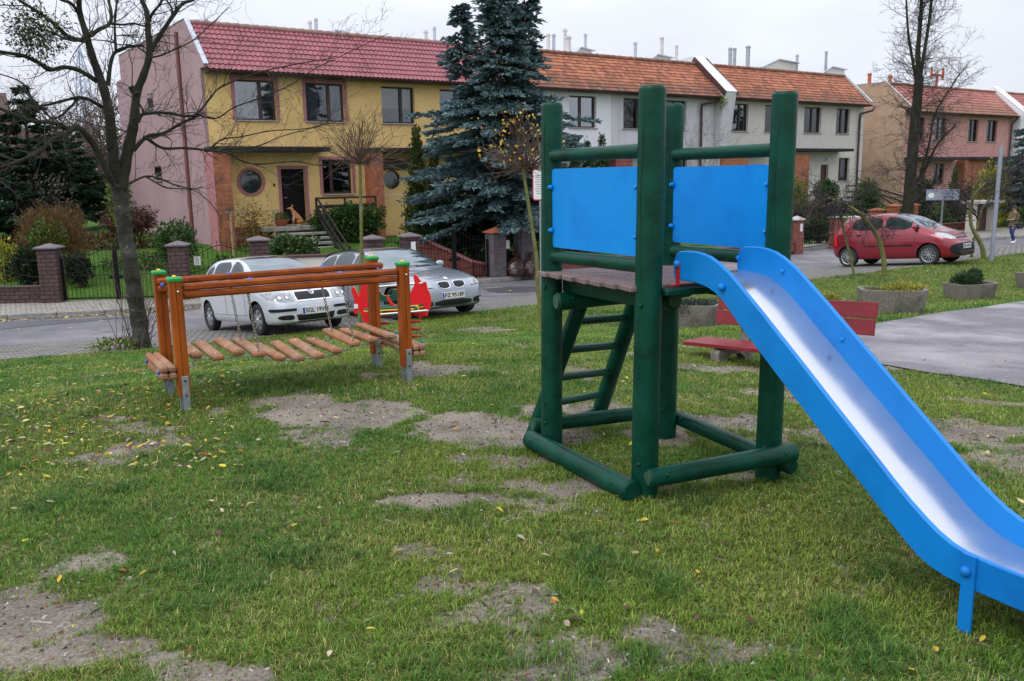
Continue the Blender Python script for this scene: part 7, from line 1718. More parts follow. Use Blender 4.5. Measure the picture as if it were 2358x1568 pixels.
pp = hz(2330, 560, -1.45); per = thing('person', 'walker in a brown jacket, blue jeans and white shoes carrying a dark bag', 'person', pp, R(200))
M['skin'] = mat('skin', (.45, .25, .18), .6, var=.05); M['jacket'] = mat('brown_jacket', (.11, .085, .045), .85, var=.35, vs=14, col2=(.2, .15, .06), c2s=10, c2=(.5, .65)); M['jeans'] = mat('blue_jeans', (.015, .035, .13), .85, var=.2, vs=10); M['shoe'] = mat('white_shoe', (.7, .7, .7), .6, var=.05); M['hairc'] = mat('dark_red_hair', (.06, .015, .015), .7, var=.2, vs=40)
# facing local +x, left = +y ; standing height about 1.55
k_ = .93
def P3_(x, y, z): return (x * k_, y * k_, z * k_)
bn = [(P3_(0, 0, .95), .13), (P3_(.0, 0, 1.12), .125), (P3_(0, 0, 1.32), .13), (P3_(.01, 0, 1.44), .055), (P3_(.03, 0, 1.55), .085), (P3_(.045, 0, 1.60), .08),
      (P3_(0, .17, 1.36), .05), (P3_(.02, .24, 1.12), .04), (P3_(.2, .12, 1.08), .03), (P3_(0, -.17, 1.36), .05), (P3_(.02, -.24, 1.12), .04), (P3_(.2, -.12, 1.05), .03),
      (P3_(0, .09, .88), .09), (P3_(.16, .09, .5), .06), (P3_(.02, .09, .1), .04), (P3_(0, -.09, .88), .09), (P3_(-.02, -.09, .48), .06), (P3_(-.24, -.09, .14), .04),
      (P3_(.26, .07, 1.08), .022), (P3_(.26, -.07, 1.05), .022)]
be = [(0, 1), (1, 2), (2, 3), (3, 4), (4, 5), (2, 6), (6, 7), (7, 8), (2, 9), (9, 10), (10, 11), (0, 12), (12, 13), (13, 14), (0, 15), (15, 16), (16, 17), (8, 18), (11, 19)]
for hnd_, sg in ((18, 1), (19, -1)):
    b0 = bn[hnd_][0]
    for f_ in range(4):
        a = len(bn); y_ = b0[1] + sg * (-.02 + .014 * f_) ; bn.append(((b0[0] + .035, y_, b0[2] + .005 - .004 * f_), .0085)); bn.append(((b0[0] + .062 - .004 * abs(f_ - 1.5), y_ - sg * .004, b0[2] - .008), .0075)); be += [(hnd_, a), (a, a + 1)]
    a = len(bn); bn.append(((b0[0] + .012, b0[1] - sg * .028, b0[2] + .012), .009)); bn.append(((b0[0] + .035, b0[1] - sg * .038, b0[2] + .016), .008)); be += [(hnd_, a), (a, a + 1)]
bd2 = skinned('body', bn, be, M['skin'], per)
jn = [(P3_(0, 0, .80), .165), (P3_(0, 0, .95), .165), (P3_(0, 0, 1.12), .155), (P3_(0, 0, 1.3), .155), (P3_(0.005, 0, 1.40), .075), (P3_(0, .17, 1.35), .08), (P3_(.02, .25, 1.12), .062), (P3_(.18, .13, 1.08), .05), (P3_(0, -.17, 1.35), .08), (P3_(.02, -.25, 1.12), .062), (P3_(.18, -.13, 1.05), .05)]
skinned('jacket', jn, [(0, 1), (1, 2), (2, 3), (3, 4), (3, 5), (5, 6), (6, 7), (3, 8), (8, 9), (9, 10)], M['jacket'], per, 1)
tn_ = [(P3_(0, 0, .88), .135), (P3_(0, .09, .80), .10), (P3_(.16, .09, .5), .075), (P3_(.02, .09, .11), .052), (P3_(0, -.09, .80), .10), (P3_(-.02, -.09, .48), .075), (P3_(-.24, -.09, .15), .052)]
skinned('trousers', tn_, [(0, 1), (1, 2), (2, 3), (0, 4), (4, 5), (5, 6)], M['jeans'], per)
for x, y, z, tl_ in ((.05, .09, .04, 0), (-.22, -.09, .07, .5)):
    mb = MB(); mb.sphere((0, 0, 0), .05, 14, sc_=(2.5, 1, .95)); mb.v = [tuple(Matrix.Rotation(tl_, 3, 'Y') @ Vector(v) + Vector(P3_(x, y, z))) for v in mb.v]; mb.build('shoe', M['shoe'], per, True)
mb = MB(); mb.sphere(P3_(.015, 0, 1.615), .098, 16, sc_=(1, .95, 1.0)); mb.sphere(P3_(-.05, 0, 1.52), .075, 12, sc_=(.8, 1, 1.2)); mb.build('hair', M['hairc'], per, True)
mb = MB(); mb.sphere(P3_(.135, 0, 1.56), .013, 8, sc_=(1.2, .8, 1)); mb.build('nose', M['skin'], per, True)
for sg in (-1, 1): mb = MB(); mb.sphere(P3_(.118, sg * .032, 1.585), .009, 8); mb.build('eye', M['black'], per, True)
mb = MB(); mb.box(P3_(.121, 0, 1.515), (.008, .04, .008)); mb.build('mouth', M['redpaint'], per)
bg_ = thing('shoulder_bag', 'dark bag hanging at the hip of the walker', 'bag', pp + Vector((.30, .05, .62)), R(200))
mb = MB(); mb.box((0, 0, .12), (.3, .12, .28), bev=.04); mb.build('pouch', M['black'], bg_); mb = MB(); mb.tube([(-.13, 0, .25), (-.02, .0, .6), (.12, 0, .25)], .012, 6); mb.build('strap', M['black'], bg_, True)
# ------------------------------------------------------------------ trees and shrubs
random.seed(77)
def twig(mb, p, d, ln, r_, depth, rg, wob=.35, up=0.0, seg=4, kids=(3, 5), kl=.55, sides=None, minr=.0022):
    n = max(3, int(ln / .09)) if ln < 1.5 else 12
    n = min(n, 9); pts = [p]; rad = [r_]; dd = d.normalized(); cur = p.copy(); st = ln / n; dirs = [dd]
    for i in range(n):
        dd = (dd + Vector((rg.gauss(0, 1), rg.gauss(0, 1), rg.gauss(0, 1))) * wob * (st / .12) ** .5 * .5 + Vector((0, 0, up)) * .1).normalized()
        cur = cur + dd * st; pts.append(cur.copy()); rad.append(max(minr, r_ * (1 - .82 * (i + 1) / n))); dirs.append(dd)
    mb.tube(pts, rad, seg if r_ > .012 else 3, cap=False)
    if depth > 0:
        for k in range(rg.randint(*kids)):
            i = rg.randint(max(1, n // 4), n); q = pts[i]; dv = dirs[i]
            s_ = dv.orthogonal().normalized(); s_ = Matrix.Rotation(rg.uniform(0, 2 * PI), 3, dv) @ s_
            a = rg.uniform(.5, 1.1); nd_ = (dv * math.cos(a) + s_ * math.sin(a)).normalized()
            twig(mb, q, nd_, ln * kl * rg.uniform(.6, 1.15), max(minr, rad[i] * .7), depth - 1, rg, wob, up, seg, kids, kl, minr=minr)
def smoothpath(P, n=5):
    out_ = []
    for i in range(len(P) - 1):
        p0 = P[max(0, i - 1)]; p1 = P[i]; p2 = P[i + 1]; p3 = P[min(len(P) - 1, i + 2)]
        for k in range(n):
            t = k / n; out_.append(.5 * ((2 * p1) + (p2 - p0) * t + (2 * p0 - 5 * p1 + 4 * p2 - p3) * t * t + (3 * p1 - p0 - 3 * p2 + p3) * t ** 3))
    out_.append(P[-1]); return out_
# --- the big bare tree on the left
tb = G(328, 803); YT = tb.y; PXM = YT / FOC
tree1 = thing('bare_tree', 'large leafless tree with mossy forked trunk in front of the pink house wall', 'tree', (tb.x, tb.y, tb.z), 0)
rg = random.Random(4)
def limb(pts, r0, r1, dep0, dep1):
    P = []
    for i, (x, y) in enumerate(pts): k = i / (len(pts) - 1); P.append(atd(x, y, YT + dep0 + (dep1 - dep0) * k + rg.uniform(-.06, .06) * (0 < i)))
    S = smoothpath(P, 5); n = len(S); return S, [(r0 + (r1 - r0) * (i / (n - 1)) ** .8) * PXM * (1 + .06 * math.sin(i * 1.3)) for i in range(n)]
Z1 = lambda L_: [(x * .284, y * .284) for x, y in L_]
mb = MB()
S, Rr = limb([(331, 812), (326, 790), (321, 745), (312, 690), (305, 640), (297, 590), (288, 540), (281, 490), (277, 452), (270, 425)], 20, 15.5, 0, 0); Rr[0] *= 1.35; Rr[1] *= 1.2; Rr[2] *= 1.08
mb.tube(S, Rr, 20); trunk = W_(mb, 'trunk', M['bark'], tree1, True)
LIMBS = []
def add(pts, r0, r1, d0, d1, z1=True): LIMBS.append((*limb(Z1(pts) if z1 else pts, r0, r1, d0, d1), r0))
add([(950, 1480), (930, 1400), (910, 1200), (890, 950), (850, 750), (800, 600), (740, 430), (700, 280), (650, 120), (640, 0), (636, -90)], 14.5, 4.5, 0, -.3)
add([(975, 1530), (1000, 1400), (1040, 1200), (1075, 1050), (1090, 950), (1110, 750), (1160, 620), (1210, 450), (1200, 250), (1190, 100), (1150, 0), (1130, -80)], 15.5, 4, 0, .4)
add([(1110, 770), (1085, 740), (1060, 700)], 8, 6.5, .1, .1)
add([(1205, 450), (1270, 330), (1400, 130), (1480, 30), (1560, 0), (1640, -60)], 6, 3, .35, .9)
add([(1400, 130), (1390, 60), (1350, 0)], 3, 2, .5, .5)
add([(1190, 250), (1230, 120), (1300, 30), (1320, -30)], 4, 2, .4, .2)
add([(940, 1500), (900, 1450), (800, 1250), (720, 1120), (640, 1040), (560, 1050), (480, 1010)], 8.5, 6, 0, -.8)
add([(600, 1040), (510, 1100), (430, 1130), (300, 1240), (150, 1310), (0, 1360), (-80, 1380)], 5.5, 3, -.6, -1.5)
add([(480, 1010), (400, 990), (250, 980), (120, 930), (0, 880), (-90, 850)], 5, 2.5, -.8, -1.5)
add([(790, 660), (640, 570), (520, 545), (400, 565), (300, 500), (180, 450), (0, 420), (-80, 410)], 5.2, 3.4, -.1, -1.2)
add([(695, 330), (560, 300), (450, 200), (330, 110), (200, 30), (100, -40)], 5, 2.8, -.2, -1.0)
add([(690, 300), (620, 330), (520, 310), (420, 260), (320, 240)], 3.5, 2, -.2, -.9)
add([(735, 290), (800, 240), (890, 190), (900, 100), (880, 0), (875, -60)], 5, 3, -.2, .5)
add([(890, 190), (1000, 200), (1080, 190), (1180, 215)], 3, 2, .1, .5)
add([(650, 130), (580, 30), (500, 0), (440, -50)], 4, 2.5, -.2, -.5)
add([(875, 690), (900, 500), (940, 420), (1040, 380), (1160, 370)], 5, 2.6, 0, .5)
add([(940, 410), (930, 200), (950, 0), (960, -60)], 3.2, 2, .1, .5)
add([(830, 870), (730, 810), (640, 790), (500, 820), (380, 850), (200, 880), (100, 900), (-50, 960)], 4, 2, -.1, -1.2)
add([(640, 780), (560, 880), (440, 960), (330, 870), (250, 780), (200, 690), (120, 640), (0, 600)], 2.6, 1.4, -.3, -1.0)
add([(1105, 960), (1180, 920), (1350, 915), (1500, 940), (1600, 920), (1700, 800), (1800, 700), (2091, 590), (2400, 520), (2700, 470)], 4.6, 1.1, .1, 1.6)
add([(1600, 930), (1750, 960), (1900, 870), (2091, 800), (2350, 690), (2550, 560), (2900, 390), (3150, 270)], 2.4, .8, .8, 1.9)
add([(1080, 1220), (1190, 1110), (1330, 1080), (1450, 1010), (1580, 950), (1640, 930)], 5.4, 2.5, .1, .8)
add([(1190, 1120), (1320, 1200), (1500, 1200), (1700, 1220), (1850, 1240), (1950, 1300), (2091, 1330), (2400, 1310), (2600, 1340), (2850, 1310)], 4, 1.1, .15, 1.8)
add([(1700, 1210), (1800, 1130), (1950, 1110), (2200, 1060), (2500, 1040), (2700, 970)], 2.4, .9, .9, 1.8)
add([(1850, 1240), (2100, 1180), (2300, 1100), (2600, 1020), (2800, 965)], 2, .8, 1.0, 1.7)
add([(1045, 1490), (1180, 1430), (1300, 1450), (1420, 1500), (1560, 1530), (1640, 1515)], 3, 1.2, 0, .7)
add([(1180, 1430), (1350, 1520), (1560, 1540), (1700, 1640), (1800, 1780)], 2, .8, .3, .9)
add([(1110, 1000), (1160, 900), (1080, 780)], 3, 1.5, -.2, -.3)
add([(1200, 470), (1300, 450), (1420, 400), (1560, 330), (1700, 210), (1850, 60)], 2.8, 1, .4, 1.2)
add([(1200, 470), (1180, 430), (1090, 370), (960, 360), (860, 330), (680, 320)], 2, 1, .3, -.3)
add([(1110, 1100), (1000, 1060), (880, 1040), (720, 1000), (560, 960)], 1.8, .8, 0, -.6)
cr = MB()
for S, Rr, r0 in LIMBS: cr.tube(S, Rr, 10 if r0 > 4 else 6, cap=True)
W_(cr, 'limbs', M['barkdk'], tree1, True)
tw = MB()
for S, Rr, r0 in LIMBS:
    n = len(S); ln = sum((S[i + 1] - S[i]).length for i in range(n - 1)); cnt = int(ln * (6.5 if r0 < 9 else 3.2)) + 2
    for k in range(cnt):
        i = rg.randint(1 if r0 > 9 else 0, n - 1)
        if r0 > 9 and i < n * .35: continue
        dv = (S[min(i + 1, n - 1)] - S[max(0, i - 1)]).normalized(); s_ = Matrix.Rotation(rg.uniform(0, 2 * PI), 3, dv) @ dv.orthogonal().normalized(); a = rg.uniform(.4, 1.2)
        L2 = rg.uniform(.25, 1.0) * (1.0 if r0 < 9 else .8) * (1.25 if rg.random() < .15 else 1)
        twig(tw, S[i], dv * math.cos(a) + s_ * math.sin(a) + Vector((0, 0, .1)), L2, min(Rr[i] * .5, .011), 2, rg, wob=.42, up=.25, kids=(2, 4), kl=.5)
W_(tw, 'twigs', M['twig'], tree1)
P0_ = atd(55, 70, YT - .8)
lc = [leafcloud(700, atd(x, y, YT - .9), (.42, .35, .38), .055, [(.05, .06, .02), (.08, .08, .025), (.03, .04, .015)], 5 + x, shell=.1, long=2.6, up=-.3) for x, y in ((60, 55), (80, 95), (105, 75))]
cloud_obj('mistletoe_tuft', lc, parent=tree1)
sk = thing('root_shoots', 'thin upright leafless shoots growing round the base of the bare tree', 'shoots', (tb.x, tb.y, tb.z), 0)
mb = MB()
for i in range(34):
    x = rg.choice([rg.uniform(225, 300), rg.uniform(335, 440), rg.uniform(335, 420)]); b0 = G(rg.uniform(300, 352), 800); b0 = Vector((b0.x, tb.y + rg.uniform(-.3, .35), ter(b0.x, tb.y)))
    tp = atd(x, rg.uniform(520, 700), YT + rg.uniform(-.4, .6)); twig(mb, b0, (tp - b0), (tp - b0).length, .0075, 1, rg, wob=.10, up=.3, kids=(2, 5), kl=.28)
W_(mb, 'stems', M['twigbr'], sk)
o = cloud_obj('ground_leaves', [leafcloud(500, tb + Vector((-.35, -.1, .06)), (.5, .35, .12), .06, [(.12, .18, .03), (.25, .2, .05), (.08, .13, .02)], 3, long=1.6)], parent=sk)

# --- bare upright tree behind the red car
b0 = ats(2087, 560, 23.0); tr2 = thing('bare_tree', 'tall leafless tree with a straight mossy trunk behind the red car', 'tree', (b0.x, b0.y, -1.35), 0); dY = b0.y; sc2 = dY / FOC
rg = random.Random(9)
P = [Vector((b0.x, b0.y, -1.4))] + [atd(x, y, dY) for x, y in ((2092, 470), (2099, 380), (2106, 290), (2112, 235), (2117, 175))]
S = smoothpath(P, 6); mb = MB(); mb.tube(S, [(.5 * (27 - 8 * i / len(S))) * sc2 for i in range(len(S))], 14); W_(mb, 'trunk', M['barkdk'], tr2, True)
ups = [([(2117, 200), (2114, 120), (2120, 40), (2124, -40), (2128, -130)], 6.5, 2.2), ([(2117, 190), (2130, 110), (2142, 30), (2150, -60), (2160, -140)], 4.5, 2), ([(2112, 200), (2100, 130), (2090, 60), (2086, -30)], 4, 1.6), ([(2095, 440), (2130, 390), (2160, 330), (2200, 290)], 4.5, 1.6), ([(2120, 400), (2140, 330), (2150, 270), (2180, 215), (2210, 170)], 3, 1.2)]
lim = []
for pts, r0, r1 in ups:
    P = [atd(x, y, dY + .2 * i * (.5 - rg.random())) for i, (x, y) in enumerate(pts)]; S = smoothpath(P, 5); Rr = [(r0 + (r1 - r0) * i / len(S)) * sc2 for i in range(len(S))]; lim.append((S, Rr))
mb = MB()
for S, Rr in lim: mb.tube(S, Rr, 8)
main = smoothpath([atd(x, y, dY) for x, y in ((2092, 470), (2099, 380), (2106, 290), (2112, 235), (2117, 175), (2118, 100), (2122, 20), (2126, -60))], 8)
tw = MB()
for i in range(170):
    k = rg.random() ** .9; q = main[int(k * (len(main) - 1))]; a = rg.uniform(0, 2 * PI); el = rg.uniform(-.15, .55) + .35 * k; d = Vector((math.cos(a), math.sin(a), math.tan(el))).normalized()
    ln = (2.9 - 1.1 * k) * rg.uniform(.5, 1.1); twig(tw, q, d, ln, .018 * rg.uniform(.6, 1.2), 2, rg, wob=.28, up=.25 if k > .3 else -.05, kids=(3, 6), kl=.42, minr=.0045)
for S, Rr in lim:
    for i in range(22):
        j = rg.randint(2, len(S) - 1); a = rg.uniform(0, 2 * PI); twig(tw, S[j], Vector((math.cos(a), math.sin(a), .7)), rg.uniform(.5, 1.5), .016, 2, rg, wob=.28, up=.3, kids=(3, 5), kl=.45, minr=.006)
W_(mb, 'limbs', M['barkdk'], tr2, True); W_(tw, 'twigs', M['twig'], tr2)

# --- conifers
def conifer(name, label, base, H_, prof, cols, tip, seed, z0=.6, leaders=(), droop=.25, tw_=.17, per=9, dens=1.0, trunk_r=.16, tilt=0.0, wd=.05, cat='tree', spacing=.27, group=None):
    g = np.random.default_rng(seed); root = thing(name, label, cat, base, 0, group); PT = []; CT = []
    def cone(cx, cy, zb, h, pr, per_):
        zs = np.arange(zb, h, spacing)
        for z in zs:
            Rz = float(np.interp(z, [a for a, b in pr], [b for a, b in pr])); nb = max(4, int(per_ * (.6 + .4 * min(1, Rz / 1.5)) * dens))
            for b_ in range(nb):
                a = g.uniform(0, 2 * PI); Rl = Rz * (g.uniform(.6, 1.0) * (.66 + .62 * float(fbm(np.array([a * 1.1 + seed]), np.array([z * .9]), 1.3, seed, 3)[0])) + .0); zb_ = z + g.uniform(-.14, .14); m_ = max(3, int(Rl / .15)); dr = droop * Rl * g.uniform(.6, 1.4)
                k = np.linspace(.12, 1, m_); bx = cx + np.cos(a) * Rl * k; by = cy + np.sin(a) * Rl * k; bz = zb_ - dr * (k ** 1.3) + .22 * dr * np.clip(k - .7, 0, 1) * 3
                for i in range(m_):
                    ntw = int((6 + 7 * (k[i] < .95)) * (1 if H_ > 7 else .8)); wl = (.09 + .30 * Rl * (1 - k[i]) * .5 + .07)
                    for s_ in range(ntw):
                        sg = 1 if s_ % 2 else -1; aa = a + sg * g.uniform(.2, 1.1); f_ = g.random() * wl; st = np.array([bx[i] + np.cos(aa) * f_, by[i] + np.sin(aa) * f_, bz[i] - .25 * f_ + g.normal(0, .025)])
                        dv = np.array([np.cos(aa), np.sin(aa), g.uniform(-.55, .35)]); dv /= np.linalg.norm(dv); PT.append(np.concatenate([st, dv, [tw_ * g.uniform(.6, 1.25), k[i]]]))
    cone(0, 0, z0, H_, prof, per)
    for dx, dy, zb, h, rl in leaders: cone(dx, dy, zb, h, [(zb, rl * .55), (zb + .3 * (h - zb), rl), (h, .04)], per)
    A = np.array(PT); n = len(A); st = A[:, :3] + np.array(base)[None] * 0; dv = A[:, 3:6]; ln = A[:, 6:7]
    sd = np.cross(dv, g.normal(size=(n, 3))); sd /= np.linalg.norm(sd, axis=1)[:, None]; s2 = np.cross(dv, sd); Vs = []
    for s_ in (sd, s2): Vs.append(np.stack([st - s_ * wd * .4, st + dv * ln * .35 - s_ * wd * .6, st + dv * ln, st + dv * ln * .35 + s_ * wd * .6], 1))
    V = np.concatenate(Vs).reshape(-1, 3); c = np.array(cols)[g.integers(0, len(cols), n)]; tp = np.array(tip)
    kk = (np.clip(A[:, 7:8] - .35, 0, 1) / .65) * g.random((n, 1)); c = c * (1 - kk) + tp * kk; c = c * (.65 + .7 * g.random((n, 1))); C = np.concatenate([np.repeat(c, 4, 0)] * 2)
    fast_mesh('foliage', V, np.arange(len(V)), 4, M['needle'], root, attr={'Col': C})
    mb = MB(); mb.tube([(0, 0, -.15), (0, 0, .2), (tilt * .3, 0, H_ * .4), (tilt, 0, H_ * .9)], [trunk_r * 1.2, trunk_r, trunk_r * .6, .02], 10); mb.build('trunk', M['barkdk'], root, True)
    mb = MB()
    for dx, dy, zb, h, rl in leaders: mb.tube([(0, 0, zb - 1.0), (dx * .8, dy, zb), (dx, dy, h)], [.07, .05, .01], 6)
    if leaders: mb.build('leader_stems', M['barkdk'], root, True)
    return root
bs = [(.075, .13, .135), (.10, .165, .17), (.045, .08, .082)]
sb_ = ats(1143, 640, 23.6)
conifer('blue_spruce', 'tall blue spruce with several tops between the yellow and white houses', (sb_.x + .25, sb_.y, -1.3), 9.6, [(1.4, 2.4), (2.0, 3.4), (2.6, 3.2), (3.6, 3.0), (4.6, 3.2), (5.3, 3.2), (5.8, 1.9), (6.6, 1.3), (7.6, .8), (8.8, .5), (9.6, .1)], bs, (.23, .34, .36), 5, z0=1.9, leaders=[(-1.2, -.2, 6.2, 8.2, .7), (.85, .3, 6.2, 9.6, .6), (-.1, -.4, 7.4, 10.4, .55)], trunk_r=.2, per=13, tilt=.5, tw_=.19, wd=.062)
rb = ats(2345, 600, 22.5)
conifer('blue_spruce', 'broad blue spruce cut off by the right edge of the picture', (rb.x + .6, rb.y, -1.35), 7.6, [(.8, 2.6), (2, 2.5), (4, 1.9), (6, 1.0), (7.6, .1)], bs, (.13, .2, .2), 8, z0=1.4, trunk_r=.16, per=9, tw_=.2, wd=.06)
dg_ = [(.008, .03, .012), (.015, .045, .018), (.01, .035, .025)]
for i, (px, d, H_, R0_, lb) in enumerate(((95, 40, 6.8, 3.4, 'dark green pine at the far left behind the brown round bush'), (-40, 36, 5.8, 3.2, 'dark pine at the left edge of the picture'), (190, 46, 5.4, 3.4, 'dark pine left of the forked bare trunk'))):
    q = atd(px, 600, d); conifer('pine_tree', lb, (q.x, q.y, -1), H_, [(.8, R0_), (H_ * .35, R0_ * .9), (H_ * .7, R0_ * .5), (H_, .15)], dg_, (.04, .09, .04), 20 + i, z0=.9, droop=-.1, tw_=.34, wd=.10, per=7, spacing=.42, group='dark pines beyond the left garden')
def shrub(name, label, c, rad, n, size, cols, seed, shape='ball', long=1.8, group=None, stem=True, up=.3, shell=.45, cat='shrub', extra=None):
    c = Vector(c); gz = None
    root = thing(name, label, cat, (c.x, c.y, c.z - rad[2]), 0, group); parts_ = []
    if shape == 'cone':
        for k in range(9):
            f_ = k / 8; parts_.append(leafcloud(int(n / 9 * (1.3 - f_)), (c.x, c.y, c.z - rad[2] + 2 * rad[2] * (f_ * .93 + .03)), (rad[0] * (1 - .8 * f_ ** 1.4), rad[1] * (1 - .8 * f_ ** 1.4), rad[2] * .2), size, cols, seed + k, up=1.2, long=long, shell=shell))
    else: parts_.append(leafcloud(n, c, rad, size, cols, seed, up=up, long=long, shell=shell))
    if extra: parts_ += extra
    cloud_obj('foliage', parts_, parent=root)
    if stem:
        mb = MB(); r2 = random.Random(seed)
        for k in range(7):
            a = r2.uniform(0, 6.28); mb.tube([(math.cos(a) * .06, math.sin(a) * .06, -.1), (math.cos(a) * rad[0] * .25, math.sin(a) * rad[1] * .25, rad[2] * .8), (math.cos(a) * rad[0] * .5, math.sin(a) * rad[1] * .5, rad[2] * 1.5)], [.03, .022, .01], 5)
        mb.build('stems', M['twigbr'], root, True)
    return root
BR = [(.15, .065, .025), (.11, .06, .02), (.19, .10, .035), (.08, .075, .022)]; GR = [(.03, .08, .015), (.05, .12, .02), (.02, .05, .012)]; LG = [(.09, .17, .03), (.13, .2, .04), (.06, .12, .02)]; YG = [(.3, .3, .03), (.42, .36, .04), (.16, .2, .03)]; OL = [(.07, .09, .02), (.11, .11, .03), (.05, .065, .015)]; TH_ = [(.055, .085, .02), (.09, .11, .025), (.035, .06, .018)]; DK = [(.012, .03, .01), (.02, .045, .015), (.008, .018, .008)]
def pxs(px, py, s): return ats(px, py, s)
q = atd(124, 540, 26); shrub('round_bush', 'large round bush of rusty brown twigs behind the iron gate', (q.x, q.y, .05), (1.0, .95, 1.0), 26000, .075, BR, 31, long=5, shell=.55, extra=[leafcloud(1500, (q.x + .15, q.y - .65, .15), (.5, .3, .5), .10, LG, 4, long=1.8)])
q = atd(295, 500, 33); shrub('weeping_tree', 'small weeping tree with reddish-brown crown left of the bare trunk', (q.x, q.y, .35), (1.0, .9, .5), 4500, .14, [(.09, .035, .02), (.06, .03, .02)], 33, long=4, up=-1.0)
q = atd(268, 500, 30); shrub('garden_shrub', 'small yellow-green tree behind the bare trunk on the left', (q.x + .15, q.y, 1.3), (.32, .4, 1.2), 1900, .10, OL + YG[2:] + LG, 34, up=-.4)
for i, (px, py, d, r_, n, cl, nm) in enumerate(((8, 600, 26, (.4, .4, .6), 1200, YG, 'yellow-green shrub at the left picture edge behind the iron fence'), (66, 640, 25, (.42, .4, .5), 2200, DK, 'dark low shrub behind the iron fence, left of the first brick pillar'),
        (185, 650, 25, (.3, .3, .4), 1400, DK, 'olive shrub just right of the first brick pillar'), (240, 575, 33, (2.0, 1.0, .45), 4000, OL + BR, 'long mixed brown-green shrub bed behind the gate'), (405, 560, 27, (.6, .5, .7), 2600, GR, 'sparse green shrub at the foot of the pink wall'),
        (350, 620, 28, (1.6, .8, .28), 3200, LG, 'low pale-leaved ground plants at the foot of the pink wall'), (20, 520, 38, (3.0, 1.5, 1.6), 5000, [(.09, .08, .07), (.13, .1, .09), (.06, .07, .04)], 'grey tangled shrubs beyond the left garden'))):
    q = atd(px, py, d); z = max(q.z, -1.1 + r_[2]); shrub('garden_shrub', nm, (q.x, q.y, z), r_, n, .11 if d < 30 else .16, cl, 40 + i, long=2.4)
# yellow house garden
q = ppx(668, 640, -1.2); q = atd(668, 562, 27.3); shrub('leafy_bush', 'broad-leaved green bush in front of the stair behind the white car', (q.x, q.y, -.52), (.80, .55, .50), 3800, .13, [(.06, .11, .03), (.1, .15, .05), (.03, .07, .02)], 51, long=2.0)
q = TS(14.1, SH - 1.35, .1); shrub('leafy_bush', 'dark green bush climbing through the timber stair railing', q, (1.25, .5, .62), 5200, .12, GR, 52)
q = TS(12.9, SH - 1.0, -.1); shrub('leafy_bush', 'small green bush between the stair and the railing post', q, (.35, .3, .5), 1500, .1, GR, 53)
tl2 = thing('trellis_climber', 'pale wooden trellis with a thin climbing plant at the corner of the yellow house', 'trellis', TS(9.4, SH - 2.0, -1), TH)
mb = MB()
for x in (0, .75, 1.5): mb.box((x, 0, .75), (.05, .05, 1.9))
mb.box((.75, 0, 1.68), (1.9, .05, .05)); mb.build('frame', M['stake'], tl2)
qq = TS(10.1, SH - 2.0, .1); cloud_obj('climber', [leafcloud(1300, qq, (.75, .2, .95), .08, [(.12, .15, .03), (.2, .14, .03), (.25, .08, .03)], 61, shell=.05, long=1.8)], parent=tl2)
q = ats(440, 590, 25.5); shrub('garden_shrub', 'small bright green cone shrub beside the roof of the white car', (ats(513, 580, 25).x, ats(513, 580, 25).y, -.75), (.28, .28, .4), 1200, .07, GR, 62)
# hedge and thuja in front of house 2
q = ats(965, 500, 27.2); shrub('thuja', 'tall yellow-green thuja column left of the blue spruce', (q.x, q.y, 1.0), (.62, .6, 2.15), 12000, .12, TH_, 71, 'cone', long=2.4)
q = ats(1005, 560, 26.6); shrub('thuja', 'bronze-tinged thuja tucked under the blue spruce', (q.x, q.y, .75), (.6, .6, 1.9), 8000, .12, [(.09, .08, .02), (.06, .07, .02)], 72, 'cone', long=2.4)
for i, (px, r_, z) in enumerate(((1000, .75, -.1), (1050, .9, .0), (1095, .9, .1), (1150, .8, .0), (1215, .9, .2), (1270, 1.0, .3), (1330, 1.0, .1))):
    q = ats(px, 560, 25.6 + (i % 2) * .7); shrub('hedge_shrub', ['dark hedge shrub right of the thuja', 'dark hedge shrub behind the gate stile', 'dark hedge shrub left of the spruce trunk', 'dark hedge shrub behind the clinker pillar', 'dark evergreen behind the bin bags', 'dark evergreen just behind the left tower post', 'dark evergreen behind the left blue panel'][i], (q.x, q.y, z), (r_, .6, 1.25), 4200, .13, DK + GR[:1], 80 + i, long=2.2, group='dark hedge behind the fence')
for i, (px, h) in enumerate(((1325, 2.95), (1352, 2.85), (1386, 3.05))):
    q = ats(px, 400, 27.5); shrub('thuja', ['thuja tip left of three above the left blue panel', 'middle thuja tip above the left blue panel', 'thuja tip right of three above the left blue panel'][i], (q.x, q.y, h / 2 - .5), (.58, .5, h / 2 + .5), 7000, .12, GR + DK, 90 + i, 'cone', long=2.4, group='thujas above the blue panel')
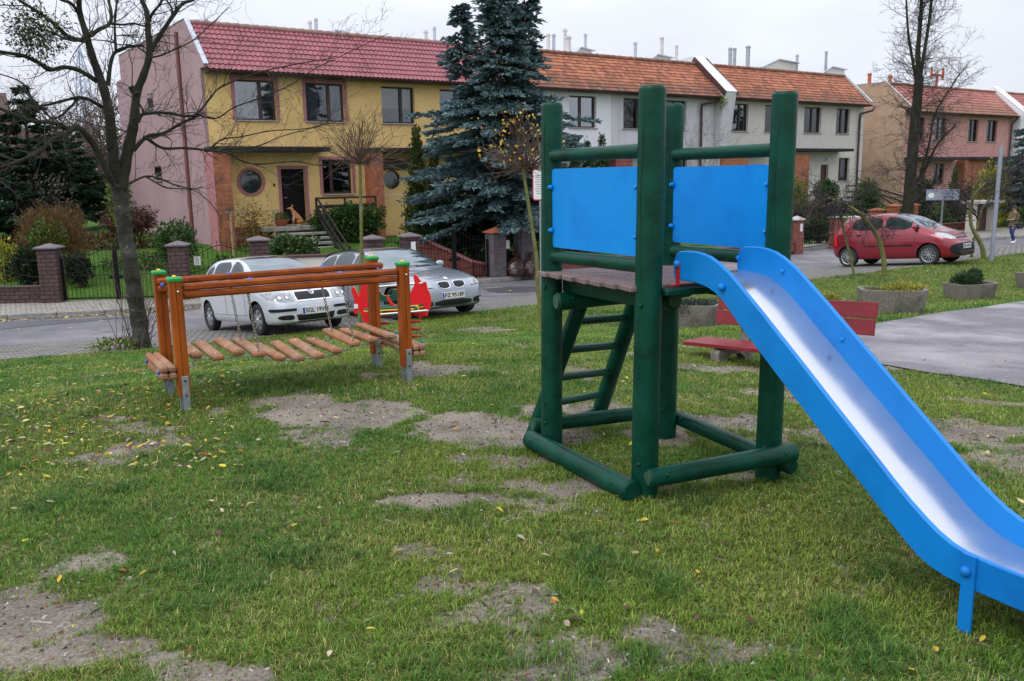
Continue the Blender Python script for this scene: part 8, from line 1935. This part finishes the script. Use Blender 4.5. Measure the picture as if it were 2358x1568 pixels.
# round and other shrubs by the cream houses
for i, (px, py, s, r_, n, cl, shp, nm) in enumerate(((1903, 442, 27.5, (.52, .5, .5), 3600, GR, 'ball', 'clipped green ball shrub in front of the brown door'), (1995, 480, 26, (.62, .6, 1.25), 6500, GR, 'ball', 'tall rounded green shrub at the end of the cream house'), (1870, 510, 25, (1.5, .7, .75), 5200, DK + [(.1, .05, .03)], 'ball', 'dark spreading shrub above the low iron gate'),
        (1835, 470, 27, (.5, .5, 1.2), 2600, LG, 'ball', 'bright green shrub beside the right tower post'), (1885, 560, 23.3, (1.1, .5, .4), 2600, DK, 'ball', 'low dark planting behind the low iron gate'), (2120, 450, 27, (.75, .7, .95), 4200, DK, 'ball', 'dark fir-like shrub against the salmon house'), (2195, 455, 28, (.5, .5, 1.5), 3500, GR, 'cone', 'small green conifer left of the blue spruce at the right'),
        (2150, 520, 26, (2.2, .8, .9), 6000, DK + [(.06, .04, .03)], 'ball', 'dark tangled shrubs behind the street sign'), (2240, 500, 25, (1.2, .8, 1.2), 4500, [(.05, .04, .03), (.03, .035, .02)], 'ball', 'brown-green shrub behind the small bare trees at the right'),
        (2285, 450, 23.5, (.95, .8, 1.5), 7000, YG, 'ball', 'yellow-green forsythia in front of the right spruce'), (2070, 540, 25.4, (1.6, .5, .5), 3500, DK, 'ball', 'dark low hedge behind the roof of the red car'), (2340, 520, 24, (1.4, .8, 1.0), 5000, DK + YG[:1], 'ball', 'dark shrub behind the walking person'))):
    q = pxs(px, py, s); z = q.z; shrub('garden_shrub', nm, (q.x, q.y, max(z, -1.2 + r_[2] * .9)), r_, n, .11, cl, 100 + i, shp, long=2.2)
q = pxs(1615, 560, 31.6)
clb = thing('climbing_plant', 'leafless climber with a few leaves on the grey-white wall behind the tower', 'climber', TS(34.9, SH - .25, -1.2), TH)
mb = MB(); r2 = random.Random(3)
for k in range(14): twig(mb, Vector((r2.uniform(-1.6, .5), 0, 0)), Vector((r2.uniform(-.15, .15), 0, 1)), r2.uniform(3, 6.3), .012, 2, r2, wob=.1, up=.5, kids=(2, 4), kl=.3, minr=.005)
mb.build('stems', M['twigbr'], clb)
cloud_obj('leaves', [leafcloud(160, TS(34.6, SH - .3, 2.6), (1.2, .15, 2.8), .09, LG + YG, 63, shell=.05), leafcloud(120, TS(35.2, SH - .6, 5.2), (.3, .2, .4), .1, LG + YG, 64, shell=.05)], parent=clb)
# --- globe-crowned saplings
def globe(label, base, tilt_px, crown_px, top_r, seed, leafy=0, rr=.55, stake=None, kids=(3, 5), half=None):
    root = thing('sapling', label, 'tree', base, 0); r2 = random.Random(seed); c = Vector(crown_px); mid = base.lerp(c, .5) + Vector((r2.uniform(-.03, .03), 0, 0))
    mb = MB(); mb.tube(smoothpath([base - ZU * .05, base.lerp(c, .3), mid + Vector((.02, 0, 0)), c], 5), [.038 - .014 * i / 15 for i in range(16)], 10); W_(mb, 'trunk', M['greenstem'], root, True)
    mb = MB(); n = 74
    for k in range(n):
        a = r2.uniform(0, 2 * PI); el = r2.uniform(.05, 1.45) if r2.random() < .85 else r2.uniform(-.25, .1); d = Vector((math.cos(a) * math.cos(el), math.sin(a) * math.cos(el), math.sin(el)))
        twig(mb, c + d * .02, d, rr * r2.uniform(.72, 1.1), .0075, 1, r2, wob=.12, up=.35, kids=kids, kl=.42, minr=.0035)
    W_(mb, 'crown', M['twigbr'], root)
    if leafy: cloud_obj('leaves', [leafcloud(leafy, c + ZU * rr * .62, (rr * .9, rr * .9, rr * .72), .055, [(.6, .38, .04), (.5, .28, .04), (.45, .35, .08)], seed, shell=.5, long=1.5)], parent=root)
    if stake:
        mb = MB(); mb.tube([stake[0], stake[1]], .032, 10); st = W_(mb, 'stake', M['stake'], root, True)
        mb = MB(); q = stake[1] - ZU * .12; mb.bar(q + Vector((-.06, -.02, 0)), base.lerp(c, (q.z - base.z) / (c.z - base.z)), .03, .05); W_(mb, 'tie', M['black'], root)
    return root
gb = G(826, 740); gb = Vector((atd(826, 735, 14.2).x, 14.2, 0)); gb.z = ter(gb.x, gb.y)
globe('leafless globe-crowned sapling tied to a stake in front of the silver-blue estate car', gb, 0, atd(829, 378, 14.2), 0, 5, 6, .72, stake=(Vector((gb.x + .09, gb.y + .05, gb.z - .1)), atd(843, 588, 14.25)))
gb = Vector((atd(1252, 690, 13.3).x, 13.3, 0)); gb.z = ter(gb.x, gb.y)
globe('leaning globe-crowned sapling with yellow leaves left of the tower', gb, 0, atd(1204, 388, 13.3), 0, 6, 170, .66, kids=(3, 6))
# --- small leaning trees on the right verge
def smalltree(label, pts, Y, r0, r1, crown, n, seed, wobble=.3, up=0.0, ln=.9, m_='greenstem', kidn=(3, 5)):
    P = [atd(x, y, Y) for x, y in pts]; P[0].z = ter(P[0].x, P[0].y) - .05; root = thing('small_tree', label, 'tree', P[0], 0); S = smoothpath(P, 5); mb = MB(); mb.tube(S, [(r0 + (r1 - r0) * i / len(S)) * Y / FOC for i in range(len(S))], 10); W_(mb, 'trunk', M[m_], root, True)
    r2 = random.Random(seed); mb = MB()
    for k in range(n):
        x, y, dx, dy = crown[r2.randrange(len(crown))]; q = atd(x + r2.uniform(-8, 8), y + r2.uniform(-8, 8), Y + r2.uniform(-.25, .25)); d = Vector((dx, r2.uniform(-.6, .6), -dy)) + Vector((r2.uniform(-.4, .4), 0, r2.uniform(-.4, .4)))
        twig(mb, q, d, ln * r2.uniform(.5, 1.2), .013, 2, r2, wob=wobble, up=up, kids=kidn, kl=.5, minr=.0045)
    W_(mb, 'crown', M['twig'], root); return root
YS = G(2035, 638).y
smalltree('small tree with an arching trunk and tangled drooping crown in front of the red car', [(2037, 640), (2035, 600), (2027, 560), (2008, 525), (1985, 497), (1955, 475), (1925, 462), (1900, 455)], YS, 6, 2.5, [(1950, 470, -1, .4), (1925, 460, -1, .2), (1960, 478, -.3, -1), (1905, 455, -1, .6), (1975, 485, 1, .2), (1930, 462, -.2, 1), (1945, 470, .6, .6), (1915, 458, -.8, -.4), (1990, 500, 1, .6)], 60, 15, .42, -.15)
smalltree('thin bare stem crossing behind the arching small tree', [(1968, 640), (1960, 600), (1950, 560), (1940, 520), (1932, 485)], YS + .3, 3.2, 2, [(1935, 490, -1, -.3), (1938, 500, .5, -.8)], 10, 16, .3, .1)
YS = G(2265, 596).y
smalltree('small leaning bare tree left of the lamp post', [(2266, 598), (2262, 570), (2250, 545), (2237, 520), (2235, 485), (2245, 450), (2270, 420)], YS, 6, 2, [(2245, 455, .6, -.8), (2238, 485, -.8, -.6), (2255, 435, 1, -.3), (2240, 500, -.9, -.2), (2270, 420, 1, -.2)], 34, 17, .3, .1, 1.4)
smalltree('thin bare tree just behind the leaning one by the lamp post', [(2238, 588), (2240, 560), (2250, 525), (2262, 480), (2290, 450)], YS + 1, 3.5, 1.5, [(2262, 480, 1, -.4), (2255, 500, -.6, -.8), (2280, 455, 1, -.2)], 20, 18, .3, .1, 1.2)
# --- bare wood on the hill and a line of distant leafless trees at the left
r2 = random.Random(12); mb = MB()
for i in range(30):
    px = -160 + 480 * i / 29 + r2.uniform(-10, 10); d = r2.uniform(62, 105); q = atd(px, 460, d); o_ = Vector((q.x, q.y, -2.5)); H_ = d * (r2.uniform(430, 540) - 330) / FOC + 4.5
    mb.tube([o_, o_ + ZU * H_ * .5, o_ + ZU * H_ * .9], [.2, .13, .04], 5)
    for k in range(46):
        z = H_ * r2.uniform(.15, .85); a = r2.uniform(0, 6.28); twig(mb, o_ + ZU * z, Vector((math.cos(a), math.sin(a), .9)), H_ * r2.uniform(.14, .3), .05, 1, r2, wob=.2, up=.3, kids=(4, 7), kl=.5, minr=.022)
o = mb.build('distant_wood', M['twigbr'], recalc=False); tag(o, 'grey-brown leafless wood on the far slope behind the left gardens', 'trees', kind='stuff')
